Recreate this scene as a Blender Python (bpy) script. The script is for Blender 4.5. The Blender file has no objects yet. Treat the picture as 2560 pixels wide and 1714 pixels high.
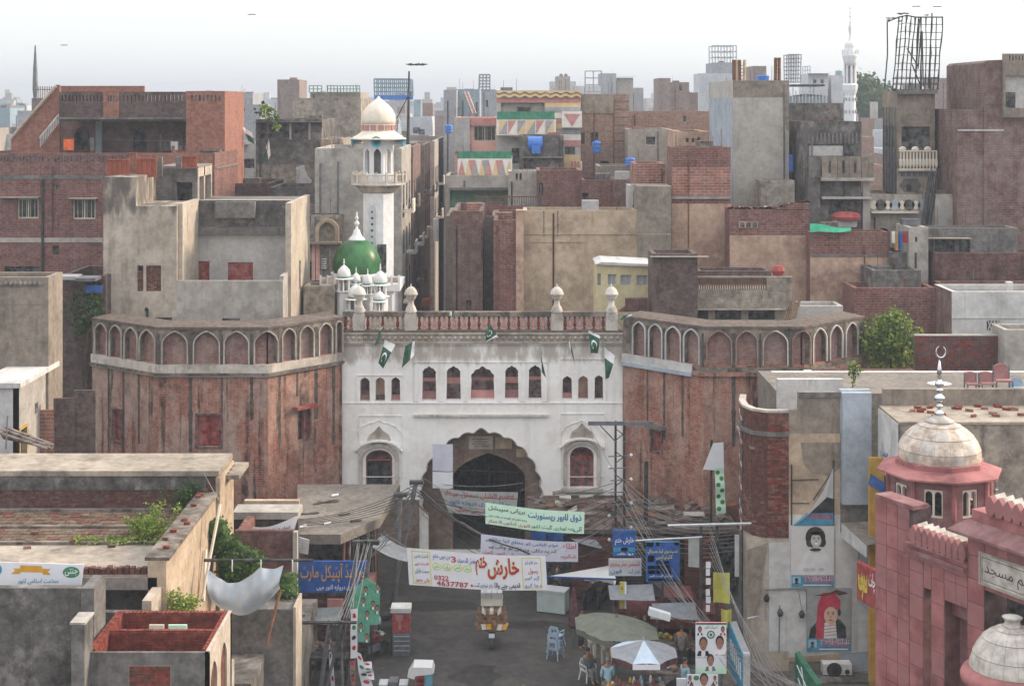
import bpy,math,random,unicodedata
from mathutils import Vector,Matrix
from mathutils.geometry import tessellate_polygon
V=Vector
R=random.Random(7)
SC=bpy.context.scene
COL=SC.collection
# ---------------------------------------------------------------- camera, sky, sun, exposure
# The photograph was surveyed from a level camera on a roof: focal length F (photo pixels),
# horizon row HV, eye height CZ.  X/Z/P turn a surveyed photo point at a known distance into metres.
F,CU,HV,CZ=3826.0,1280.0,257.0,23.0
cam=bpy.data.cameras.new('camera')
cam.sensor_fit='HORIZONTAL';cam.sensor_width=36.0
cam.lens=36.0*F/2560.0
cam.shift_y=-(857.0-HV)/2560.0
cam.clip_start=0.5;cam.clip_end=6000
camo=bpy.data.objects.new('camera',cam);COL.objects.link(camo)
camo.location=(0,0,CZ);camo.rotation_euler=(math.radians(90),0,0)
SC.camera=camo
SUN_DIR=V((0.86,0.22,0.42)).normalized()  # towards the sun: from the right, a little beyond the gate
world=bpy.data.worlds.new('World');SC.world=world;world.use_nodes=True
wn=world.node_tree;wn.nodes.clear()
wo=wn.nodes.new('ShaderNodeOutputWorld');bg=wn.nodes.new('ShaderNodeBackground')
sky=wn.nodes.new('ShaderNodeTexSky');sky.sky_type='NISHITA';sky.sun_disc=False
sky.sun_elevation=math.asin(SUN_DIR.z);sky.sun_rotation=math.atan2(SUN_DIR.x,SUN_DIR.y)
sky.air_density=1.0;sky.dust_density=1.0;sky.ozone_density=1.5;sky.altitude=200
hs=wn.nodes.new('ShaderNodeHueSaturation');hs.inputs['Saturation'].default_value=0.45
wn.links.new(sky.outputs[0],hs.inputs['Color']);wn.links.new(hs.outputs[0],bg.inputs[0])
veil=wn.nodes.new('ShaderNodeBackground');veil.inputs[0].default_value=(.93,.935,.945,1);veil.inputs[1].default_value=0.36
# white dust-haze sky with the standard overcast distribution (brighter towards the zenith)
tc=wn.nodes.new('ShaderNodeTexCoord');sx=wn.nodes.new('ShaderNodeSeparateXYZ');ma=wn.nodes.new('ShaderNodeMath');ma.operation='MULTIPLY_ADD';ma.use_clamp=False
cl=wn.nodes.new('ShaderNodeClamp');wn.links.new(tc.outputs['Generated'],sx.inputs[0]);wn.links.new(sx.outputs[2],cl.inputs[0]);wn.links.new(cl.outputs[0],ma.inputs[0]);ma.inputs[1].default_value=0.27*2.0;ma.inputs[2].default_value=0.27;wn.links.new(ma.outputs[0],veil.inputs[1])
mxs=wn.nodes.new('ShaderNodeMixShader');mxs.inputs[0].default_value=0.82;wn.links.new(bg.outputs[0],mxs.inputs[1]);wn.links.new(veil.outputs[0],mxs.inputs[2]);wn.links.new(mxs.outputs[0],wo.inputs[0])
bg.inputs[1].default_value=0.15
sl=bpy.data.lights.new('sun','SUN');sl.energy=1.5;sl.angle=math.radians(10.0);sl.color=(1.0,0.82,0.62)
so=bpy.data.objects.new('sun',sl);COL.objects.link(so)
so.rotation_euler=SUN_DIR.to_track_quat('Z','Y').to_euler();so.location=(60,20,60)
SC.view_settings.view_transform='Standard';SC.view_settings.look='None'
SC.view_settings.gamma=1.0;SC.view_settings.use_curve_mapping=False
SC.view_settings.exposure=1.7
HAZE=0.0007
SC.cycles.max_bounces=5;SC.cycles.diffuse_bounces=3;SC.cycles.volume_bounces=0
SC.cycles.use_denoising=True
# ---------------------------------------------------------------- survey helpers
def X(u,Y):return(u-CU)*Y/F
def Z(v,Y):return CZ-(v-HV)*Y/F
def P(u,v,Y):return V((X(u,Y),Y,Z(v,Y)))
def GY(v):return CZ*F/(v-HV)  # distance of a ground point seen on row v
class Crop:  # survey sheets: ten enlarged windows of the photograph
 def __init__(s,x,y,k=2.7221):s.x,s.y,s.k=x,y,k
 def __call__(s,a,b):return(s.x+a/s.k,s.y+b/s.k)
 def r(s,a,b,c,d):return s(a,b)+s(c,d)
 def u(s,a):return s.x+a/s.k
 def v(s,b):return s.y+b/s.k
 def l(s,*p):return[s(p[i],p[i+1])for i in range(0,len(p),2)]
A,B,C=Crop(0,0),Crop(850,0),Crop(1700,0)
D,E_,F_=Crop(0,570),Crop(850,570),Crop(1700,570)
G,H,I=Crop(0,1138),Crop(850,1138),Crop(1700,1138)
J=Crop(1420,1300,3.787)  # street right
K=Crop(720,1300,3.787)  # street left
L=Crop(500,1180,5.0913)  # roofs left of the street
Q=Crop(700,520,5.6)  # green dome
def front(Y):
 """Upright plane facing the street at distance Y, measured in photo pixels; c is metres proud of it."""
 return lambda a,b,c=0.0:V((X(a,Y),Y-c,Z(b,Y)))
def plane(o,ux,uy,n):
 o,ux,uy,n=V(o),V(ux),V(uy),V(n)
 return lambda a,b,c=0.0:o+ux*a+uy*b+n*c
# ---------------------------------------------------------------- mesh building
class MB:
 def __init__(s):s.v,s.f=[],[]
 def pt(s,p):s.v.append(tuple(p));return len(s.v)-1
 def poly(s,*p):
  b=len(s.v);s.v+=[tuple(q)for q in p];s.f.append(tuple(range(b,b+len(p))));return s
 def box(s,x0,x1,y0,y1,z0,z1):
  if x0>x1:x0,x1=x1,x0
  if y0>y1:y0,y1=y1,y0
  if z0>z1:z0,z1=z1,z0
  b=len(s.v)
  s.v+=[(x0,y0,z0),(x1,y0,z0),(x1,y1,z0),(x0,y1,z0),(x0,y0,z1),(x1,y0,z1),(x1,y1,z1),(x0,y1,z1)]
  s.f+=[tuple(b+i for i in q)for q in((0,3,2,1),(4,5,6,7),(0,1,5,4),(1,2,6,5),(2,3,7,6),(3,0,4,7))]
  return s
 def obox(s,c,ax,ay,az):
  c,ax,ay,az=V(c),V(ax),V(ay),V(az);b=len(s.v)
  for k in(-1,1):
   for i,j in((-1,-1),(1,-1),(1,1),(-1,1)):s.v.append(tuple(c+ax*i+ay*j+az*k))
  s.f+=[tuple(b+i for i in q)for q in((0,3,2,1),(4,5,6,7),(0,1,5,4),(1,2,6,5),(2,3,7,6),(3,0,4,7))]
  return s
 def fbox(s,fr,a0,b0,a1,b1,c0,c1):
  """Box on a frame, between offsets c0 and c1."""
  p=[fr(a,b,c)for c in(c0,c1)for a,b in((a0,b0),(a1,b0),(a1,b1),(a0,b1))];k=len(s.v)
  s.v+=[tuple(q)for q in p]
  s.f+=[tuple(k+i for i in q)for q in((0,3,2,1),(4,5,6,7),(0,1,5,4),(1,2,6,5),(2,3,7,6),(3,0,4,7))]
  return s
 def tube(s,p,q,r,n=6,r2=None,cap=True):
  p,q=V(p),V(q);r2=r if r2 is None else r2
  d=(q-p);d=d.normalized()if d.length>1e-9 else V((0,0,1))
  a=d.orthogonal().normalized();c=d.cross(a);b=len(s.v)
  for o,rr in((p,r),(q,r2)):
   for i in range(n):
    t=2*math.pi*i/n;s.v.append(tuple(o+(a*math.cos(t)+c*math.sin(t))*rr))
  for i in range(n):s.f.append((b+i,b+(i+1)%n,b+n+(i+1)%n,b+n+i))
  if cap:s.f+=[tuple(b+i for i in range(n-1,-1,-1)),tuple(b+n+i for i in range(n))]
  return s
 def path(s,pts,r,n=5):
  for i in range(len(pts)-1):s.tube(pts[i],pts[i+1],r,n,cap=False)
  return s
 def lathe(s,c,prof,n=24,sq=None,a0=0.0):
  """Profile of (radius, z) turned about the upright through c."""
  c=V(c);b=len(s.v)
  for r,z in prof:
   for i in range(n):
    t=a0+2*math.pi*i/n;s.v.append((c.x+r*math.cos(t),c.y+r*math.sin(t),c.z+z))
  for k in range(len(prof)-1):
   for i in range(n):
    j=(i+1)%n;s.f.append((b+k*n+i,b+k*n+j,b+(k+1)*n+j,b+(k+1)*n+i))
  s.f.append(tuple(b+i for i in range(n-1,-1,-1)));m=b+(len(prof)-1)*n
  s.f.append(tuple(m+i for i in range(n)))
  return s
 def ball(s,c,r,n=8,sx=1,sy=1,sz=1):
  m=n//2;b=len(s.v);c=V(c)
  for k in range(m+1):
   ph=math.pi*k/m-math.pi/2
   for i in range(n):
    t=2*math.pi*i/n
    s.v.append((c.x+r*sx*math.cos(ph)*math.cos(t),c.y+r*sy*math.cos(ph)*math.sin(t),c.z+r*sz*math.sin(ph)))
  for k in range(m):
   for i in range(n):
    j=(i+1)%n;s.f.append((b+k*n+i,b+k*n+j,b+(k+1)*n+j,b+(k+1)*n+i))
  return s
 def plate(s,fr,outline,holes=(),th=0.3,c=0.0,edge=True,back=False):
  """Flat outline on a frame with holes cut through it; th metres thick behind offset c."""
  polys=[[V((a,b,0))for a,b in outline]]+[[V((a,b,0))for a,b in h]for h in holes]
  flat=[q for pl in polys for q in pl];base=len(s.v)
  tri=tessellate_polygon(polys)
  s.v+=[tuple(fr(q.x,q.y,c))for q in flat];s.f+=[tuple(base+i for i in t)for t in tri]
  if th>0:
   b2=len(s.v);s.v+=[tuple(fr(q.x,q.y,c-th))for q in flat]
   if back:s.f+=[tuple(b2+i for i in reversed(t))for t in tri]
   k=0
   for pi,pl in enumerate(polys):
    n=len(pl)
    if pi or edge:
     for i in range(n):
      j=(i+1)%n;s.f.append((base+k+i,base+k+j,b2+k+j,b2+k+i))
    k+=n
  return s
 def build(s,name,mat,parent=None,smooth=False):
  me=bpy.data.meshes.new(name);me.from_pydata(s.v,[],s.f);me.update()
  if smooth:me.polygons.foreach_set('use_smooth',[True]*len(me.polygons))
  return link(name,me,mat,parent)
def fixn(me):
 import bmesh
 bm=bmesh.new();bm.from_mesh(me);bmesh.ops.recalc_face_normals(bm,faces=bm.faces);bm.to_mesh(me);bm.free()
def link(name,me,mat,parent=None):
 if mat is not None and not me.materials:me.materials.append(M(mat)if isinstance(mat,str)else mat)
 o=bpy.data.objects.new(name,me);COL.objects.link(o)
 if parent is not None:
  o.parent=parent
  if parent.type=='EMPTY':o.matrix_parent_inverse=Matrix.Translation(-parent.location)
 return o
def T(name,label,cat,loc,group=None):
 o=bpy.data.objects.new(name,None);COL.objects.link(o);o.location=loc;o.empty_display_size=0.2
 o['label']=label;o['category']=cat
 if group:o['group']=group
 return o
def tag(o,label,cat,group=None):
 o['label']=label;o['category']=cat
 if group:o['group']=group
 return o
def kind(o,k):o['kind']=k;return o
def dup(root,loc,label=None,rz=None):
 r=root.copy();COL.objects.link(r);r.location=loc
 if rz is not None:r.rotation_euler=(0,0,rz)
 if label:r['label']=label
 for ch in list(root.children):
  c=ch.copy();COL.objects.link(c);c.parent=r;c.matrix_parent_inverse=ch.matrix_parent_inverse
  for g in list(ch.children):
   d=g.copy();COL.objects.link(d);d.parent=c
 return r
def rect(u0,v0,u1,v1):return[(u0,v1),(u1,v1),(u1,v0),(u0,v0)]
def arch(u0,v0,u1,v1,spring=None,point=0.35,n=9):
 """Arched opening outline, v growing downward: sill v1, crown v0."""
 w=(u1-u0)/2;c=(u0+u1)/2;sp=v0+(w*1.0 if spring is None else spring)
 pts=[(u0,v1),(u1,v1)]
 for i in range(2*n+1):
  t=i/(2*n)*math.pi;x=math.cos(t);y=max(0.0,math.sin(t))**(1-point*0.4)
  y=y*(1-point)+point*(1-abs(x))if point else y
  pts.append((c+w*x,sp-(sp-v0)*y))
 return pts
def cusped(u0,v0,u1,v1,spring,k=7,amp=0.13,n=5,ogee=0.16):
 """Many-lobed (cusped) Mughal arch outline; the lobes bulge outward, cusps point inward."""
 w=(u1-u0)/2;c=(u0+u1)/2;sp=v0+spring;pts=[(u0,v1),(u1,v1)]
 N=k*n
 for i in range(N+1):
  t=i/N;a=t*math.pi;lob=abs(math.sin(t*k*math.pi));f=1-amp+amp*lob
  up=math.sin(a);tip=ogee*max(0,1-abs(t-.5)/(0.75/k))**1.4
  pts.append((c+w*math.cos(a)*f,sp-(sp-v0)*min(1.0,up*f*(1-ogee)+tip+(ogee*.0))))
 return pts
# ---------------------------------------------------------------- materials
def lin(h):
 if not isinstance(h,str):return tuple(h)+(1,)if len(h)==3 else h
 h=h.lstrip('#');c=[int(h[i:i+2],16)/255 for i in(0,2,4)]
 return tuple((x/12.92 if x<=.04045 else((x+.055)/1.055)**2.4)for x in c)+(1,)
class NT:
 def __init__(s,m):s.t=m.node_tree;s.n=s.t.nodes;s.l=s.t.links
 def new(s,t,**kw):
  n=s.n.new(t)
  for k,v in kw.items():setattr(n,k,v)
  return n
 def put(s,n,key,val):
  if hasattr(val,'is_output'):s.l.new(val,n.inputs[key])
  else:n.inputs[key].default_value=val
 def mix(s,f,a,b,mode='MIX'):
  n=s.new('ShaderNodeMix',data_type='RGBA',blend_type=mode);s.put(n,0,f);s.put(n,6,a);s.put(n,7,b);return n.outputs[2]
 def math(s,op,a,b=0.0,clamp=False):
  n=s.new('ShaderNodeMath',operation=op,use_clamp=clamp);s.put(n,0,a);s.put(n,1,b);return n.outputs[0]
 def noise(s,vec,scale,detail=4,rough=.55):
  n=s.new('ShaderNodeTexNoise');s.put(n,'Vector',vec);s.put(n,'Scale',scale);s.put(n,'Detail',detail);s.put(n,'Roughness',rough);return n.outputs[0]
 def ramp(s,f,lo,hi):
  n=s.new('ShaderNodeMapRange');s.put(n,0,f);s.put(n,1,lo);s.put(n,2,hi);n.interpolation_type='SMOOTHSTEP';return n.outputs[0]
 def mapv(s,vec,loc=(0,0,0),sc=(1,1,1)):
  n=s.new('ShaderNodeMapping');s.put(n,0,vec);s.put(n,1,loc);s.put(n,3,sc);return n.outputs[0]
_uv=None
def wall_uv():
 """Node group: position measured along a wall (metres along it, metres up); on level faces x, y."""
 global _uv
 if _uv:return _uv
 g=bpy.data.node_groups.new('wall_uv','ShaderNodeTree');g.interface.new_socket('Vector',in_out='OUTPUT',socket_type='NodeSocketVector')
 n,l=g.nodes,g.links
 geo=n.new('ShaderNodeNewGeometry');cr=n.new('ShaderNodeVectorMath');cr.operation='CROSS_PRODUCT';cr.inputs[0].default_value=(0,0,1)
 l.new(geo.outputs['True Normal'],cr.inputs[1]);nm=n.new('ShaderNodeVectorMath');nm.operation='NORMALIZE';l.new(cr.outputs[0],nm.inputs[0])
 dt=n.new('ShaderNodeVectorMath');dt.operation='DOT_PRODUCT';l.new(nm.outputs[0],dt.inputs[0]);l.new(geo.outputs['Position'],dt.inputs[1])
 sp=n.new('ShaderNodeSeparateXYZ');l.new(geo.outputs['Position'],sp.inputs[0])
 sn=n.new('ShaderNodeSeparateXYZ');l.new(geo.outputs['True Normal'],sn.inputs[0])
 ab=n.new('ShaderNodeMath');ab.operation='ABSOLUTE';l.new(sn.outputs[2],ab.inputs[0])
 gt=n.new('ShaderNodeMath');gt.operation='GREATER_THAN';l.new(ab.outputs[0],gt.inputs[0]);gt.inputs[1].default_value=0.7
 cw=n.new('ShaderNodeCombineXYZ');l.new(dt.outputs['Value'],cw.inputs[0]);l.new(sp.outputs[2],cw.inputs[1])
 cf=n.new('ShaderNodeCombineXYZ');l.new(sp.outputs[0],cf.inputs[0]);l.new(sp.outputs[1],cf.inputs[1])
 mx=n.new('ShaderNodeMix');mx.data_type='VECTOR';l.new(gt.outputs[0],mx.inputs[0]);l.new(cw.outputs[0],mx.inputs[4]);l.new(cf.outputs[0],mx.inputs[5])
 go=n.new('NodeGroupOutput');l.new(mx.outputs[1],go.inputs[0]);_uv=g
 return g
MATS,SPEC={},{}
def M(name):
 if name not in MATS:MATS[name]=SPEC[name][0](name,**SPEC[name][1]);
 return MATS[name]
def spec(fn,name,**kw):SPEC[name]=(fn,kw)
def mk_wall(name,base='#8a8580',base2=None,mortar=None,stain='#2a2724',st=.4,streak=.35,white=0,wcol='#b8aea5',
   patch=None,pa=.5,top=None,topc='#1c1a18',toph=1.2,rough=.92,bscale=1.0,fine=.2,bump=.5,nscale=.45):
 """Weathered wall: brick (when mortar is given) or plaster, with stains, rain streaks, worn patches and mould along its top."""
 m=bpy.data.materials.new(name);m.use_nodes=True;t=NT(m);bs=t.n['Principled BSDF']
 rr=random.Random(name);off=(rr.uniform(-50,50),rr.uniform(-50,50),rr.uniform(-50,50))
 ug=t.new('ShaderNodeGroup');ug.node_tree=wall_uv();uv=ug.outputs[0]
 geo=t.new('ShaderNodeNewGeometry');pos=t.mapv(geo.outputs['Position'],off)
 uvo=t.mapv(uv,off)
 n_big=t.noise(pos,nscale,5,.6);n_fine=t.noise(pos,rr.uniform(1.8,4.5),7,.74)
 hgt=n_fine
 if mortar:
  b=t.new('ShaderNodeTexBrick');t.put(b,'Vector',uv);t.put(b,'Color1',lin(base));t.put(b,'Color2',lin(base2 or base));t.put(b,'Mortar',lin(mortar))
  t.put(b,'Scale',bscale);t.put(b,'Mortar Size',.011);t.put(b,'Mortar Smooth',.3);t.put(b,'Brick Width',.26);t.put(b,'Row Height',.085)
  col=b.outputs[0];hgt=t.math('SUBTRACT',n_fine,b.outputs[1])
 else:
  col=t.mix(t.ramp(n_big,.35,.65),lin(base),lin(base2 or base))
 if patch:col=t.mix(t.math('MULTIPLY',t.ramp(t.noise(pos,.8,6,.7),.5,.62),pa),col,lin(patch))
 if white:col=t.mix(t.math('MULTIPLY',t.ramp(t.noise(t.mapv(uvo,sc=(1,.4,1)),.7,9,.78),.42,.58),white),col,lin(wcol))
 if fine:col=t.mix(t.ramp(n_fine,.3,.7),t.mix(fine,col,(0,0,0,1)),t.mix(fine*.45,col,(.9,.85,.8,1)))
 if st:col=t.mix(t.math('MULTIPLY',t.ramp(t.noise(pos,nscale*1.7,7,.68),.46,.72),st),col,lin(stain))
 if streak:
  s1=t.noise(t.mapv(uvo,sc=(1.7,.07,1)),1.0,5,.65);s1=t.math('MULTIPLY',t.ramp(s1,.53,.63),t.ramp(t.noise(t.mapv(uvo,sc=(1.2,.6,1)),1.6,6,.7),.36,.6));col=t.mix(t.math('MULTIPLY',s1,streak),col,lin(stain))
 if top is not None:
  sp=t.new('ShaderNodeSeparateXYZ');t.put(sp,0,geo.outputs['Position'])
  h=t.math('ADD',t.ramp(sp.outputs[2],top-toph,top),t.math('MULTIPLY',t.math('SUBTRACT',t.noise(t.mapv(uvo,sc=(1.6,.5,1)),1.1,5,.6),.5),2.2))
  col=t.mix(t.math('MULTIPLY',t.ramp(h,.55,1.15),.85),col,lin(topc))
 t.put(bs,'Base Color',col);t.put(bs,'Roughness',rough);t.put(bs,'Specular IOR Level',.25)
 bp=t.new('ShaderNodeBump');t.put(bp,'Height',hgt);t.put(bp,'Strength',bump);t.put(bp,'Distance',.02);t.l.new(bp.outputs[0],bs.inputs['Normal'])
 return m
def mk_plain(name,base='#808080',rough=.6,metal=0,vary=.12,scale=3.0,base2=None,trans=0,dirt=0):
 m=bpy.data.materials.new(name);m.use_nodes=True;t=NT(m);bs=t.n['Principled BSDF']
 geo=t.new('ShaderNodeNewGeometry');n=t.noise(geo.outputs['Position'],scale,5,.6)
 c=lin(base);col=t.mix(t.ramp(n,.3,.7),t.mix(vary,c,(0,0,0,1)),lin(base2)if base2 else t.mix(vary*.5,c,(1,1,1,1)))
 if dirt:col=t.mix(t.math('MULTIPLY',t.ramp(t.noise(geo.outputs['Position'],scale*.6,6,.7),.48,.7),dirt),col,(.03,.027,.024,1))
 t.put(bs,'Base Color',col);t.put(bs,'Roughness',rough);t.put(bs,'Metallic',metal);t.put(bs,'Specular IOR Level',.3)
 if trans:  # thin cloth or leaf that lets light through
  tr=t.new('ShaderNodeBsdfTranslucent');t.put(tr,0,col);ms=t.new('ShaderNodeMixShader');t.put(ms,0,trans)
  t.l.new(bs.outputs[0],ms.inputs[1]);t.l.new(tr.outputs[0],ms.inputs[2]);t.l.new(ms.outputs[0],t.n['Material Output'].inputs[0])
 return m
def brick(name,base,base2,mortar='#7d716a',**kw):spec(mk_wall,name,base=base,base2=base2,mortar=mortar,**kw)
def plaster(name,base,base2=None,**kw):spec(mk_wall,name,base=base,base2=base2,**kw)
def plain(name,base,**kw):spec(mk_plain,name,base=base,**kw)
# ---------------------------------------------------------------- writing
_forms={}
for cp in list(range(0xFB50,0xFDFF))+list(range(0xFE70,0xFEFF)):
 d=unicodedata.decomposition(chr(cp)).split()
 if len(d)==2 and d[0]in('<isolated>','<initial>','<medial>','<final>'):_forms.setdefault(chr(int(d[1],16)),{})[d[0][1:4]]=chr(cp)
def shape(s):
 """Joined Arabic-script letters in reading order turned for a left-to-right typesetter."""
 out=[];n=len(s)
 def joins_next(i):return 0<=i<n and 'ini' in _forms.get(s[i],{})
 def joins_prev(i):return 0<=i<n and 'fin' in _forms.get(s[i],{})
 for i,ch in enumerate(s):
  f=_forms.get(ch)
  if not f:out.append(ch);continue
  a=joins_next(i-1)and joins_prev(i);b=joins_next(i)and joins_prev(i+1)
  out.append(f.get('med' if a and b else 'fin' if a else 'ini' if b else 'iso',ch))
 return ''.join(reversed(out))
def text_mesh(body,fit_w,fit_h,bold=0.0,urdu=True):
 """Flat lettering as a mesh filling fit_w x fit_h, origin at its lower left."""
 cu=bpy.data.curves.new('lettering','FONT');cu.body=shape(body)if urdu else body;cu.resolution_u=2
 if bold:cu.offset=bold
 o=bpy.data.objects.new('lettering',cu)
 me=bpy.data.meshes.new_from_object(o)
 bpy.data.objects.remove(o);bpy.data.curves.remove(cu)
 if not me.vertices:return[],[]
 xs=[v.co.x for v in me.vertices];ys=[v.co.y for v in me.vertices]
 x0,x1,y0,y1=min(xs),max(xs),min(ys),max(ys);kx=fit_w/max(x1-x0,1e-6);ky=fit_h/max(y1-y0,1e-6)
 vs=[((v.co.x-x0)*kx,(v.co.y-y0)*ky)for v in me.vertices];fs=[tuple(p.vertices)for p in me.polygons]
 bpy.data.meshes.remove(me);return vs,fs
def write(parent,fr,body,a0,b0,a1,b1,mat,c=.006,bold=.01,urdu=True,name='lettering'):
 """Lettering laid on a frame from (a0,b0) lower left to (a1,b1) upper right in the frame's own units."""
 vs,fs=text_mesh(body,1,1,bold,urdu);mb=MB()
 mb.v=[tuple(fr(a0+x*(a1-a0),b0+y*(b1-b0),c))for x,y in vs];mb.f=fs
 return mb.build(name,mat,parent)
# ---------------------------------------------------------------- material palette (daylight base colours)
brick('brick_bastion','#88492f','#a8624a','#93847b',white=.72,wcol='#b09c8f',st=.45,streak=.85,stain='#231f1c',patch='#95573f',pa=.6,bscale=.75)
brick('brick_bastion_warm','#8a4630','#a86046','#8d7c72',white=.45,wcol='#b39c8c',st=.45,streak=.85,stain='#231f1c',patch='#80462f',pa=.5,bscale=.75)
brick('niche_brick','#7d5248','#94625a','#82736c',white=.25,st=.3,streak=.15)
brick('brick_maroon','#64302a','#7d4238','#7d675e',bscale=.6,st=.35,streak=.25,white=.06)
brick('brick_dark','#4c3835','#5d443f','#544a47',st=.4,streak=.2)
brick('brick_purple','#5a3833','#6d4841','#74615a',bscale=.6,st=.3,streak=.25,white=.18)
brick('brick_red','#874839','#a2604d','#a08d82',bscale=.5,st=.3,streak=.2,white=.1)
brick('brick_orange','#8d4f3c','#9c5c46','#8a7468',st=.25,streak=.15)
brick('brick_far','#85604f','#96705e','#95857a',bscale=.6,st=.2,streak=.1,white=.1)
brick('brick_wet','#57302b','#6b3a33','#4d423e',st=.55,streak=.4,stain='#1d1a18')
plain('brick_clay','#702e27',vary=.35,scale=5,base2='#8a4536',rough=.9,dirt=.35)
plain('brick_clay_dark','#5c3830',vary=.35,scale=5,base2='#6f4a3e',rough=.9,dirt=.5)
plain('brick_old_clay','#6d4a41',vary=.35,scale=4,base2='#8a6256',rough=.92,dirt=.45)
plain('roof_brick','#5f4f46',vary=.35,scale=3,base2='#74624f',rough=.95,dirt=.55)
plaster('mortar','#8d8078','#7d7169',st=.4,streak=.1)
plaster('gate_white','#ebe8e4','#f0eeea',st=.12,streak=.14,stain='#8a8076',patch='#cdc2b5',pa=.3,fine=.07,top=10.2,toph=1.2,topc='#a0958a')
plaster('gate_stained','#b5aca0','#9c9082',st=.6,streak=.4,stain='#4d443b',fine=.2)
plaster('gate_brown','#8a7768','#6d5a4e',st=.55,streak=.3,patch='#7a4a3c',pa=.5,stain='#2a231f')
plaster('white_trim','#cfc8bf','#b5aba0',st=.6,streak=.45,stain='#4a423b',fine=.15)
plaster('rim_trim','#bfb7ac','#9a9186',st=.6,streak=.5,stain='#3f3832',fine=.2)
plaster('mould_plaster','#453d36','#85786c',st=.8,streak=.5,stain='#1b1917',nscale=.8)
plaster('soot','#2b2622','#4a423b',st=.3,streak=.2,stain='#6b5d52')
plaster('cement_mould','#bcb0a1','#a89b8b',st=.35,streak=.35,stain='#4c4641',patch='#8a7f74',pa=.35,top=17.9,toph=1.6,topc='#544e49')
plaster('roof_brown','#5f5147','#52463e',st=.35,streak=0,stain='#463c35')
plaster('cement','#b3aca3','#9c968e',st=.35,streak=.25,stain='#4a4744',patch='#7d7873',pa=.4)
plaster('cement_warm','#bcb0a1','#a89b8b',st=.3,streak=.3,stain='#5c5148',patch='#8a7f74',pa=.3)
plaster('cement_dark','#5b5855','#6c6865',st=.5,streak=.35,stain='#2c2b2a',patch='#8a8682',pa=.4)
plaster('cement_sooty','#5c5855','#494542',st=.6,streak=.3,stain='#222120',patch='#8f8a86',pa=.6)
plaster('cement_brown','#8f8375','#7b7064',st=.45,streak=.35,stain='#3d362f')
plaster('plaster_tan','#bda78e','#a8937b',st=.4,streak=.25,stain='#5d5044',patch='#85735f',pa=.5)
plaster('plaster_pinkish','#c2a18c','#ad8d78',st=.4,streak=.2,stain='#5f5048',patch='#7e5a4b',pa=.55)
plaster('plaster_grey','#b9b3aa','#a8a39b',st=.25,streak=.3,stain='#4f4c49')
plaster('plaster_pale','#bdbab6','#aeaba8',st=.2,streak=.25,stain='#6c6864')
plaster('plaster_blue','#a9b2bc','#98a2ad',st=.25,streak=.25,stain='#5a6068')
plaster('plaster_white','#cdccca','#bab9b7',st=.3,streak=.35,stain='#6f6c69')
plaster('plaster_cream','#cfc39b','#c3b78e',st=.15,streak=.1,stain='#7c7460')
plaster('plaster_green','#6f9a80','#5f8a72',st=.2,streak=.15,stain='#33463b')
plaster('plaster_pink','#f0b8a8','#e6ad9d',st=.15,streak=.15,stain='#83645a')
plaster('plaster_mottled','#a59a8b','#7f766b',st=.7,streak=.5,stain='#453f38',nscale=1.1)
plaster('plaster_yellowish','#b5a878','#a89b6c',st=.35,streak=.3,stain='#5a523f')
plaster('hazy_grey','#9a9da3','#8f9298',st=.15,streak=.1,stain='#5d6066')  # hazy set: part of the distance haze is put into these pale colours
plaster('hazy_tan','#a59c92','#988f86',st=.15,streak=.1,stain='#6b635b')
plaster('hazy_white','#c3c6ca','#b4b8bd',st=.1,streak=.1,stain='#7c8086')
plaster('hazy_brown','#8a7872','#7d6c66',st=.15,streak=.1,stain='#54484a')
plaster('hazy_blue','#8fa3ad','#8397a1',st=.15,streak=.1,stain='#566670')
plaster('rooftop','#7d756c','#6d665e',st=.4,streak=0,stain='#3d3833')
plaster('rooftop_pale','#a89c8c','#8a7f72',st=.75,streak=0,stain='#5c534a')
plaster('asphalt','#383533','#423e3b',st=.45,streak=0,stain='#2a2826',patch='#524e4a',pa=.5,nscale=.25,fine=.06,rough=.8,bump=.08)
plaster('road_dark','#262423','#2e2b29',st=.2,streak=0,fine=.06,rough=.6,bump=.05)
plaster('earth','#5a544e','#4e4843',st=.4,streak=0,nscale=.05)
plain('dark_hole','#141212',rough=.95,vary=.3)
plain('dark_glass','#1c2024',rough=.25)
plain('glass_pale','#9aa0a8',rough=.3)
plain('wood_red','#8f2c21',vary=.25,dirt=.2,rough=.65)
plain('wood_maroon','#4a201d',vary=.3,dirt=.2,rough=.7)
plain('wood_brown','#5b4636',vary=.3,dirt=.3,rough=.8)
plain('frame_cream','#c4bda8',vary=.2,dirt=.25)
plain('metal_grey','#6e7074',rough=.5,metal=.5,dirt=.3)
plain('metal_dark','#2e2d2e',rough=.55,metal=.4,dirt=.2)
plain('metal_pale','#b5b7ba',rough=.4,metal=.5,dirt=.15)
plain('rust','#6b4634',rough=.85,dirt=.4,base2='#7d5a44')
plain('railing_red','#8d4a38',rough=.75,dirt=.25,base2='#9a5743')
plain('cable_black','#17171a',rough=.6)
plain('cable_grey','#7d7b7a',rough=.6)
plain('dome_green','#29582f',rough=.36,vary=.3,scale=1.0,base2='#3f7446',dirt=.25)
plain('dome_cream','#dbd0c0',rough=.7,dirt=.1)
plain('mosque_white','#d9dadb',rough=.6,dirt=.12)
plain('mosque_green_trim','#2f7d58',rough=.5)
plain('minaret_band','#a8776f',rough=.8)
plain('horn_blue','#4c8ea0',rough=.4)
plain('tank_blue','#2c6ec0',rough=.4)
plain('cloth_white','#dcdcdc',rough=.85,vary=.06,trans=.25)
plain('cloth_grey','#a9b1ba',rough=.85,vary=.08,trans=.25)
plain('flag_green','#0f4f38',rough=.8,trans=.2)
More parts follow.
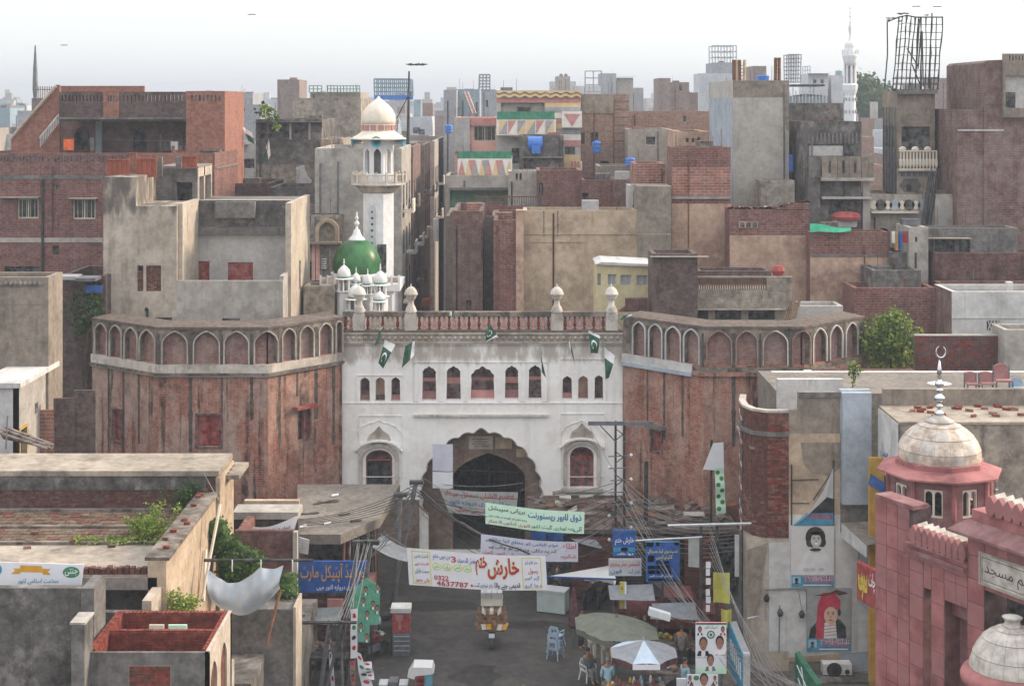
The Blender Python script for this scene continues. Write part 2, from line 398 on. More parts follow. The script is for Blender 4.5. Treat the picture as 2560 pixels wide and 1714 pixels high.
plain('flag_white','#e6e6e8',rough=.8,trans=.2)
plain('net_green','#2f8a6a',rough=.8,dirt=.1)
plain('tarp_green','#1fa07a',rough=.6)
plain('leaf','#5d7a2f',vary=.4,scale=1.3,base2='#93a548',rough=.6,trans=.3)
plain('leaf_dark','#2f4a22',vary=.35,scale=2.0,base2='#45602c',rough=.65,trans=.25)
plain('leaf_moss','#3c5a12',vary=.3,scale=3.0,base2='#55751c',rough=.7,trans=.25)
plain('bark','#4c3b2e',rough=.9)
plain('banner_white','#dddde2',rough=.8,vary=.05)
plain('banner_lilac','#c3c3d0',rough=.8,vary=.08)
plain('banner_mint','#c9e8cf',rough=.8,vary=.05)
plain('banner_dull','#a8aaa6',rough=.85,vary=.12,dirt=.15)
plain('ink_red','#b3202c',rough=.8)
plain('ink_blue','#2f5fa0',rough=.8)
plain('ink_black','#232628',rough=.8)
plain('ink_green','#2c7a4b',rough=.8)
plain('ink_yellow','#d8c93e',rough=.8)
plain('ink_gold','#d29a22',rough=.7)
plain('ink_white','#e4e6e8',rough=.7)
plain('sign_blue','#16509a',rough=.5,vary=.08)
plain('sign_teal','#2a86a8',rough=.5)
plain('sign_grey','#b5b7ba',rough=.6)
plain('sign_green','#256a4f',rough=.5)
plain('sign_yellow','#b3ad45',rough=.7,dirt=.15)
plain('sign_red','#8f2d2a',rough=.6,dirt=.15)
plain('wall_yellow','#b08a33',rough=.75,dirt=.12)
plain('skin','#9a6b50',rough=.7);plain('skin_pale','#c9a58f',rough=.8);plain('skin_grey','#b7b3b0',rough=.8)
plain('hair','#17130f',rough=.7)
plain('robe_cream','#bdb6a6',rough=.9);plain('shirt_blue','#8fb4c4',rough=.9);plain('shirt_white','#cfd2d4',rough=.9)
plain('shirt_grey','#6d7375',rough=.9);plain('trousers_dark','#2b2c31',rough=.9)
plain('umbrella_green','#666a5e',rough=.85,vary=.08,trans=.15);plain('umbrella_grey','#8a8d93',rough=.85,trans=.15)
plain('umbrella_pale','#b7c7d6',rough=.8,trans=.1);plain('umbrella_maroon','#4a1f25',rough=.85)
plain('plastic_blue','#8fa3b5',rough=.5);plain('plastic_white','#cfd0d0',rough=.5)
plain('carton','#7d5f4c',rough=.9,vary=.3,base2='#94745c',dirt=.2);plain('carton_pale','#cdc7b8',rough=.9)
plain('freezer_pale','#b7c6c2',rough=.5,dirt=.1)
plain('car_red','#5e1718',rough=.35,dirt=.2)
plain('tyre','#161616',rough=.9)
plain('steel_shiny','#c9cbcf',rough=.22,metal=1.0)
plain('marble','#a8a098',rough=.6,vary=.18,dirt=.25,base2='#c4bdb4')
plain('marble_warm','#ab9889',rough=.6,vary=.18,dirt=.25,base2='#d3c4b5')
plain('sandstone','#965d5e',rough=.85,vary=.28,scale=.9,base2='#a8706e',dirt=.45)
plain('sandstone_light','#a27070',rough=.8,vary=.15,scale=1.6,base2='#8f605f',dirt=.35)
plain('sandstone_dark','#7d5150',rough=.85,vary=.15,scale=2,dirt=.4)
plain('joint_dark','#3a2426',rough=.95)
plain('tri_red','#c08580',rough=.85);plain('tri_grey','#9a9a9f',rough=.85);plain('tri_yellow','#d9bc8c',rough=.85);plain('tri_white','#e3dcd2',rough=.85)
plain('shutter_brown','#6b3c30',rough=.7,dirt=.3)
plain('chair_pink','#9a6a66',rough=.85,dirt=.15)
plain('lamp_white','#d5d8da',rough=.35)
plain('bird_dark','#22201f',rough=.9)
# ---------------------------------------------------------------- builders shared by many things
def window(parent,fr,r,style='dark',depth=.25,name='window',arched=False):
 """A window set back in an opening r = (u0,v0,u1,v1): frame, panes or shutters, and the dark room behind."""
 u0,v0,u1,v1=r;du,dv=(u1-u0),(v1-v0);k=min(abs(du),abs(dv));t=max(k*.07,.35)
 mats={'dark':('frame_cream','dark_hole'),'hole':('cement_dark','dark_hole'),'cream':('frame_cream','dark_glass'),'red':('wood_red','wood_red'),'maroon':('wood_maroon','wood_maroon'),
   'blue':('frame_cream','glass_pale'),'wood':('wood_brown','dark_hole'),'grill':('metal_dark','dark_hole')}
 fm,pm=mats[style]
 f=MB()
 if style=='hole':
  f.fbox(fr,u0,v1,u1,v1-t*.5,-depth,-depth+.05);fo=f.build(name,fm,parent)
 else:
  f.fbox(fr,u0,v1,u0+t,v0,-depth,-depth+.07).fbox(fr,u1-t,v1,u1,v0,-depth,-depth+.07)
  f.fbox(fr,u0+t,v0,u1-t,v0+t,-depth,-depth+.066).fbox(fr,u0+t,v1-t,u1-t,v1,-depth,-depth+.066)
  if style in('cream','red','maroon','blue','wood'):
   c=(u0+u1)/2;f.fbox(fr,c-t/2,v1-t,c+t/2,v0+t,-depth,-depth+.06)
  if style in('cream','grill'):
   n=5
   for i in range(1,n):a=u0+du*i/n;f.fbox(fr,a-t*.18,v1-t,a+t*.18,v0+t,-depth,-depth+.04)
  if style in('red','maroon'):
   for q in(.33,.66):f.fbox(fr,u0+t,v0+dv*q-t*.3,u1-t,v0+dv*q+t*.3,-depth,-depth+.045)
  fo=f.build(name,fm,parent)
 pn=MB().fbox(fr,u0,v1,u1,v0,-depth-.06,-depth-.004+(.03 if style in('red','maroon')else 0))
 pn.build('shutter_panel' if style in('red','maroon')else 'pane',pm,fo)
 return fo
BLD=[]
def building(name,label,r,Y,Dp,mat,roof='rooftop',par=.6,wins=(),outline=None,group=None,cat='building',zb=0.0,sidemat=None,ledges=(),holes=(),th=.24,swins=()):
 """House front in photo pixels r=(u0,v0,u1[,v1]) at distance Y, Dp metres deep, standing on the ground (or on zb)."""
 u0,v0,u1=r[:3];vb=r[3]if len(r)>3 and r[3]is not None else HV+(CZ-zb)*F/Y
 x0,x1,zt,z0=X(u0,Y),X(u1,Y),Z(v0,Y),Z(vb,Y)
 BLD.append((u0,u1,v0,Y));root=T(name,label,cat,((x0+x1)/2,Y,z0),group);fr=front(Y)
 wins=[(max(w[0],u0+1),max(w[1],v0+1),min(w[2],u1-1))+tuple(w[3:])for w in wins];wins=[w for w in wins if w[2]-w[0]>1]
 ol=outline or rect(u0,v0,u1,vb)
 ol=[(a,min(b,vb))for a,b in ol]
 hs=[rect(*w[:4])for w in wins]+[list(h)for h in holes]
 w=MB();w.plate(fr,ol,hs,th,edge=not(par and not outline))
 if outline:  # stepped silhouettes are solid masses
  b=MB();b.plate(lambda a,q,c:fr(a,q,c),ol,(),Dp-.02,c=-th-.62,back=True)
  w.v,w.f=w.v+b.v,w.f+[tuple(i+len(w.v)for i in q)for q in b.f]
  w2=MB();w2.plate(fr,ol,(),.62,c=-th);w.f+=[tuple(i+len(w.v)for i in q)for q in w2.f[len(tessellate_polygon([[V((a,b,0))for a,b in ol]])):]];w.v+=w2.v
  w.build('wall',mat,root)
 else:
  w.box(x0,x0+th,Y+th,Y+Dp,z0,zt);w.box(x1-th,x1,Y+th,Y+Dp,z0,zt);w.box(x0+th,x1-th,Y+Dp-th,Y+Dp,z0,zt)
  # tops and ends of the front wall
  w.poly((x0,Y,zt),(x1,Y,zt),(x1,Y+th,zt),(x0,Y+th,zt));w.poly((x0,Y,z0),(x0,Y,zt),(x0,Y+th,zt),(x0,Y+th,z0));w.poly((x1,Y,z0),(x1,Y+th,z0),(x1,Y+th,zt),(x1,Y,zt))
  if par:w.poly((x0+th,Y+th,zt-par),(x1-th,Y+th,zt-par),(x1-th,Y+th,zt),(x0+th,Y+th,zt))
  w.build('wall',mat,root)
  MB().box(x0+th+.003,x1-th-.003,Y+th+.68,Y+Dp-th-.003,zt-par-.2,zt-par).build('roof',roof,root)
  if par:MB().box(x0+th+.003,x1-th-.003,Y+th+.003,Y+th+.68,zt-par-.2,zt-par-.004).build('roof',roof,root)
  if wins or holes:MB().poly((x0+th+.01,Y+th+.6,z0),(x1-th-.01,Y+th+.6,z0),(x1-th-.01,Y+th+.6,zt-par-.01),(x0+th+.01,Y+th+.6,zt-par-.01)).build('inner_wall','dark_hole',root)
 rq=random.Random(label);
 if Y>86 and not outline and cat=='building':  # rain pipes down the front, starter rods left standing on the roof
  for k in range(rq.randint(0,2)):xx=lerp(x0+.2,x1-.2,rq.choice((.03,.96,.7,.25)));MB().tube((xx,Y-.05,z0),(xx,Y-.05,zt-rq.uniform(.1,1.5)),.05,5).build('downpipe',rq.choice(['metal_grey','metal_dark','rust']),root)
  for k in range(rq.randint(0,4)):xx,yy=rq.uniform(x0+.2,x1-.2),Y+rq.uniform(.05,Dp*.5);MB().tube((xx,yy,zt-par-.1),(xx+rq.uniform(-.1,.1),yy,zt+rq.uniform(.3,1.3)),.02,4).build('starter_rod','rust',root)
  if rq.random()<.5:xx=rq.uniform(x0+.6,x1-.6);MB().box(xx-.5,xx+.5,Y+Dp*.5,Y+Dp*.5+.8,zt-par+.002,zt+rq.uniform(-.1,.5)).build('roof_box',rq.choice(['cement_dark','brick_red','plaster_pale','metal_grey','wood_brown']),root)
 for wi in wins:window(root,fr,wi[:4],wi[4]if len(wi)>4 else 'dark',th*.7)
 for a,b,c,d,m in ledges:  # sun shades, slabs and bands: u0, v, u1, projection, material
  t_=1.6 if d>=0 else 2.5
  MB().fbox(fr,a,b+t_*100/Y,c,b,0.002,max(abs(d),.03)).build('ledge',m,root)
 for(ya,yb,va,vb2,sd)in swins:  # openings seen on a flank: shares of the depth, rows
  xx=x1 if sd>0 else x0;q=MB();q.box(xx+sd*.004,xx+sd*.03,Y+Dp*ya,Y+Dp*yb,Z(vb2,Y),Z(va,Y));q.build('window','dark_hole',root)
 return root
def laid_bricks(parent,fr,a0,b0,a1,b1,bw,bh,mats,joint=.14,proud=.02,nparts=300,seed=1,stagger=True,jit=.006,name='brick',skip=None):
 """Real bricks laid in courses on a frame (metres): the first nparts are parts of their own, the rest one joined part."""
 rn=random.Random(seed);rest=MB();k=0;rows=max(1,round(abs(b1-b0)/bh));sh={}
 hh=(b1-b0)/rows;out=[]
 for i in range(rows):
  cols=max(1,round(abs(a1-a0)/bw));ww=(a1-a0)/cols;o=(ww/2 if(stagger and i%2)else 0)
  for j in range(-1 if o else 0,cols):
   p0=max(a0,min(a1,a0+j*ww+o));p1=max(a0,min(a1,a0+(j+1)*ww+o))
   if abs(p1-p0)<abs(ww)*.2:continue
   out.append((p0,p1,b0+i*hh,b0+(i+1)*hh))
 gap=abs(hh)*joint;
 for p0,p1,q0,q1 in out:
  if skip and skip((p0+p1)/2,(q0+q1)/2):continue
  c=proud+rn.uniform(-jit,jit);g=gap/2*(1 if p1>p0 else-1);h=gap/2
  m=rn.choice(mats)
  if k<nparts:MB().fbox(fr,p0+g,q0+h,p1-g,q1-h,-.05,c).build(name,m,parent)
  else:rest.fbox(fr,p0+g,q0+h,p1-g,q1-h,-.05,c)
  k+=1
 if rest.v:kind(rest.build(name,mats[0],parent),'stuff')
def leaves(n,pts_fn,size,seed=1,droop=.3):
 rn=random.Random(seed);mb=MB()
 for _ in range(n):
  p=V(pts_fn(rn));d=V((rn.gauss(0,1),rn.gauss(0,1),rn.gauss(0,1)-droop)).normalized();s=size*rn.uniform(.6,1.35)
  t=d.orthogonal().normalized();t=(t*math.cos(a:=rn.uniform(0,6.28))+d.cross(t)*math.sin(a))*s*.45
  e=d*s;mb.poly(p,p+e*.5+t,p+e,p+e*.5-t)
 return mb
def cloth(fr_pt,nu,nv,mat,name,parent=None,th=0.0):
 """Cloth sheet from a point function of (s,t) in 0..1."""
 mb=MB()
 for j in range(nv+1):
  for i in range(nu+1):mb.v.append(tuple(fr_pt(i/nu,j/nv)))
 for j in range(nv):
  for i in range(nu):a=j*(nu+1)+i;mb.f.append((a,a+1,a+nu+2,a+nu+1))
 return mb.build(name,mat,parent,smooth=True)
def bil(p00,p10,p11,p01,s,t):return(p00*(1-s)+p10*s)*(1-t)+(p01*(1-s)+p11*s)*t
def lerp(a,b,t):return a+(b-a)*t
def sag(p,q,s,n=14):
 p,q=V(p),V(q);return[p.lerp(q,i/n)-V((0,0,s*4*(i/n)*(1-i/n)))for i in range(n+1)]
def cable(p,q,s,r,label,mat='cable_black',group='overhead cables',n=14):
 o=MB().path(sag(p,q,s,n),r,4).build('overhead_cable',mat);return tag(o,label,'cable',group)
# ---------------------------------------------------------------- ground
g=MB();g.poly((-1500,-300,0),(1500,-300,0),(1500,2400,0),(-1500,2400,0));kind(g.build('ground','earth'),'structure')
rd=MB();rd.poly((X(660,60),50,.004),(X(1640,60),50,.004),(X(1640,72),78.0,.004),(X(930,78),78.0,.004));kind(rd.build('road','asphalt'),'structure')
# ---------------------------------------------------------------- the white gate
GYD=78.0;gf=front(GYD)
gate=T('city_gate','white plastered old city gate with a many lobed arch between two brick bastions','gate',(X(1206,GYD),GYD,0))
gu0,gu1,gtop,gbot=E_.u(15),E_.u(1925),E_.v(712),HV+CZ*F/GYD
upper=[E_.r(135,1015,203,1180),E_.r(240,1013,306,1180),E_.r(347,1013,410,1180),E_.r(558,940,655,1175),E_.r(723,937,822,1172),E_.r(888,938,1052,1168),
   E_.r(1122,935,1215,1166),E_.r(1283,932,1372,1165),E_.r(1513,1005,1580,1166),E_.r(1620,1003,1690,1166),E_.r(1732,1000,1792,1166)]
def upper_arch(r):w=(r[2]-r[0])/2;return cusped(*r,spring=w*1.05,k=5,amp=.08,ogee=.14)
big=[(1070.0,1385.0),(1336.0,1385.0),(1336.0,1300.0)]
for i in range(105):  # lobed half ellipse that draws in again below its springing
 t=math.radians(lerp(-22,202,i/104));lo=abs(math.sin(i/104*15*math.pi))**.7;f=.955+.05*lo;tip=7*max(0,1-abs(i-52)/3.5)
 big.append((1203+153*f*math.cos(t),1236-160*f*math.sin(t)-tip))
big.append((1070.0,1300.0))
lw=(914.0,1124.0,981.0,1228.5);rw=(1425.0,1116.0,1484.5,1219.0)
lwo=arch(*lw,spring=24,point=.0);rwo=arch(*rw,spring=24,point=.0)
w=MB();w.plate(gf,rect(gu0,gtop,gu1,gbot),[upper_arch(r)for r in upper]+[big,lwo,rwo],.9,edge=True)
w.box(X(gu0,GYD),X(H.u(690),GYD),GYD+4.2,GYD+5.0,0,Z(gtop,GYD));w.box(X(H.u(1330),GYD),X(gu1,GYD),GYD+4.2,GYD+5.0,0,Z(gtop,GYD));w.box(X(H.u(690),GYD),X(H.u(1330),GYD),GYD+4.2,GYD+5.0,6.41,Z(gtop,GYD));w.box(X(gu0,GYD),X(gu0,GYD)+.5,GYD+.9,GYD+4.2,0,Z(gtop,GYD));w.box(X(gu1,GYD)-.5,X(gu1,GYD),GYD+.9,GYD+4.2,0,Z(gtop,GYD))
w.build('wall','gate_white',gate)
MB().box(X(gu0,GYD),X(gu1,GYD),GYD+.02,GYD+5.0,Z(gtop,GYD)+.003,Z(gtop,GYD)+.12).build('roof','roof_brown',gate)
# soffit behind the lobed arch: a second, pointed arch of exposed brown masonry, then the dark passage
inner=arch(H.u(768),E_.v(1528),H.u(1258),1385,spring=64,point=.42,n=12)
sf=MB();f2=front(GYD+.9);bo=rect(H.u(500),E_.v(1320),H.u(1420),1396);sf.plate(f2,bo,[inner],1.2);so_=sf.build('arch_soffit','gate_brown',gate)
pas=MB();xa,xb=X(H.u(700),GYD),X(H.u(1320),GYD)
pas.box(xa-.3,xa,GYD+2.1,GYD+14,0,6.4);pas.box(xb,xb+.3,GYD+2.1,GYD+14,0,6.4);pas.box(xa,xb,GYD+2.1,GYD+14,6.1,6.4);pas.build('passage','brick_dark',gate)
MB().box(xa,xb,GYD+13.8,GYD+14,.01,6.1).build('passage_dark_back','dark_hole',gate)  # black board added to close the passage and keep it dark
rn=random.Random(3)
for i in range(5):  # timber props and rods standing inside the passage
 xx=lerp(xa+.3,xb-.3,(i+.5)/5);MB().tube((xx,GYD+3.2,.01),(xx+rn.uniform(-.3,.3),GYD+3.2,5.6),.05).build('prop','metal_dark',gate)
for zz in(3.6,4.6,5.3):MB().tube((xa,GYD+3.0,zz),(xb,GYD+3.0,zz+rn.uniform(-.2,.2)),.035).build('tie_rod','metal_grey',gate)
pl=MB().fbox(f2,E_.u(875),E_.v(1502),E_.u(1040),E_.v(1412),0.004,.06).build('plaque','gate_stained',gate)
for i in range(4):MB().fbox(f2,E_.u(900+12*(i%2)),E_.v(1436+16*i),E_.u(1012-9*(i%3)),E_.v(1432+16*i),.06,.066).build('lettering','ink_black',pl)
# ashlar blocks of the bare soffit
for i,(a0,b0,a1,b1)in enumerate([(750,1420,858,1500),(1058,1416,1170,1500),(640,1500,730,1560),(1200,1500,1290,1556)]):
 MB().fbox(f2,E_.u(a0),E_.v(b1),E_.u(a1),E_.v(b0),.003,.035).build('stone',['gate_brown','plaster_tan'][i%2],gate)
# mouldings, frieze, cornices
def band(v0,v1,pr,mat,a=gu0,b=gu1,nm='moulding'):return MB().fbox(gf,a,v1,b,v0,.003,pr).build(nm,mat,gate)
band(E_.v(712),E_.v(722),.14,'gate_stained');band(E_.v(722),E_.v(770),.04,'gate_stained',nm='frieze');band(E_.v(770),E_.v(783),.16,'gate_stained');band(E_.v(783),E_.v(797),.07,'gate_white')
for i in range(46):  # carved leaves of the frieze
 u=lerp(gu0+6,gu1-6,(i+.5)/46);MB().lathe(gf(u,E_.v(747),.06),[(.02,-.13),(.11,-.02),(.1,.05),(.02,.13)],6).build('frieze_leaf','gate_stained',gate)
band(E_.v(1266),E_.v(1280),.16,'white_trim',E_.u(500),E_.u(1420));band(E_.v(1184),E_.v(1192),.05,'gate_white')
def outline_strip(pts,wd,pr,mat,nm,closed=False,fr=gf,cc=.003):
 mb=MB();n=len(pts)
 for i in range(n if closed else n-1):
  a,b=V(pts[i]+(0,)),V(pts[(i+1)%n]+(0,));d=(b-a)
  if d.length<1e-6:continue
  t=V((-d.y,d.x,0)).normalized()*wd/2;e=d.normalized()*wd*.04
  q=[a-e-t,b+e-t,b+e+t,a-e+t];p=[fr(k.x,k.y,c)for c in(cc,pr)for k in q];k=len(mb.v);mb.v+=[tuple(z)for z in p]
  mb.f+=[tuple(k+j for j in f)for f in((4,5,6,7),(0,1,5,4),(1,2,6,5),(2,3,7,6),(3,0,4,7))]
 return mb.build(nm,mat,gate)
def edge_frame(a0,b0,a1,b1,nm='panel_moulding',pr=.045):return outline_strip(rect(*E_.r(a0,b0,a1,b1)),1.6,pr,'gate_white',nm,True)
edge_frame(500,912,1420,1192);edge_frame(115,1000,425,1190);edge_frame(1500,890,1810,1186)
edge_frame(130,1275,422,1690);edge_frame(1503,1262,1800,1690)
outline_strip([(a,b)for a,b in big[2:]],2.2,.05,'white_trim','arch_rim')
for a,b in((690,920),(1086,920),(520,920),(1250,920),(855,920),(1396,920)):MB().fbox(gf,E_.u(a-14),E_.v(1180),E_.u(a+14),E_.v(b),.003,.05).build('pilaster','gate_white',gate)
for c0,r in((lw,lwo),(rw,rwo)):
 cx=(c0[0]+c0[2])/2;hw=(c0[2]-c0[0])/2
 o2=arch(c0[0]-12,c0[1]-12,c0[2]+12,c0[3]-8,spring=36,point=.05)
 outline_strip(o2[1:]+[o2[0]],9,.14,'white_trim','window_surround');outline_strip([(c0[0]-24,c0[1]-2)]+[(cx+(hw+22)*math.cos(math.pi-t*math.pi/10),c0[1]+4-(hw+6)*math.sin(t*math.pi/10)*.72)for t in range(11)]+[(c0[2]+24,c0[1]-2)],4.5,.26,'gate_white','hood_moulding')
 MB().fbox(gf,c0[0]-22,c0[3]+7,c0[2]+22,c0[3],.003,.28).build('sill','white_trim',gate)
 cu=cusped(c0[0]-22,E_.v(1305),c0[2]+22,c0[1],spring=36,k=7,amp=.08,ogee=.12);outline_strip(cu[2:],1.8,.04,'gate_white','blind_arch')
 dm=[(cx-27,c0[1]-15),(cx-30,c0[1]-24),(cx-24,c0[1]-38),(cx-10,c0[1]-48),(cx,c0[1]-60),(cx+10,c0[1]-48),(cx+24,c0[1]-38),(cx+30,c0[1]-24),(cx+27,c0[1]-15)]
 m=MB();m.plate(gf,dm,(),.05,c=.06);m.build('dome_relief','gate_stained',gate)
 # wooden frame with a fan light
 fw=MB();fr2=front(GYD+.35);fw.plate(fr2,[q for q in r],[arch(c0[0]+4,c0[1]+4,c0[2]-4,c0[3]-4,spring=20,point=0)],.12);wo_=fw.build('window','wood_red',gate)
 fw=MB();fw.fbox(fr2,c0[0]+4,c0[1]+27,c0[2]-4,c0[1]+23,-.1,0)
 for t in range(1,8):
  a=math.pi*t/8;fw.tube(fr2(cx,c0[1]+24,-.05),fr2(cx+26*math.cos(a),c0[1]+24-20*math.sin(a),-.05),.018,4)
 fw.build('fan_light','wood_red',wo_)
 if c0 is lw:
  fw=MB()
  for i in range(1,9):a=lerp(c0[0]+4,c0[2]-4,i/9);fw.fbox(fr2,a-.35,c0[3]-4,a+.35,c0[1]+27,-.06,-.03)
  fw.build('bars','metal_dark',wo_);MB().box(X(c0[0],GYD),X(c0[2],GYD),GYD+.9,GYD+.95,Z(c0[3],GYD),Z(c0[1],GYD)).build('pane','dark_hole',wo_)
 else:
  for s in(0,1):
   a,b=(c0[0]+4,cx-.6)if s==0 else(cx+.6,c0[2]-4)
   d=MB().fbox(fr2,a,c0[3]-4,b,c0[1]+27,-.12,-.05).build('door','wood_red',gate)
   p=MB()
   for q0,q1 in((.08,.3),(.36,.6),(.66,.94)):p.fbox(fr2,lerp(a,b,.16),lerp(c0[1]+27,c0[3],q1),lerp(a,b,.84),lerp(c0[1]+27,c0[3],q0),-.05,-.02)
   p.build('door_panel','wood_maroon',d)
  MB().box(X(c0[0],GYD),X(c0[2],GYD),GYD+.6,GYD+.65,Z(c0[3],GYD),Z(c0[1],GYD)).build('pane','dark_hole',wo_)
# curtained openings of the upper storey
for i,r in enumerate(upper):
 f3=front(GYD+.62);wd=MB();wd.plate(f3,upper_arch(r),(),.05);wo_=wd.build('window',['wood_maroon','plaster_pinkish'][i%2]if i in(1,2,9,10)else 'wood_maroon',gate)
 if 3<=i<=7:
  q=lerp(r[1],r[3],.36);n=7;lace=[(r[0]+1,q-3),(r[2]-1,q-3)]+[(lerp(r[2]-1,r[0]+1,t/(2*n)),q+(11 if i in(4,6)else 4)+(2.5 if t%2 else 0))for t in range(2*n+1)]
  m=MB();m.plate(f3,lace,(),.02,c=.05);m.build('lace_valance','tri_red' if i!=5 else 'chair_pink',wo_)
 MB().fbox(f3,r[0],r[3],r[2],r[3]-(r[3]-r[1])*.3,.02,.09).build('curtain',['chair_pink','wood_maroon','tri_red'][i%3],wo_)
# plinth of bare masonry
MB().fbox(gf,gu0+1,gbot,H.u(540),H.v(300),.003,.12).build('plinth','gate_brown',gate);MB().fbox(gf,H.u(1384),gbot,gu1-1,H.v(270),.003,.12).build('plinth','gate_brown',gate)
# parapet: posts with mushroom finials, balustrade
posts=[E_.u(128),E_.u(480),E_.u(1477),E_.u(1850)]
zb=Z(E_.v(712),GYD)+.12
for u in posts:
 x=X(u,GYD);y=GYD+.32;h=Z(E_.v(585),GYD)-zb
 po=MB().box(x-.3,x+.3,y-.3,y+.3,zb,zb+h).build('parapet_post','white_trim',gate)
 k=.0075
 MB().lathe((x,y,zb+h+.002),[(.32,0),(.3,.12),(.22,.34),(.17,.4),(.13,.62),(.16,.68),(.24,.76),(.29,.88),(.3,.92),(.36,.94),(.34,1.02),(.27,1.2),(.14,1.33),(.03,1.38),(.025,1.5)],14).build('finial','white_trim',po,True)
edges=[gu0]+posts+[gu1]
for i in range(5):
 ua,ub=edges[i]+(0 if i==0 else 15),edges[i+1]-(0 if i==4 else 15)
 xa_,xb_=X(ua,GYD),X(ub,GYD);zt=Z(E_.v(605),GYD)
 if xb_-xa_<.4:continue
 MB().box(xa_,xb_,GYD+.12,GYD+.52,zt,zt+.24).build('rail','mould_plaster',gate)
 n=max(2,round((xb_-xa_)/.25))
 for k in range(n):
  x=lerp(xa_,xb_,(k+.5)/n);hh=zt-zb
  MB().lathe((x,GYD+.32,zb),[(.075,0),(.075,.06),(.04,.1),(.085,hh*.3),(.09,hh*.42),(.05,hh*.7),(.045,hh*.82),(.075,hh*.9),(.075,hh)],7).build('baluster',['brick_clay','tri_red','gate_stained'][(k%2)if i!=1 else 2 if k%3 else 0],gate)
# ---------------------------------------------------------------- bastions: walls drawn along a bent perimeter
class Perim:
 def __init__(s,pts):
  s.p=[V((a,b,0))for a,b in pts];s.c=[0]
  for i in range(len(pts)-1):s.c.append(s.c[-1]+(s.p[i+1]-s.p[i]).length)
  s.L=s.c[-1]
 def at(s,t,off=0.0,z=0.0):
  i=max(0,min(len(s.p)-2,next((k for k in range(len(s.p)-1)if t<=s.c[k+1]+1e-7),len(s.p)-2)))
  a,b=s.p[i],s.p[i+1];d=(b-a).normalized();q=a+d*(t-s.c[i]);n=V((d.y,-d.x,0))
  for k,j in((i,i-1),(i+1,i+1)):  # mitre near the corners
   if 0<=j<len(s.p)-1 and j!=i and abs(t-s.c[k])<1e-6:
    e=(s.p[j+1]-s.p[j]).normalized();m=V((e.y,-e.x,0));h=(n+m).normalized();n=h/max(h.dot(n),.3)
  return V((q.x+n.x*off,q.y+n.y*off,z))
 def cuts(s,a,b,extra=()):return sorted(set([a,b]+[c for c in s.c if a<c<b]+[e for e in extra if a<e<b]))
 def slab(s,a,b,z0,z1,o0,o1,mb):
  cs=s.cuts(a,b)
  for i in range(len(cs)-1):
   p=[s.at(t,o,z)for o in(o0,o1)for z in(z0,z1)for t in(cs[i],cs[i+1])];k=len(mb.v);mb.v+=[tuple(q)for q in p]
   mb.f+=[tuple(k+j for j in f)for f in((4,5,7,6),(0,2,3,1),(2,6,7,3),(0,1,5,4))]
   if i==0:mb.f.append((k,k+4,k+6,k+2))
   if i==len(cs)-2:mb.f.append((k+1,k+3,k+7,k+5))
  return mb
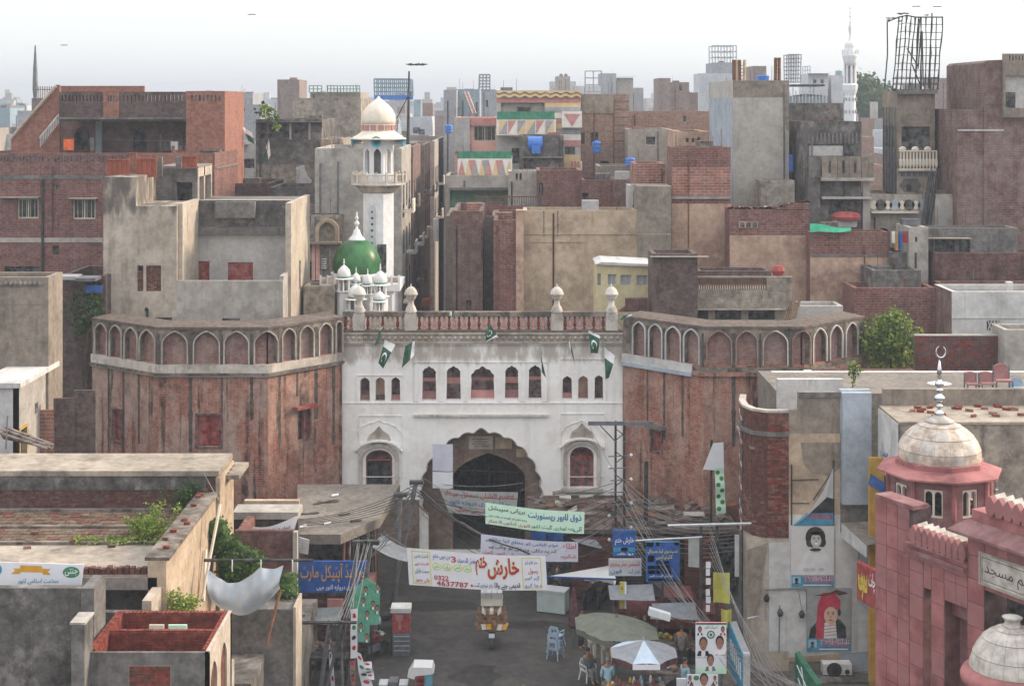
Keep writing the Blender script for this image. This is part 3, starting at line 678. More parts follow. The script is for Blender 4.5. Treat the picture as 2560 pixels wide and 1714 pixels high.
def bastion(root,pr,back,ztop,zn1,zn0,niches,openings,bricks,rims,bands):
 """Wall with real openings, a blind arcade of pointed niches near the top, and a flat roof."""
 def mat_of(t):return bricks[max(i for i in range(len(pr.c)-1)if pr.c[i]<=t+1e-6)]
 # lower wall per facet, with openings (s0, s1, z0, z1)
 for i in range(len(pr.p)-1):
  a,b=pr.c[i],pr.c[i+1];dd=(pr.p[i+1]-pr.p[i]).normalized();fr=plane(pr.p[i]-dd*a,dd,(0,0,1),(dd.y,-dd.x,0))
  hs=[[(o[0],o[2]),(o[1],o[2]),(o[1],o[3]),(o[0],o[3])]for o in openings if a<=o[0]<b]
  m=MB();m.plate(fr,[(a,0),(b,0),(b,zn0),(a,zn0)],hs,.5);m.build('wall',bricks[i],root)
 # arcade zone
 for k,(s0,s1)in enumerate(niches):pass
 n=8;hole={}
 mb=MB();rc=MB();at=pr.at;cur=0.0;dep=-.26
 def top_of(s0,s1,t):
  x=min(1.0,abs((t-(s0+s1)/2)/((s1-s0)/2)));h=(s1-s0)*.52
  return zn1-h+h*((1-x**2)**.5*.72+.28*(1-x))
 def quad(p,q,z0a,z0b,z1a,z1b,o=0.0):mb.poly(at(p,o,z0a),at(q,o,z0b),at(q,o,z1b),at(p,o,z1a))
 segs=[];
 for s0,s1 in niches:
  if s0>cur+1e-6:segs.append((cur,s0,None))
  segs.append((s0,s1,1));cur=s1
 if cur<pr.L:segs.append((cur,pr.L,None))
 for a,b,ni in segs:
  cs=pr.cuts(a,b,[a+(b-a)*(.5-.5*math.cos(math.pi*j/(2*n)))for j in range(2*n+1)]if ni else())
  for p,q in zip(cs,cs[1:]):
   if ni:
    quad(p,q,top_of(a,b,p),top_of(a,b,q),ztop,ztop)
    k=len(rc.v)
    rc.poly(at(p,dep,zn0),at(q,dep,zn0),at(q,dep,top_of(a,b,q)),at(p,dep,top_of(a,b,p)))
    mb.poly(at(p,0,top_of(a,b,p)),at(q,0,top_of(a,b,q)),at(q,dep,top_of(a,b,q)),at(p,dep,top_of(a,b,p)))
   else:quad(p,q,zn0,zn0,ztop,ztop)
  if ni:
   for e in(a,b):
    ee=e+(1e-4 if e==a else-1e-4);mb.poly(at(ee,0,zn0),at(ee,dep,zn0),at(ee,dep,top_of(a,b,e)),at(ee,0,top_of(a,b,e)))
   # each niche: a brick back panel and a raised rim
   bk=MB();cs2=cs
   for p,q in zip(cs2,cs2[1:]):bk.poly(at(p,dep+.003,zn0),at(q,dep+.003,zn0),at(q,dep+.003,top_of(a,b,q)),at(p,dep+.003,top_of(a,b,p)))
   nb=bk.build('niche','niche_brick',root)
   rm=rims(a,b)
   if rm:
    w_=.065;r=MB();ring=[(a,zn0)]+[(t,top_of(a,b,t))for t in cs]+[(b,zn0)];mid=(a+b)/2
    def outw(t,z,i):
     if i==0 or i==len(ring)-1:return(t-w_ if i==0 else t+w_,z)
     dx=(t-mid)/((b-a)/2);v=V((dx*.9,max(.25,1-abs(dx))*1.0+.15,0)).normalized();return(t+v.x*w_,z+v.y*w_)
    for i in range(len(ring)-1):
     (t0,z0),(t1,z1)=ring[i],ring[i+1];(u0,y0),(u1,y1)=outw(t0,z0,i),outw(t1,z1,i+1)
     c=.07;r.poly(at(t0,c,z0),at(t1,c,z1),at(u1,c,y1),at(u0,c,y0));r.poly(at(u0,c,y0),at(u1,c,y1),at(u1,0,y1),at(u0,0,y0));r.poly(at(t0,c,z0),at(t0,-.05,z0),at(t1,-.05,z1),at(t1,c,z1))
    r.build('arch_rim',rm,nb)
 mb.build('arcade','mould_plaster',root)
 for a,b,z0,z1,pj,m in bands:pr.slab(a,b,z0,z1,.003,pj,MB()).build('band',m,root)
 # soot runs below the gaps between the niches
 rs=random.Random(int(ztop*100)+len(bricks[0]));gaps=[(a[1]+b[0])/2 for a,b in zip(niches,niches[1:])]
 for g in gaps:
  w_,hgt=rs.uniform(.05,.13),rs.uniform(1.2,5.0);m=MB();n=14;z_=zn0+.02;off=.006
  wb=w_
  for i in range(n):
   wa,wb=wb,w_*rs.uniform(.6,1.15);za,zc_=z_-.6-hgt*i/n,z_-.6-hgt*(i+1)/n;o=0
   if abs(g-min(pr.c,key=lambda c:abs(c-g)))<.3:continue
   m.poly(at(g-wa+o,off,za),at(g+wa+o,off,za),at(g+wb,off,zc_),at(g-wb,off,zc_))
  if m.v:m.build('soot_run','soot',root)
  if g-w_>0:pr.slab(g-w_*.8,g+w_*.8,zn0-.56,zn1-.1,.002,.03,MB()).build('pilaster','soot',root)
 # flat roof with a thick sloping coping
 cs=pr.cuts(0,pr.L);o=MB()
 for p,q in zip(cs,cs[1:]):
  o.poly(at(p,.05,ztop),at(q,.05,ztop),at(q,-1.3,ztop+.12),at(p,-1.3,ztop+.12));o.poly(at(p,.05,ztop),at(p,.05,ztop-.12),at(q,.05,ztop-.12),at(q,.05,ztop))
  o.poly(at(p,-1.3,ztop+.12),at(q,-1.3,ztop+.12),at(q,-1.3,ztop-1.8),at(p,-1.3,ztop-1.8))
 o.build('coping','roof_brown',root);o=MB()
 o.poly(*([at(t,-1.29,ztop-1.8)for t in cs]+[V((x,y,ztop-1.8))for x,y in back]));o.build('roof','roof_brown',root)
 sidew=MB();pts=[at(pr.L,0,0)]+[V((x,y,0))for x,y in back]+[at(0,0,0)]
 for p,q in zip(pts,pts[1:]):sidew.poly(p,q,V((q.x,q.y,ztop-1.7)),V((p.x,p.y,ztop-1.7)))
 sidew.build('wall',bricks[0],root)
def shutter(root,pr,o,mat='wood_red',double=True,nm='window_shutter',depth=-.2):
 i=max(k for k in range(len(pr.c)-1)if pr.c[k]<=o[0]+1e-6);dd=(pr.p[i+1]-pr.p[i]).normalized();fr=plane(pr.p[i]-dd*pr.c[i],dd,(0,0,1),(dd.y,-dd.x,0))
 s0,s1,z0,z1=o;halves=[(s0,(s0+s1)/2-.012),((s0+s1)/2+.012,s1)]if double else[(s0,s1)]
 for a,b in halves:
  lf=MB().fbox(fr,a,z0,b,z1,depth-.05,depth).build(nm,mat,root);q=MB()
  for za in(z0+.04,(z0+z1)/2-.06,z1-.14):q.fbox(fr,a+.04,za,b-.04,za+.1,depth,depth+.03)
  for t in(.0,.5,1.0):x=lerp(a+.05,b-.1,t);q.fbox(fr,x,z0+.14,x+.05,z1-.14,depth,depth+.024)
  q.build('rail',mat,lf)
 fb=MB()
 for q in((s0-.08,z0-.08,s1+.08,z0),(s0-.08,z1,s1+.08,z1+.08),(s0-.08,z0,s0,z1),(s1,z0,s1+.08,z1)):fb.fbox(fr,*q,.003,.05)
 fb.build('window_frame','wood_maroon',root);return fr
def S(pr,i,u):  # perimeter position of facet i under photo column u
 p,q=pr.p[i],pr.p[i+1];k=(u-CU)/F;t=(k*p.y-p.x)/((q.x-p.x)-k*(q.y-p.y));return pr.c[i]+t*(q-p).length
def ZB(pr,i,u,v):t=S(pr,i,u);return Z(v,pr.at(min(max(t,pr.c[i]+1e-5),pr.c[i+1]-1e-5)).y)
lb=T('bastion','left brick bastion with white rimmed arch niches beside the white gate','bastion',(X(540,76),76,0),'gate bastions')
pL=Perim([(X(D.u(628),77.2),77.2),(X(D.u(1078),74.0),74.0),(X(D.u(1825),74.0),74.0),(X(gu0-.5,77.6),77.6)])
cen=[(0,650,728),(0,752,828),(0,852,936),(0,955,1055),(1,1108,1272),(1,1322,1490),(1,1530,1690)]
nl=[(S(pL,f,D.u(a)),S(pL,f,D.u(b)))for f,a,b in cen]+[(S(pL,1,D.u(1735)),S(pL,2,D.u(1885)))]+[(S(pL,2,D.u(a)),S(pL,2,D.u(b)))for a,b in((1920,2005),(2040,2130),(2172,2255),(2285,2325))]
zt=Z(D.v(672),74.0);zn0=Z(D.v(925),74.0);zn1=Z(D.v(705),74.0)
op=[(S(pL,0,D.u(768)),S(pL,0,D.u(828)),ZB(pL,0,D.u(800),D.v(1450)),ZB(pL,0,D.u(800),D.v(1238))),
  (S(pL,1,D.u(1342)),S(pL,1,D.u(1506)),Z(D.v(1485),74),Z(D.v(1270),74)),(S(pL,2,D.u(2028)),S(pL,2,D.u(2108)),ZB(pL,2,D.u(2070),D.v(1438)),ZB(pL,2,D.u(2070),D.v(1228)))]
zb_=Z(D.v(1010),74.0)
bastion(lb,pL,[(X(gu0-.5,84),84),(X(240,84),84)],zt,zn1,zn0,nl,op,['brick_bastion','brick_bastion','brick_bastion_warm'],lambda a,b:'rim_trim',
  [(0,pL.L,zn0-.42,zn0-.02,.1,'white_trim'),(0,pL.L,zn0-.55,zn0-.423,.2,'mould_plaster'),(0,pL.L,zb_,zn0-.553,.13,'white_trim')])
shutter(lb,pL,op[0],double=False);shutter(lb,pL,op[1])
fr=shutter(lb,pL,(op[2][0]+.42,op[2][1],op[2][2],op[2][3]),double=False,nm='door');MB().fbox(fr,op[2][0],op[2][2],op[2][0]+.42,op[2][3],-.4,-.3).build('doorway','dark_hole',lb)
MB().fbox(fr,op[2][0]-.35,op[2][3]+.06,op[2][1]+.2,op[2][3]+.2,.06,.4).build('lintel','wood_red',lb)
rb=T('bastion','right brick bastion with sooty brick arch niches and one white limewashed flank','bastion',(X(1880,76),76,0),'gate bastions')
pR=Perim([(X(gu1+1,77.8),77.8),(X(F_.u(165),74.0),74.0),(X(F_.u(845),74.0),74.0),(X(F_.u(1252),77.6),77.6)])
nr=[(S(pR,0,E_.u(a)),S(pR,0,E_.u(b)))for a,b in((1998,2078),(2108,2192),(2222,2318))]+[(S(pR,0,F_.u(32)),S(pR,0,F_.u(130)))]+[(S(pR,1,F_.u(a)),S(pR,1,F_.u(b)))for a,b in((185,345),(385,522),(570,728))]+[(S(pR,1,F_.u(770)),S(pR,2,F_.u(882)))]+[(S(pR,2,F_.u(a)),S(pR,2,F_.u(b)))for a,b in((905,992),(1020,1100),(1128,1205))]
zt=Z(F_.v(668),74.0);zn0=Z(F_.v(935),74.0);zn1=Z(F_.v(702),74.0);sw=S(pR,0,F_.u(92))
opr=[(S(pR,0,E_.u(2118)),S(pR,0,E_.u(2190)),ZB(pR,0,E_.u(2150),E_.v(1518)),ZB(pR,0,E_.u(2150),E_.v(1372)))]
bastion(rb,pR,[(X(F_.u(1252),84),84),(X(gu1+1,84),84)],zt,zn1,zn0,nr,opr,['brick_bastion_warm','brick_bastion_warm','brick_orange'],
  lambda a,b:'plaster_white' if b<sw+1 else('white_trim' if 5<a<5.01 or a>nr[7][1]or abs(a-nr[6][0])<.01 else 'niche_brick'),
  [(0,sw,zn0-.42,zn0-.02,.12,'plaster_white'),(0,sw,zn0-.6,zn0-.423,.2,'plaster_blue'),(sw+.01,pR.L,zn0-.3,zn0-.1,.1,'mould_plaster'),(sw+.01,pR.L,zn0-.5,zn0-.302,.16,'brick_bastion_warm')])
fr=shutter(rb,pR,opr[0],double=False);o=opr[0];MB().fbox(fr,o[0]-.12,o[3]+.1,o[1]+.3,o[3]+.28,.06,.42).build('lintel','cement_dark',rb)
# ---------------------------------------------------------------- flags on the gate
def flag(p0,pts,lab,hoist=.25,crescent=True,Y=76.6,pole_to=None,n=6):
 """Green flag with white hoist band: pts are its four corners in photo pixels (hoist top, hoist bottom, fly bottom, fly top)."""
 q=[P(*a,Y)for a in pts];rt=T('flag',lab,'flag',tuple(P(*p0,Y)),'flags flown from the gate')
 pb=V((q[0].x,GYD-.1,P(*p0,Y).z));MB().tube(P(*p0,Y),q[0].lerp(q[1],.5)if pole_to is None else P(*pole_to,Y),.018,5).tube(P(*p0,Y),V((P(*p0,Y).x,GYD-.02,P(*p0,Y).z-.2)),.018,5).build('flag_pole','metal_grey',rt)
 def pt(s,t,c=0):
  w=bil(q[0],q[3],q[2],q[1],s,t);return w+V((0,.10*math.sin(5.5*s+2.2*t)-c,0))
 ph=R.random()
 wm=cloth(lambda s,t:pt(s*hoist,t),3,4,'flag_white','white_band',rt)
 gm=cloth(lambda s,t:pt(hoist+s*(1-hoist),t),8,6,'flag_green','green_field',rt)
 if crescent:
  for sgn in(0,1):
   m=MB();N=12;c0,c1=.5+hoist/2,.5
   for i in range(N):
    def rg(a,rr,dx):return(c0+(rr*math.cos(a)+dx)*.75,c1+rr*math.sin(a))
    a0,a1=2*math.pi*i/N*.72+.95-.05,2*math.pi*(i+1)/N*.72+.95-.05
    k=[rg(a0,.3,0),rg(a1,.3,0),rg(a1,.25 if 0<i<N-1 else .29,.07),rg(a0,.25 if 0<i else .29,.07)]
    m.poly(*[pt(x,y,.012 if sgn else-.012)for x,y in k])
   for i in range(5):
    a=i*2*math.pi/5;m.poly(*[pt(c0+.16+r_*math.cos(b)*.7,c1-.14+r_*math.sin(b),.012 if sgn else-.012)for r_,b in((0,0),(.04,a-.6),(.11,a),(.04,a+.6))])
   m.build('crescent_and_star','flag_white',gm)
 return rt
e=E_
flag(e(292,668),[e(268,690),e(292,665),e(262,790),e(236,798)],'narrow folded dark green flag at the left end of the gate parapet',.12,False)
flag(e(302,740),[e(305,760),e(376,795),e(292,958),e(262,915)],'big tilted green flag with white band upper left of the gate windows',.3)
flag(e(515,760),[e(510,768),e(505,865),e(418,955),e(445,800)],'hanging flag of two green and white folds left of the middle windows',.3,False)
flag(e(1020,650),[e(1072,738),e(996,776),e(986,722),e(1022,648)],'green flag with clear white crescent under the middle of the balustrade',.13)
flag(e(1370,848),[e(1368,852),e(1366,968),e(1404,1022),e(1376,905)],'slim limp green flag over the rightmost middle window',.2,False)
flag(e(1556,738),[e(1556,742),e(1560,800),e(1602,938),e(1584,838)],'slim limp flag hanging above the right trio of windows',.3,False)
flag(e(1650,655),[e(1690,695),e(1770,735),e(1755,855),e(1705,848)],'green flag with crescent flying just below the right balustrade section',.14)
flag(e(1800,800),[e(1798,805),e(1872,870),e(1832,1020),e(1806,1028)],'twisted green and white flag at the right edge of the gate',.35,False)
flag(e(1905,625),[e(1990,590),e(1930,622),e(1902,628),e(1935,590)],'small crumpled flag blowing at the corner of the right bastion roof',.4,False)
flag(e(790,640),[e(748,568),e(745,590),e(782,606),e(778,562)],'small fluttering flag on top of the balustrade rail',.4,False)
# ---------------------------------------------------------------- grey plastered house behind the left bastion
def prism(fr,pts,dep,name,mat,parent,holes=()):
 m=MB();m.plate(fr,pts,holes,dep,back=True);return m.build(name,mat,parent)
def pbox(u0,v0,u1,v1,Y,D):return X(u0,Y),X(u1,Y),Y,Y+D,Z(v1,Y),Z(v0,Y)
HB=79.6;hf=front(HB);gb=HV+CZ*F/HB
gh=T('grey_house','grey plastered house with a recessed terrace and red doors behind the left bastion','house',(X(480,HB),HB,0))
d=D
hole_b=[rect(*d.r(935,255,975,430)),rect(*d.r(995,255,1096,430)),rect(*d.r(1055,608,1170,700))]
prism(hf,[d(703,3000),d(1203,3000),(d.u(1203),A.v(1402)),(A.u(925),A.v(1402)),(A.u(925),A.v(1205)),(A.u(710),A.v(1205))][:0]+[(d.u(703),gb),(d.u(1203),gb),(d.u(1203),A.v(1402)),(A.u(925),A.v(1402)),(A.u(925),A.v(1205)),(d.u(703),A.v(1205))],.5,'wall','cement_mould',gh,hole_b)
fb=lambda a,b,c=0:hf(a,b,c-.5)
prism(fb,[(d.u(703),gb),(d.u(1203),gb),(d.u(1203),A.v(1402)),(A.u(925),A.v(1402)),(A.u(925),A.v(1205)),(d.u(703),A.v(1205))],3.9,'wall','cement_mould',gh)
sc_=F/HB
for r in(d.r(935,292,975,430),d.r(995,255,1096,430)):laid_bricks(gh,hf,r[0],r[3],r[2],r[1],.24*sc_,.085*sc_,['brick_old_clay','brick_clay_dark'],proud=-.06,nparts=60,seed=int(r[0]))
MB().box(*pbox(*d.r(935,255,975,292),HB+.3,.1)).build('window','dark_hole',gh)
MB().box(*pbox(*d.r(1055,608,1170,660),HB+.25,.1)).build('window','dark_hole',gh)
for bx_,mt in(((703,640,770,660),'brick_old_clay'),):MB().fbox(hf,*[d.r(*bx_)[i]for i in(0,3,2,1)],.003,.2).build('ledge',mt,gh)
# stained strip where an older wall joined
# terrace block on the right: parapet, floor, back wall with doors, pier, cornice
bt=d.v(358);xr,xl=X(d.u(1925),HB),X(d.u(1203),HB)
m=MB();m.box(xl,xr,HB-.004,HB+.22,0,Z(bt,HB));m.box(xr-.22,xr,HB+.22,HB+4.6,0,Z(d.v(330),HB));m.build('terrace_parapet','cement',gh)
MB().box(xl,xr-.23,HB+.23,HB+4.6,Z(bt,HB)-1.3,Z(bt,HB)-1.1).build('terrace_floor','rooftop',gh)
MB().fbox(hf,*[d.r(1512,612,1635,660)[i]for i in(0,3,2,1)],.003,.02).build('window','dark_hole',gh)
YB=HB+4.5;bf=front(YB);
doors=[rect(*d.r(1550,232,1722,420)),rect(*d.r(1290,225,1425,420))]
prism(bf,[(d.u(1200),gb-90),(d.u(1990),gb-90),(d.u(1990),A.v(1362)),(A.u(1330),A.v(1362)),(A.u(1330),A.v(1402)),(d.u(1200),A.v(1402))],.35,'back_wall','plaster_pale',gh,doors)
for i,r in enumerate((d.r(1550,232,1722,420),d.r(1312,225,1425,420))):window(gh,bf,r,'red',.12,'door')
MB().box(*pbox(*d.r(1288,222,1312,420),YB+.36,.1)).build('doorway','dark_hole',gh)
MB().fbox(bf,d.u(1330),d.v(40),d.u(1992),d.v(-10),.003,.3).build('cornice','cement_dark',gh)
MB().fbox(bf,d.u(1330),d.v(-10),d.u(1992),A.v(1362),.003,.1).build('stained_parapet','cement_sooty',gh)
MB().fbox(bf,A.u(1475),A.v(1478),A.u(1745),A.v(1370),.1,.55).build('vent_box','cement_dark',gh)
MB().box(X(d.u(1990),YB),X(d.u(1990),YB)+.3,YB-2.6,YB+5.0,0,Z(A.v(1362),YB)).build('pier_wall','cement_warm',gh)
MB().box(X(A.u(1330),YB),X(d.u(1990),YB),YB+.36,YB+4.9,5,Z(A.v(1372),YB)).build('roof','rooftop',gh)
MB().box(xl-.02,xl+.24,HB+.3,HB+4.4,8,Z(A.v(1385),HB+.4)).build('side_wall','cement_warm',gh)
for y0,a,b in((5.0,330,420),(3.2,590,625)):MB().box(X(d.u(1990),YB)+.301,X(d.u(1990),YB)+.32,HB+y0,HB+y0+.5,Z(d.v(b),YB),Z(d.v(a-100 if y0==5.0 else a),YB)).build('slit','dark_hole',gh)
pp=[hf(d.u(1005),d.v(640),.12),hf(d.u(1005),d.v(550),.12),hf(d.u(1005),d.v(540),.3),hf(d.u(1005),d.v(552),.42)];MB().path(pp,.07,8).build('vent_pipe','metal_dark',gh)
# room on its roof
rm=T('roof_room','unfinished rooftop room with a dark doorway on the grey house','room',(X(470,84.4),84.4,Z(A.v(1402),84.4)))
rf=front(84.4);r0=A.r(1065,1145,1342,1405)
prism(rf,rect(*r0),.3,'wall','cement_dark',rm,[rect(*A.r(1200,1240,1308,1400))]);MB().box(*pbox(*A.r(1200,1240,1308,1405),85.6,.1)).build('doorway','dark_hole',rm)
x=X(r0[2],84.4);zt_,z0_=Z(r0[1],84.4),Z(r0[3],84.4)
m=MB()
for y0 in(84.7,86.3,88.3):m.box(x-.25,x,y0,y0+.28,z0_,zt_)
m.box(x-.25,x,84.98,88.3,zt_-.5,zt_);m.build('side_piers','cement_warm',rm);MB().box(X(r0[0],84.4),x,84.7,88.6,zt_+.002,zt_+.1).build('roof','rooftop',rm)
MB().box(X(r0[0],84.4),X(r0[0],84.4)+.2,84.7,88.6,z0_,zt_).build('wall','cement_dark',rm)
fe=T('roof_fence','rust red corrugated sheet fence around the roof of the grey house','fence',(X(330,82),82,Z(A.v(1200),82)))
for a,b,y0,c0,c1,mt in((728,880,82,1090,1205,'railing_red'),(930,1068,82.3,1085,1205,'railing_red'),(1240,1342,84.2,1070,1143,'railing_red'),(880,932,83,1045,1195,'brick_orange')):
 fr=front(y0);n=max(3,int((b-a)/16))
 for k in range(n):MB().fbox(fr,A.u(lerp(a,b,k/n))+.2,A.v(c1),A.u(lerp(a,b,(k+1)/n)),A.v(c0)+R.uniform(-.5,.5),0,.05+.03*(k%2)).build('sheet',mt,fe)
 MB().fbox(fr,A.u(a),A.v(c0+2),A.u(b),A.v(c0-8),-.05,.12).build('rail','railing_red',fe)
for a in(1085,1212):MB().fbox(front(84.0),A.u(a-16),A.v(1205 if a<1100 else 1150),A.u(a+16),A.v(1068),-.3,0).build('post','cement_dark',fe)
# ---------------------------------------------------------------- tall brick house at the left
BH=94.0
bh=building('brick_house','tall maroon brick house with two barred cream windows at the left edge',(-60,A.v(1042),A.u(1460)),BH,8,'brick_maroon',par=1.0,
 wins=[A.r(118,1350,262,1487)+('cream',),A.r(495,1352,650,1492)+('cream',),A.r(372,1255,402,1297)+('dark',),D.r(30,262,270,300)+('hole',),D.r(360,120,400,180)+('hole',)],
 ledges=[(A.u(5),A.v(1338),A.u(275),.6,'cement'),(A.u(480),A.v(1345),A.u(672),.6,'cement')])
fr=front(BH)
for v0,v1,a,b,m in((A.v(1192),A.v(1218),-60,A.u(700),'cement_dark'),(D.v(66),D.v(98),-60,D.u(700),'cement')):MB().fbox(fr,a,v1,b,v0,.003,.04).build('plaster_band',m,bh)
MB().fbox(fr,A.u(285),900,A.u(300),A.v(1220),.003,.12).build('downpipe','metal_dark',bh)
MB().tube(fr(A.u(360),A.v(1570),.1),fr(A.u(362),A.v(1130),.1),.035).build('downpipe','metal_dark',bh)
for i in range(40):a=lerp(5,870,i/40);MB().fbox(fr,A.u(a),A.v(1098),A.u(a+9),A.v(1062),.003,.02).build('parapet_slot','dark_hole',bh)if i not in(14,15,16,30)else None
MB().fbox(fr,A.u(880),A.v(1140),A.u(1450),A.v(1042),.003,.05).build('wall_facing','brick_orange',bh)  # orange sunlight on the parapet, put into its brick colour
up=T('terrace_storey','open upper storey of the tall brick house with arches and hanging washing','storey',(X(350,98),98,Z(A.v(1060),98)))
uf=front(97.4)
sl_=[A(405+14*i,655)for i in range(20)]
prism(uf,rect(*A.r(400,625,1265,805)),.3,'parapet','brick_dark',up,[rect(*A.r(a,648,a+9,690))for a in list(range(420,700,24))+list(range(840,1250,26))])
MB().fbox(uf,A.u(705),A.v(805),A.u(812),A.v(627),.003,.08).build('pilaster','brick_orange',up)
for a in range(735,800,18):MB().fbox(uf,A.u(a),A.v(690),A.u(a+9),A.v(650),.08,.09).build('parapet_slot','dark_hole',up)
MB().fbox(uf,A.u(400),A.v(812),A.u(1265),A.v(798),.02,.45).build('slab_edge','cement_dark',up)
prism(uf,rect(*A.r(1265,620,1530,1420)),7.0,'pier','brick_orange',up)
for a in range(1300,1515,27):MB().fbox(uf,A.u(a),A.v(688),A.u(a+12),A.v(648),.003,.02).build('parapet_slot','dark_hole',up)
MB().fbox(uf,A.u(1368),A.v(1030),A.u(1510),A.v(1018),.003,.6).build('sun_shade','cement_dark',up)
m_=MB().fbox(uf,A.u(1420),A.v(1270),A.u(1485),A.v(1045),.003,.03).build('window','cement_warm',up);MB().fbox(uf,A.u(1445),A.v(1250),A.u(1478),A.v(1095),.03,.04).build('pane','dark_hole',m_)
MB().box(X(A.u(400),97.4),X(A.u(1265),97.4),97.42,101.6,Z(A.v(805),97.4)-.2,Z(A.v(805),97.4)).build('slab','cement_dark',up)
kf=front(101.5);prism(kf,rect(*A.r(395,800,1270,1060)),.3,'back_wall','brick_purple',up,[arch(*A.r(500,868,612,1050),spring=26,point=.2),arch(*A.r(905,872,1000,1050),spring=24,point=.2)])
for r in((490,860,622,1050),(898,868,1008,1050)):MB().box(*pbox(*A.r(*r),101.9,.1)).build('doorway','dark_hole',up)
MB().box(*pbox(*A.r(650,820,692,1050),101.2,.2)).build('pier','plaster_blue',up)
prism(front(98.4),[A(75,1060),A(75,948),A(378,590),A(405,590),A(405,1060)],.3,'stair_wall','brick_orange',up)
MB().tube(front(98.2)(*A(72,945)),front(98.2)(*A(380,585)),.1).build('coping','cement_warm',up)
for i in range(12):
 t=i/11;a,b=lerp(275,398,t),lerp(1000,845,t);MB().fbox(front(97.9),A.u(a),A.v(b),A.u(a+5),A.v(b-62),0,.1).build('stair_baluster','plaster_white',up)
MB().tube(front(97.9)(*A(270,940)),front(97.9)(*A(402,780)),.07).build('stair_rail','plaster_white',up)
prism(front(103),rect(*A.r(378,585,980,700)),.3,'rear_wall','brick_orange',up);MB().box(*pbox(*A.r(375,578,402,600),102.9,.3)).build('chimney','cement_dark',up)
MB().box(X(A.u(-20),94.3),X(A.u(1530),97),94.3,102,Z(A.v(1042),94)-1.0,Z(A.v(1042),94)-.9).build('floor','rooftop',up)
def hung(name,lab,cat,u0,v0,u1,v1,Y,mat,gr=None,amp=.06):
 a,b,c_,d_=P(u0,v0,Y),P(u1,v0,Y),P(u1,v1,Y),P(u0,v1,Y);w=R.uniform(4,9)
 o=cloth(lambda s,t:bil(a,b,c_,d_,s,t)+V((0,amp*math.sin(w*s)*(.3+t),-.02*abs(math.sin(3*s)))),8,4,mat,name);return tag(o,lab,cat,gr)
hung('cloth','bright orange cloth hung before the arch of the brick house','cloth',*A.r(432,945,500,1020),97.2,'railing_red');SPEC['orange_cloth']=(mk_plain,dict(base='#e0662a',rough=.9));bpy.data.objects['cloth'].data.materials[0]=M('orange_cloth')
for i,(a,b,c_,m,l)in enumerate([(1075,955,1160,'trousers_dark','dark washing hung near the right pier of the brick house'),(1162,962,1212,'cloth_white','white shirt drying beside dark washing on the brick house'),(1215,950,1262,'trousers_dark','black trousers drying right of a white shirt on the brick house'),(612,935,640,'shirt_grey','grey shirt hung right of the orange cloth')]):hung('laundry',l,'laundry',*A.r(a,b,c_,1020),98,m,'washing on the brick house')
cable(P(*A(690,945),98),P(*A(1270,950),98),.1,.012,'washing line strung across the arches of the brick house','cable_grey',None)
fl=T('roof_flag','furled dark flag on a thin pole at the far left rooftop','flag',tuple(P(*A(240,680),112)));MB().tube(P(*A(240,680),112),P(*A(235,445),112),.03).build('flag_pole','metal_grey',fl);MB().lathe(P(*A(240,680),112),[(.12,0),(.2,.8),(.16,2.2),(.04,4.0)],7).build('flag_cloth','shirt_grey',fl)
bb=T('bird','small dark bird perched on the tip of the far left flag pole','bird',tuple(P(*A(236,460),112)));MB().ball(P(*A(236,452),112),.16,8,.7,.7,1.6).ball(P(*A(236,443),112),.08,6).build('body','bird_dark',bb)
rl=T('roof_railing','thin rooftop railing beside the stair wall at far left','railing',tuple(P(*A(300,670),110)))
for i in range(9):a=lerp(252,350,i/8);MB().tube(P(*A(a,668),110),P(*A(a,588),110),.03,4).build('upright','rust',rl)
MB().tube(P(*A(250,610),110),P(*A(352,610),110),.03,4).build('rail','rust',rl)
building('house','dim brown house behind the slanting stair wall at the left edge',(A.u(215),A.v(668),A.u(420)),112,8,'hazy_brown')
# ---------------------------------------------------------------- below it: cement wall, dark gap, little white building, stepped walls, planks
cw=building('cement_house','stained cement house with a patterned brick parapet at the left edge',(-60,D.v(335),D.u(330)),70,2.2,'cement_brown',par=.5)
for i in range(9):a=10+33*i;MB().lathe(front(70)(D.u(a),D.v(390),.05),[(.12,0),(.14,.1),(.03,.22)],4).build('parapet_ornament','cement_dark',cw)
MB().fbox(front(70),-60,D.v(520),D.u(300),D.v(405),.003,.02).build('stained_render','cement_brown',cw)
building('house','dark brick house with a small square window in the gap left of the bastion',(D.u(405),D.v(325),D.u(720)),78.6,5,'brick_dark',wins=[D.r(498,440,545,505)+('hole',),D.r(580,365,695,440)+('hole',)])
for i,(a,b,c_)in enumerate([(430,300,560),(560,310,690)]):tag(MB().fbox(front(78.4),D.u(a),D.v(b+34),D.u(c_),D.v(b+12),.0,1.2).build('roof_sheet','metal_pale' if i==0 else 'metal_grey'),['crumpled pale metal sheet on the dark brick house','grey metal sheet on the roof edge of the dark brick house'][i],'sheet')
tag(MB().box(*pbox(*D.r(582,390,692,440),77.8,.1)).build('tarpaulin','sign_blue'),'faded blue tarpaulin hung in the dark gap beside the bastion','tarpaulin')
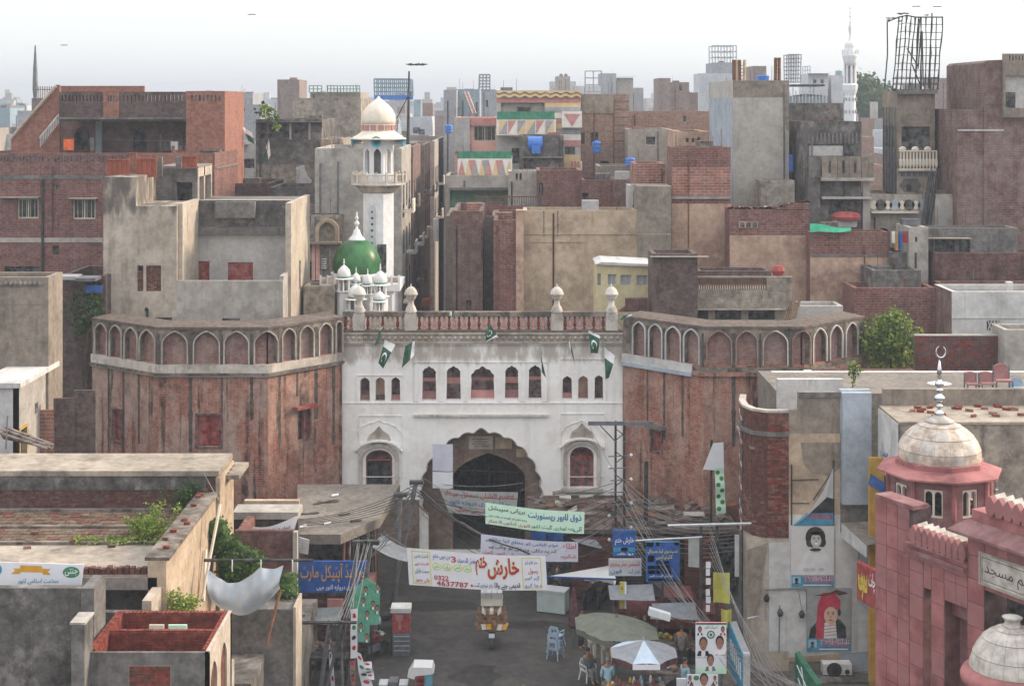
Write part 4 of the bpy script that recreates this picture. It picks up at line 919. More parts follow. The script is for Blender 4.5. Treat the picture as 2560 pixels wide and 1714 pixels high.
def tree(name,lab,base,top,blobs,n,size,mat,seed,cat='tree',trunk=.12):
 rt=T(name,lab,cat,tuple(base));m=MB();base=V(base)
 m.tube(base,V(top),trunk,7,trunk*.45)
 for c_,r in blobs[:7]:m.tube(base.lerp(V(top),.55),V(c_),trunk*.4,5,trunk*.12)
 m.build('trunk','bark',rt)
 ws=[r**3 for _,r in blobs]
 def pt(rn):
  c_,r=rn.choices(blobs,ws)[0];dd=V((rn.gauss(0,1),rn.gauss(0,1),rn.gauss(0,1))).normalized();return V(c_)+dd*r*rn.uniform(.35,1.0)**.5
 h=n//2;leaves(h*3//2,pt,size,seed).build('crown',mat,rt);leaves(n-h*3//2,pt,size*1.1,seed+1).build('crown','leaf_dark',rt);return rt
tree('tree','dark shaded tree in the gap between cement house and left bastion',(X(D.u(590),78),78,0),P(*D(590,560),78),[(P(*D(a,b),78+R.uniform(-.2,.2)),r)for a,b,r in((570,480,.55),(640,470,.5),(520,580,.5),(610,590,.6),(560,680,.5),(650,560,.45),(545,730,.35))],420,.2,'leaf_dark',5)
sw_=T('white_hut','small white painted hut with a yellow framed window at the left edge','hut',(X(D.u(60),66),66,0))
yf=66.0;x1=X(D.u(120),yf);zt_=Z(D.v(1085),yf)
m=MB();m.box(X(-60,yf),x1,yf,yf+.2,0,zt_);m.build('front_wall','plaster_white',sw_)
sp_=plane((x1,yf,0),(0,1,0),(0,0,1),(1,0,0));m=MB();m.plate(sp_,[(0,0),(5.4,0),(5.4,zt_),(0,zt_)],[[(.25,zt_-3.2),(1.15,zt_-3.2),(1.15,zt_-1.9),(.25,zt_-1.9)]],.2);m.build('side_wall','cement',sw_)
q=MB()
for a0,b0,a1,b1 in((.15,zt_-3.3,.25,zt_-1.8),(1.15,zt_-3.3,1.25,zt_-1.8),(.25,zt_-1.9,1.15,zt_-1.8),(.25,zt_-3.3,1.15,zt_-3.2)):q.fbox(sp_,a0,b0,a1,b1,.003,.05)
wo_=q.build('window','wall_yellow',sw_);MB().fbox(sp_,.2,zt_-3.25,1.2,zt_-1.85,-.25,-.2).build('pane','dark_hole',wo_)
MB().fbox(sp_,2.4,zt_-1.6,2.8,zt_-1.15,.003,.02).build('vent','dark_hole',sw_)
MB().box(X(-60,yf),x1+.18,yf-.15,yf+5.5,zt_+.002,zt_+.22).build('roof','plaster_white',sw_)
stp=T('stepped_wall','stepped brick wall climbing to the left bastion','wall',(X(D.u(300),69),69,0))
for a,b,c_,mt in((75,1315,212,'brick_red'),(205,1245,362,'brick_red'),(355,1165,500,'brick_dark'),(490,1110,640,'brick_dark')):MB().box(X(D.u(a),69),X(D.u(c_),69),69+a*.0005,69.4,0,Z(D.v(b),69)).build('wall_segment',mt,stp)
ld=T('planks','heap of old grey planks leaning on the roof left of the bastion','planks',tuple(P(*D(180,1480),64)))
for i in range(9):
 o=R.uniform(-14,14);p,q_=P(*D(10+o,1362+9*i),63.5),P(*D(345+o,1490+R.uniform(-12,12)),62.3);dd=(q_-p);nn=V((0,.1,0));MB().obox((p+q_)/2+V((0,R.uniform(-.3,.3),0)),dd/2,V((0,.09,0)),V((.01,0,.03))).build('plank','wood_brown',ld)
MB().tube(P(*D(40,1500),62.5),P(*D(52,1275),62.5),.035).build('pole','metal_grey',ld)
# ---------------------------------------------------------------- long roof terrace, left foreground (walls run away from the camera)
tz=7.5
lt=T('roof_terrace','long old brick paved roof terrace beside the street at left','terrace',(-18,56,0))
MB().box(-30,-11.6,50.0,58.6,tz-.4,tz).build('slab','mortar',lt)
wl=MB().box(-30,-11.3,58.6,58.9,0,8.75);wl.build('back_wall','brick_wet',lt)
MB().box(-30,-11.2,58.45,61.4,8.752,8.95).build('roof_slab','rooftop_pale',lt);MB().box(-30,-11.3,58.9,61.3,0,8.75).build('back_mass','brick_wet',lt)
MB().box(-30,-11.7,58.54,58.598,8.2,8.74).build('stained_band','cement_sooty',lt)
laid_bricks(lt,plane((0,58.598,0),(1,0,0),(0,0,1),(0,-1,0)),-20.5,tz+.02,-11.7,8.2,.25,.085,['brick_wet','brick_clay_dark','brick_wet'],proud=.02,nparts=300,seed=4)
# rows of bricks on edge on the terrace, between strips of mortar
fl_=plane((0,0,tz),(1,0,0),(0,1,0),(0,0,1))
for k,(y0,y1)in enumerate(((53.9,55.6),(56.0,57.9))):laid_bricks(lt,fl_,-20.5,y0,-12.5,y1,.42,(y1-y0)/5,['roof_brick','roof_brick','roof_brick','brick_clay_dark'],proud=.035,jit=.012,nparts=130,seed=k+9,joint=.12)
for y0 in(53.7,55.72,58.0):MB().box(-30,-12.2,y0,y0+.16,tz+.003,tz+.1).build('mortar_kerb','mould_plaster',lt)
MB().box(-30,-11.9,50.1,53.4,tz+.003,tz+.05).build('pale_screed','rooftop_pale',lt)
m=MB().box(-11.9,-11.3,50.0,58.55,0,tz+.55).box(-11.31,-11.15,58.4,61.3,0,8.7);m.build('side_wall','plaster_tan',lt)
MB().box(-12.0,-11.2,50.0,58.44,tz+.553,tz+.66).build('side_coping','mould_plaster',lt)
for i in range(9):  # loose bricks on the side wall and floor
 y=R.uniform(50.5,59);MB().obox((R.uniform(-11.9,-11.4),y,tz+.72),(.11,.05*R.uniform(-1,1),0),(0,.06,0),(0,0,.04)).build('loose_brick',R.choice(['brick_clay','brick_old_clay']),lt)
for i in range(14):MB().obox((R.uniform(-20,-12.4),R.uniform(50.5,57.5),tz+.09),(.12,.03,0),(-.03,.07,0),(0,0,.045)).build('loose_brick',R.choice(['brick_clay','roof_brick','carton']),lt)
tag(MB().obox((-19.3,55.8,tz+.12),(.14,0,.02),(.03,.1,0),(0,0,.07)).build('paper_scrap','banner_white'),'white scrap of paper lying on the brick terrace','paper')
for k in range(16):  # dark brick stubs at the terrace edge
 MB().box(-15.0+.19*k,-15.0+.19*k+.15,50.15,50.4,tz+.052,tz+.2+.1*R.random()).build('brick_stub','brick_clay_dark',lt)
slb=T('roof_shelter','small concrete slab with holes at the end of the terrace wall','slab',tuple(P(*G(1560,150),60.5)))
MB().box(X(G.u(1500),60),X(G.u(1640),60),59.6,61.8,Z(G.v(145),60),Z(G.v(145),60)+.16).build('slab','rooftop_pale',slb)
for i in range(3):MB().box(X(G.u(1525),60),X(G.u(1560),60),59.8+i*.6,60.1+i*.6,Z(G.v(145),60)+.161,Z(G.v(145),60)+.175).build('slot','dark_hole',slb)
MB().box(X(G.u(1500),60),X(G.u(1535),60),59.9,60.2,0,Z(G.v(145),60)).build('post','dome_cream',slb)
def weeds(lab,base,n,h,spread,mat,seed,name='weeds',cat='weeds'):
 rn=random.Random(seed);rt=T(name,lab,cat,tuple(base));st=MB();base=V(base)
 tips=[]
 for i in range(16):
  p=base+V((rn.uniform(-spread,spread),rn.uniform(-spread,spread),0));q=p+V((rn.gauss(0,.25),rn.gauss(0,.25),h*rn.uniform(.4,1)));st.tube(p,q,.012,4,.004);tips.append((p,q))
 st.build('stem','leaf_dark',rt)
 def pt(r):p,q=r.choice(tips);return p.lerp(q,r.uniform(.15,1))+V((r.gauss(0,.1),r.gauss(0,.1),r.gauss(0,.06)))
 leaves(n*2,pt,.085,seed).build('foliage',mat,rt);return rt
weeds('tall green weeds on the brick terrace against its side wall',(-12.9,54.6,tz),900,1.25,.65,'leaf',1)
weeds('dark weeds in the far corner of the brick terrace',(-12.3,58.0,tz),500,1.2,.3,'leaf_dark',2)
weeds('green weeds growing beside the cement enclosure',(-10.8,50.0,6.2),600,.95,.3,'leaf',3)
kind(leaves(500,lambda r:(r.uniform(-15.5,-12.4),r.gauss(54.0,.25),tz+r.uniform(.02,.15)),.12,8).build('ground_cover','leaf'),'stuff')
# cement enclosure behind the brick room
en=T('cement_enclosure','roofless cement walled enclosure between terrace and brick room','enclosure',(-13.5,50,0))
ez=7.2;MB().box(-17.5,-11.5,51.7,51.95,0,ez).build('back_wall','cement_sooty',en);MB().box(-11.75,-11.45,48.6,51.7,0,ez).build('side_wall','cement_warm',en)
MB().box(-17.5,-11.76,48.55,48.8,0,ez-.35).build('front_wall','cement_sooty',en);MB().box(-17.5,-11.76,48.8,51.7,5.0,5.1).build('floor','rooftop',en)
# roofless red brick room with cement outside
rmz=7.0;br=T('brick_room','roofless room of bare red bricks with a cement face, bottom left','room',(-10.7,46.4,0))
x0,x1,y0,y1=-12.45,-8.85,44.6,48.3;t=.24
MB().box(x0,x1,y0,y0+.1,0,rmz-.002).build('front_wall','cement_dark',br)
MB().box(x0,x1,y0+.1,y0+t,0,rmz-.06).box(x0,x1,y1-t+.03,y1,0,rmz-.06).box(x0,x0+t-.03,y0+t,y1-t,0,rmz-.06).box(x1-t+.03,x1-.1,y0+t,y1-t,0,rmz-.06).box(x0+t,x1-t,46.45,46.62,3,rmz-.06).build('mortar_core','mortar',br)
sd=plane((x1,y0,0),(0,1,0),(0,0,1),(1,0,0));m=MB();m.plate(sd,[(0,0),(y1-y0,0),(y1-y0,rmz-.002),(0,rmz-.002)],[arch(.35,rmz-.55,1.35,rmz-4,spring=-.6,point=.3),arch(1.9,rmz-.55,2.9,rmz-4,spring=-.6,point=.3)],.1);m.build('side_wall','cement_warm',br)
for a in(.35,1.9):MB().fbox(sd,a,rmz-4,a+1.0,rmz-.5,-.09,-.06).build('niche','brick_clay_dark',br)
cm=['brick_clay','brick_clay','brick_clay_dark','brick_orange']
laid_bricks(br,plane((0,y1-t+.03,0),(1,0,0),(0,0,1),(0,-1,0)),x0+t,rmz-1.8,x1-t,rmz-.05,.26,.1,cm[:3],nparts=150,seed=1)
laid_bricks(br,plane((0,46.45,0),(1,0,0),(0,0,1),(0,-1,0)),x0+t,rmz-2.2,x1-t,rmz-.05,.26,.1,cm[:3],nparts=150,seed=2)
laid_bricks(br,plane((x0+t-.03,0,0),(0,1,0),(0,0,1),(1,0,0)),y0+t,rmz-2.2,y1-t,rmz-.05,.26,.1,cm,nparts=0,seed=3)
tp=plane((0,0,rmz-.06),(1,0,0),(0,1,0),(0,0,1))
laid_bricks(br,tp,x0,y1-t,x1-.1,y1,.13,.24,cm,proud=.06,nparts=0,seed=4);laid_bricks(br,tp,x1-t,y0+t,x1-.1,y1-t,.14,.13,cm,proud=.06,nparts=0,seed=5);laid_bricks(br,tp,x0,y0+t,x0+t,y1-t,.24,.13,cm,proud=.06,nparts=0,seed=6);laid_bricks(br,tp,x0+t,46.45,x1-t,46.62,.26,.17,cm,proud=.055,nparts=0,seed=7)
wx0,wx1,wz1=X(G.u(880),y0),X(G.u(1160),y0),Z(G.v(1432),y0)
laid_bricks(br,plane((0,y0,0),(1,0,0),(0,0,1),(0,-1,0)),wx0,wz1-2.4,wx1,wz1,.29,.11,cm[:3],proud=.02,nparts=120,seed=8)
MB().box(wx0-.02,wx1+.02,y0-.003,y0,wz1-2.4,wz1+.02).build('recess','mortar',br)
for a,b in((1030,1130),(1160,1285)):MB().box(X(G.u(a),47.6),X(G.u(b),47.6),47.3,47.36,rmz-1.2,Z(G.v(1152),47.3)).build('leaning_board','banner_mint' if a>1100 else 'dome_cream',br)
# big cement wall at the bottom left with pillars and the banner above it
cwz=Z(G.v(902),46.0);cl=T('cement_wall','big blotchy cement wall with a thick pillar in the bottom left corner','wall',(-15,46,0))
MB().box(X(-60,46),X(G.u(560),46),46,46.3,0,cwz).build('wall','cement_sooty',cl)
MB().box(X(G.u(552),45.9),X(G.u(640),45.9),45.9,47.2,0,cwz+.02).build('pillar','cement_dark',cl)
MB().box(X(G.u(485),44),X(G.u(575),44),44,44.9,0,Z(G.v(1150),44)).build('short_pillar','cement_dark',cl);MB().box(X(G.u(480),44)-.02,X(G.u(578),44)+.02,43.98,44.92,Z(G.v(1150),44)+.002,Z(G.v(1135),44)).build('pillar_cap','cement',cl)
bn=T('roof_banner','white banner with orange ribbon and green oval emblem over the cement wall','banner',(X(100,47.3),47.3,cwz))
f=front(47.3);bp=MB();bp.plate(f,[(-30,G.v(905)),G(550,900),G(570,742),(-30,G.v(722))],(),.03);bo_=bp.build('cloth','banner_white',bn)
m=MB();m.plate(f,G.l(75,805,100,782,92,765,135,768,138,745,285,750,288,768,345,770,325,790,348,812,290,808,290,795,140,792,138,805),(),0,c=.006);m.build('ribbon','ink_gold',bo_)
m=MB();c0=G(485,793);m.plate(f,[(c0[0]+21*math.cos(a*.2618),c0[1]+14*math.sin(a*.2618))for a in range(24)],(),0,c=.006);m.build('emblem','ink_green',bo_)
write(bo_,f,'جنتی',c0[0]-16,c0[1]+9,c0[0]+16,c0[1]-9,'ink_white',.012)
m=MB();c0=(-8,G.v(775));m.plate(f,[(c0[0]+13*math.cos(a*.2618),c0[1]+14*math.sin(a*.2618))for a in range(24)],(),0,c=.006);m.build('emblem','sign_teal',bo_)
write(bo_,f,'جماعت اسلامی لاہور',G.u(120),G.v(875),G.u(400),G.v(835),'sign_teal',.006)
for u in(20,G.u(540)):MB().tube(P(u,G.v(905),47.45),P(u,G.v(740),47.45),.03).build('stake','wood_brown',bn)
# ---------------------------------------------------------------- cream minaret
MY=90.0;mu=B.u(262);mx=X(mu,MY);kB=MY/F/2.7221
def mz(b):return Z(B.v(b),MY)
mi=T('minaret','cream minaret with onion dome and loudspeakers beside the green dome','minaret',(mx,MY,0))
cB=lambda prof:[(r*kB,mz(y))for r,y in prof]
MB().lathe((mx,MY,0),[(108*kB,0),(108*kB,mz(1312))],8,a0=math.pi/8).build('shaft','mosque_white',mi)
MB().lathe((mx,MY,0),cB([(108,1312),(128,1300),(150,1275),(178,1256)]),8,a0=math.pi/8).build('corbel','gate_stained',mi)
MB().lathe((mx,MY,0),cB([(186,1255),(186,1240)]),16).build('balcony_floor','white_trim',mi)
for i in range(16):
 a=2*math.pi*i/16;MB().obox((mx+180*kB*math.cos(a),MY+180*kB*math.sin(a),(mz(1240)+mz(1165))/2),(.05*math.cos(a),.05*math.sin(a),0),(-.07*math.sin(a),.07*math.cos(a),0),(0,0,(mz(1165)-mz(1240))/2)).build('balcony_post','white_trim',mi)
rg=MB()
for i in range(16):
 a,b=2*math.pi*i/16,2*math.pi*(i+1)/16;p=lambda t,y:V((mx+178*kB*math.cos(t),MY+178*kB*math.sin(t),mz(y)))
 rg.tube(p(a,1185),p(b,1185),.05,5).tube(p(a,1232),p(b,1232),.04,5)
 for q in range(1,6):t=lerp(a,b,q/6);rg.tube(p(t,1238),p(t,1185),.025,4)
rg.build('balcony_railing','white_trim',mi)
MB().lathe((mx,MY,0),cB([(48,1245),(48,955)]),8).build('core','cement_dark',mi)
for i in range(8):  # arcade of the lantern
 a=2*math.pi*i/8+math.pi/8;b=a+math.pi/4;rr=108*kB
 pa,pb=V((mx+rr*math.cos(a),MY+rr*math.sin(a),0)),V((mx+rr*math.cos(b),MY+rr*math.sin(b),0));dd=(pb-pa).normalized();Lh=(pb-pa).length
 fr=plane(pa,dd,(0,0,1),(dd.y,-dd.x,0));z0,z1=mz(1242),mz(958)
 m=MB();m.plate(fr,[(0,z0),(Lh,z0),(Lh,z1),(0,z1)],[[(q[0],q[1])for q in arch(Lh*.2,mz(1010),Lh*.8,mz(1178),spring=-.35,point=.3)]],.22);m.build('arcade','mosque_white',mi)
MB().lathe((mx,MY,0),cB([(108,958),(190,946),(186,938),(140,915),(116,895),(113,890)]),24).build('eave','dome_cream',mi)
MB().lathe((mx,MY,0),cB([(113,890),(113,845)]),24).build('dome_drum','dome_cream',mi)
for i in range(14):a=2*math.pi*i/14;MB().obox((mx+113*kB*math.cos(a),MY+113*kB*math.sin(a),mz(868)),(.03*math.cos(a),.03*math.sin(a),0),(-.17*math.sin(a),.17*math.cos(a),0),(0,0,18*kB)).build('drum_panel','minaret_band',mi)
MB().lathe((mx,MY,0),cB([(113,845),(116,820),(114,790),(104,760),(88,735),(66,712),(44,695),(26,680),(12,668),(4,655)]),28).build('dome','dome_cream',mi,True)
def horn(x,z,dx,dy):
 rt=T('loudspeaker','','loudspeaker',(x,MY-100*kB,z),'loudspeakers on the minaret');d=V((dx,dy,0)).normalized();p=V((mx,MY,z))+d*112*kB
 MB().tube(p,p+d*.35,.06,10,.1).tube(p+d*.35,p+d*.62,.1,14,.33,cap=False).build('horn','horn_blue',rt);MB().tube(p+d*.45,p+d*.5,.11,10).build('throat','metal_dark',rt);return rt
horn(mx,mz(962),0,-1)['label']='pale blue loudspeaker horn facing the street on the minaret'
horn(mx,mz(960),-1,-.25)['label']='loudspeaker horn sticking out left of the minaret'
horn(mx,mz(960),1,-.25)['label']='loudspeaker horn sticking out right of the minaret'
sf_=plane((mx,MY-108*kB*math.cos(math.pi/8),0),(1,0,0),(0,0,1),(0,-1,0))
pa0=(B.u(228)-mu)*MY/F;m=MB();m.plate(sf_,[(q[0],q[1])for q in arch(pa0-.22,mz(1388),pa0+.22,Z(690,MY),spring=-.3,point=.2)],(),.03,c=.05);pn_=m.build('panel','sign_grey',mi)
for i in range(8):MB().tube(sf_(pa0,mz(1435)-i*.36,.05),sf_(pa0,mz(1435)-i*.36,.07),.075,8).build('hole','dark_hole',pn_)
MB().box(X(Q.u(1385),MY),X(Q.u(1505),MY),MY-1.05,MY-.7,Z(Q.v(880),MY),Z(Q.v(488),MY)).build('doorway','dark_hole',mi)
# ---------------------------------------------------------------- mosque with the green dome
NY=88.0;kq=NY/F/5.6
mo=T('green_dome_mosque','white mosque with a glossy green dome and many little domed turrets','mosque',(X(Q.u(1130),NY),NY,0))
def qz(y,Y=NY):return Z(Q.v(y),Y)
gx=X(Q.u(1075),NY)
MB().lathe((gx,NY,0),[(r*kq,qz(y))for r,y in((318,930),(330,860),(337,800),(330,720),(305,640),(265,565),(215,505),(160,462),(118,443))],36).build('dome','dome_green',mo,True)
MB().lathe((gx,NY,0),[(r*kq,qz(y))for r,y in((122,452),(118,436),(100,415),(70,385),(52,345),(44,308),(22,296),(17,250),(24,240),(40,215),(28,195),(12,180),(12,160),(27,140),(16,122),(10,100),(14,85),(6,60),(2,45))],16).build('finial','mosque_white',mo,True)
dz0,dz1=qz(1120),qz(1022);xl,xr=X(Q.u(600),NY),X(Q.u(1705),NY)
MB().box(xl,xr,NY-1.5,NY+2.5,dz0,dz1).build('deck','mosque_white',mo)
MB().box(xl+.3,xr-.45,NY-1.2,NY+3,0,dz0-.002).build('wall','mosque_white',mo);MB().lathe((gx,NY,0),[(1.5,dz1),(1.5,qz(900))],24).build('drum','mosque_white',mo)
for i in range(12):
 x=lerp(xl+.05,xr-.05,i/11);MB().box(x-.05,x+.05,NY-1.49,NY-1.39,dz1+.002,qz(900)).build('railing_post','mosque_white',mo)
 if i<11:MB().box(x+.052,x+(xr-xl)/11-.07,NY-1.46,NY-1.42,dz1+.06,qz(925)).build('railing_panel','marble_warm',mo)
def turret(u,ytop,ydome,ye,ybase,yend,w,Y,col=6):
 x=X(Q.u(u),Y);k=Y/F/5.6;r=w*k
 z=lambda y:Z(Q.v(y),Y)
 dm=MB().lathe((x,Y,0),[(r*.85,z(ye-12)),(r*.95,z(lerp(ye,ydome,.35))),(r*.8,z(lerp(ye,ydome,.65))),(r*.4,z(lerp(ye,ydome,.9))),(r*.12,z(ydome)),(r*.06,z(ydome-20)),(r*.16,z(lerp(ydome,ytop,.45))),(r*.05,z(lerp(ydome,ytop,.6))),(r*.1,z(lerp(ydome,ytop,.75))),(.005,z(ytop))],14).build('turret','mosque_white',mo,True)
 MB().lathe((x,Y,0),[(r*.9,z(ye+8)),(r*1.35,z(ye+4)),(r*1.3,z(ye-3)),(r*.9,z(ye-12))],12).build('eave','mosque_white',dm);MB().lathe((x,Y,0),[(r*.88,z(ye-12)),(r*.93,z(ye-18)),(r*.93,z(ye-30))],14).build('green_band','mosque_green_trim',dm)
 for i in range(col):a=2*math.pi*(i+.5)/col;MB().tube((x+r*.8*math.cos(a),Y+r*.8*math.sin(a),z(ybase)),(x+r*.8*math.cos(a),Y+r*.8*math.sin(a),z(ye)),r*.12,6).build('column','mosque_white',dm)
 MB().lathe((x,Y,0),[(r*.35,z(ybase)),(r*.35,z(ye+5))],8).build('core','cement_dark',dm);MB().lathe((x,Y,0),[(r*1.0,z(yend)),(r*1.0,z(ybase+14)),(r*1.3,z(ybase+8)),(r*1.3,z(ybase))],12).build('base','mosque_white',dm)
turret(895,705,800,985,1155,1500,100,85.6);turret(1405,775,880,1070,1230,1500,105,85.4);turret(1065,825,905,1060,1150,1500,66,86.2);turret(1228,845,920,1085,1200,1500,70,86.0)
turret(1395,1120,1165,1305,1430,1560,85,84.6);turret(1060,1030,1070,1270,1420,1560,118,84.9)
for u in(860,1480,1290):MB().box(X(Q.u(u)-5,86.2),X(Q.u(u)+5,86.2),86.2,86.5,0,qz(1240)).build('pilaster','mosque_white',mo)
# ---------------------------------------------------------------- old houses behind and left of the minaret
def Bd(lab,r,Y,Dp,mat,**kw):return building(kw.pop('name','house'),lab,r,Y,Dp,mat,**kw)
oh=Bd('old crumbling house with an arched gable and faded pink front behind the mosque',(Q.u(345),Q.v(90),Q.u(870)),96,3,'plaster_mottled',wins=[Q.r(350,100,430,270)+('hole',),Q.r(335,750,440,1000)+('hole',)],par=0)
fo=front(96);m=MB();m.plate(fo,[Q(500,470)]+[(Q.u(665)+165/5.6*math.cos(math.pi-t*math.pi/12),Q.v(310)-165/5.6*math.sin(t*math.pi/12))for t in range(13)]+[Q(830,470)],[arch(*Q.r(555,190,775,462),spring=22,point=.15)],.3,c=.35);m.build('arched_gable','plaster_tan',oh)
MB().fbox(fo,Q.u(360),Q.v(495),Q.u(870),Q.v(465),.003,.6).build('cornice','cement_brown',oh);MB().fbox(fo,Q.u(450),Q.v(1010),Q.u(560),Q.v(500),.003,.08).build('plaster_panel','plaster_pink',oh)
for a in(570,690):MB().fbox(fo,Q.u(a),Q.v(1000),Q.u(a+26),Q.v(500),.003,.14).build('column','plaster_mottled',oh)
for i in range(5):MB().lathe(fo(Q.u(622),Q.v(850)+0,.1)+V((0,0,i*.14)),[(.15,0),(.19,.05),(.15,.1)],8).build('carved_ring','plaster_white',oh)
Bd('low stained white wall with dark streaks left of the mosque turrets',(Q.u(330),Q.v(1090),Q.u(760)),85,2,'plaster_mottled',par=.2,name='garden_wall',cat='wall')
m1=Bd('grey house with a roofed terrace behind the grey plastered house',(A.u(1740),A.v(812),A.u(2190)),108,9,'cement_sooty',par=.1,wins=[A.r(1775,850,2095,945)+('hole',)],ledges=[(A.u(1735),A.v(828),A.u(2200),.5,'cement_dark')])
for a in(1970,2100):MB().fbox(front(108),A.u(a),A.v(950),A.u(a+14),A.v(835),.003,.1).build('post','cement',m1)
MB().fbox(front(108),A.u(1745),A.v(1360),A.u(2180),A.v(1120),.003,.05).build('wall_facing','plaster_mottled',m1)
Bd('weathered grey house with a blocked wall panel right of the roofed terrace house',(A.u(2180),A.v(945),B.u(20)),107.4,6,'plaster_mottled',wins=[A.r(2232,1215,2318,1265)+('cream',)])
tag(MB().box(*pbox(*A.r(2185,945,2255,1110),106.6,.6)).build('chimney_block','plaster_tan'),'upright tan block on the weathered grey house left of the minaret','chimney')
st=prism(front(105),[B(-60,1000),B(0,1050),B(90,1180),B(90,1300),B(-60,1300)],3,'sloped_wall','brick_far',None);tag(st,'sloping brick stair wall just left of the minaret','wall')
Bd('mottled tan house with a green lattice parapet left of the minaret',(A.u(1990),A.v(668),B.u(142)),140,10,'plaster_mottled')
Bd('upper mottled block with peeling paint behind the minaret dome',(A.u(2110),A.v(628),B.u(140)),146,8,'hazy_tan')
for i,(a,b)in enumerate(((A.u(2105),A.u(2190)),(A.u(2230),B.u(135)))):
 lt_=T('lattice_parapet',['short green lattice parapet on the mottled tan house','long pale green lattice parapet beside the minaret dome'][i],'parapet',(X(a,145.5),145.5,Z(A.v(628),145.5)))
 n=int((b-a)/8);fr=front(145.5)
 for k in range(n+1):u=lerp(a,b,k/n);MB().fbox(fr,u-.8,A.v(628),u+.8,A.v(582),0,.15).build('lattice_bar','mosque_green_trim',lt_)
 for y in(582,604,626):MB().fbox(fr,a,A.v(y+5),b,A.v(y),-.1,.25).build('lattice_rail','plaster_green',lt_)
orn=T('gable_ornament','white curved plaster gable ornament on a rooftop left of the minaret','ornament',tuple(P(*A(2070,1380),103)))
m=MB();m.plate(front(103),A.l(2020,1275,2015,1140,2065,1122,2072,1160,2090,1200,2120,1235,2110,1262,2145,1262,2150,1385,2095,1385,2092,1280),(),.4,back=True);m.build('scroll','plaster_white',orn)
for i in range(5):MB().fbox(front(103),A.u(2018),A.v(1160+i*24),A.u(2036),A.v(1145+i*24),.002,.12).build('notch','plaster_white',orn)
Bd('low dark brick parapet house with litter below the white gable ornament',(A.u(1525),A.v(1248),A.u(1835)),101,6,'brick_dark')
Bd('long low grey house with a dark doorway behind the left brick pier',(A.u(1500),A.v(975),A.u(1745)),118,8,'plaster_pale',wins=[A.r(1655,1080,1735,1150)+('dark',),A.r(1628,985,1690,1045)+('blue',)])
Bd('grey wall house low between grey house and minaret',(A.u(1835),A.v(1275),B.u(150)),98,5,'cement_sooty')
Bd('dim brick house filling the gap left of the mosque arch',(A.u(2090),A.v(1390),B.u(40)),97.4,1.2,'cement_brown',wins=[A.r(2300,1380,2341,1475)+('maroon',)])
for i,(a,m_,l)in enumerate(((1660,'flag_white','green and white flag tilted on a rooftop right of the brick pier'),(1810,'flag_green','drooping green and white flag over the grey roofed terrace'))):
 rt=T('flag',l,'flag',tuple(P(*A(a,1000),104)),'flags on the rooftops');c0=A.l(1650,862,1718,905,1735,985,1690,960)if i==0 else A.l(1828,945,1842,1050,1815,1130,1788,1085)
 w=[P(*k,104)for k in c0];MB().tube(w[0],w[0]+V((-.3,0,-2.2)),.03).build('flag_pole','metal_grey',rt)
 cloth(lambda s,t:bil(w[0],w[1],w[2],w[3],s,t*.45)+V((0,.1*math.sin(5*s),0)),5,3,'flag_white','white_band',rt);cloth(lambda s,t:bil(w[0],w[1],w[2],w[3],s,.45+t*.55)+V((0,.1*math.sin(5*s),0)),5,3,'flag_green','green_field',rt)
bt_=P(*A(1880,800),107);tree('sapling','spindly pale green sapling on a grey rooftop',bt_-V((.6,0,1.6)),P(*A(1820,760),107),[(P(*A(a,b),107),r)for a,b,r in((1800,750,.45),(1845,775,.45),(1880,850,.3),(1865,800,.3))],150,.25,'leaf',15,trunk=.04)
# ---------------------------------------------------------------- the narrow lane right of the minaret
ax0,ax1=X(1004,97),X(1132,95)
for i,(Y,zt,mt,l)in enumerate([(97,Z(B.v(1010),97),'cement','grey rendered lane house right of the minaret'),(108,Z(B.v(1000),108),'brick_purple','lane house with lit balconies behind the grey rendered one'),(122,Z(B.v(985),122),'hazy_brown','farther lane house with a flat dark roof in the narrow lane'),(138,Z(B.v(960),138),'hazy_tan','hazy lane house closing the row in the narrow lane')]):
 o=Bd(l,(CU+(ax0-5.5)*F/Y,HV+(CZ-zt)*F/Y,CU+ax0*F/Y),Y,9 if i<3 else 20,mt)
 for k in range(3):
  for j in range(3-(i>1)):
   y,z=Y+1.2+2.8*k,zt-2.4-2.9*j
   MB().box(ax0+.003,ax0+.03,y,y+1.1,z-1.5,z).build('window','dark_hole',o)
   if(k+j+i)%2==0:MB().box(ax0+.031,ax0+.7,y-.3,y+1.5,z-1.75,z-1.62).box(ax0+.6,ax0+.7,y-.3,y+1.5,z-1.62,z-.9).build('balcony',['dome_cream','plaster_pale','wood_brown'][(k+i)%3],o)
rl=[('maroon brick lane house facing the minaret across the lane',(1132,B.v(1435),E_.u(972)),95,8,'brick_purple',dict(wins=[E_.r(962,30,985,210)+('hole',),E_.r(860,490,895,560)+('hole',)])),
  ('brick lane house with a pink pier left of the long tan wall',(E_.u(1045),B.v(1498),1308),91,9,'brick_maroon',dict(wins=[E_.r(1012,150,1036,370)+('hole',)])),
  ('grey rubble roofed house behind the lane brick houses',(B.u(720),B.v(1470),B.u(1060)),99,8,'cement_brown',{})]
for l,r,Y,Dp,mt,kw in rl:Bd(l,r,Y,Dp,mt,**kw)
o=T('wall_pier','pink plastered pier at the left end of the long tan wall','pier',(X(1298,90.8),90.8,0));MB().box(X(E_.u(1198),90.8),X(E_.u(1250),90.8),90.78,91.9,0,Z(B.v(1432),90.8)).build('shaft','plaster_pinkish',o)
MB().tube(P(*E_(875,205),94.6),P(*E_(940,215),94.6),.09).build('bracket','metal_pale',o)if 0 else None
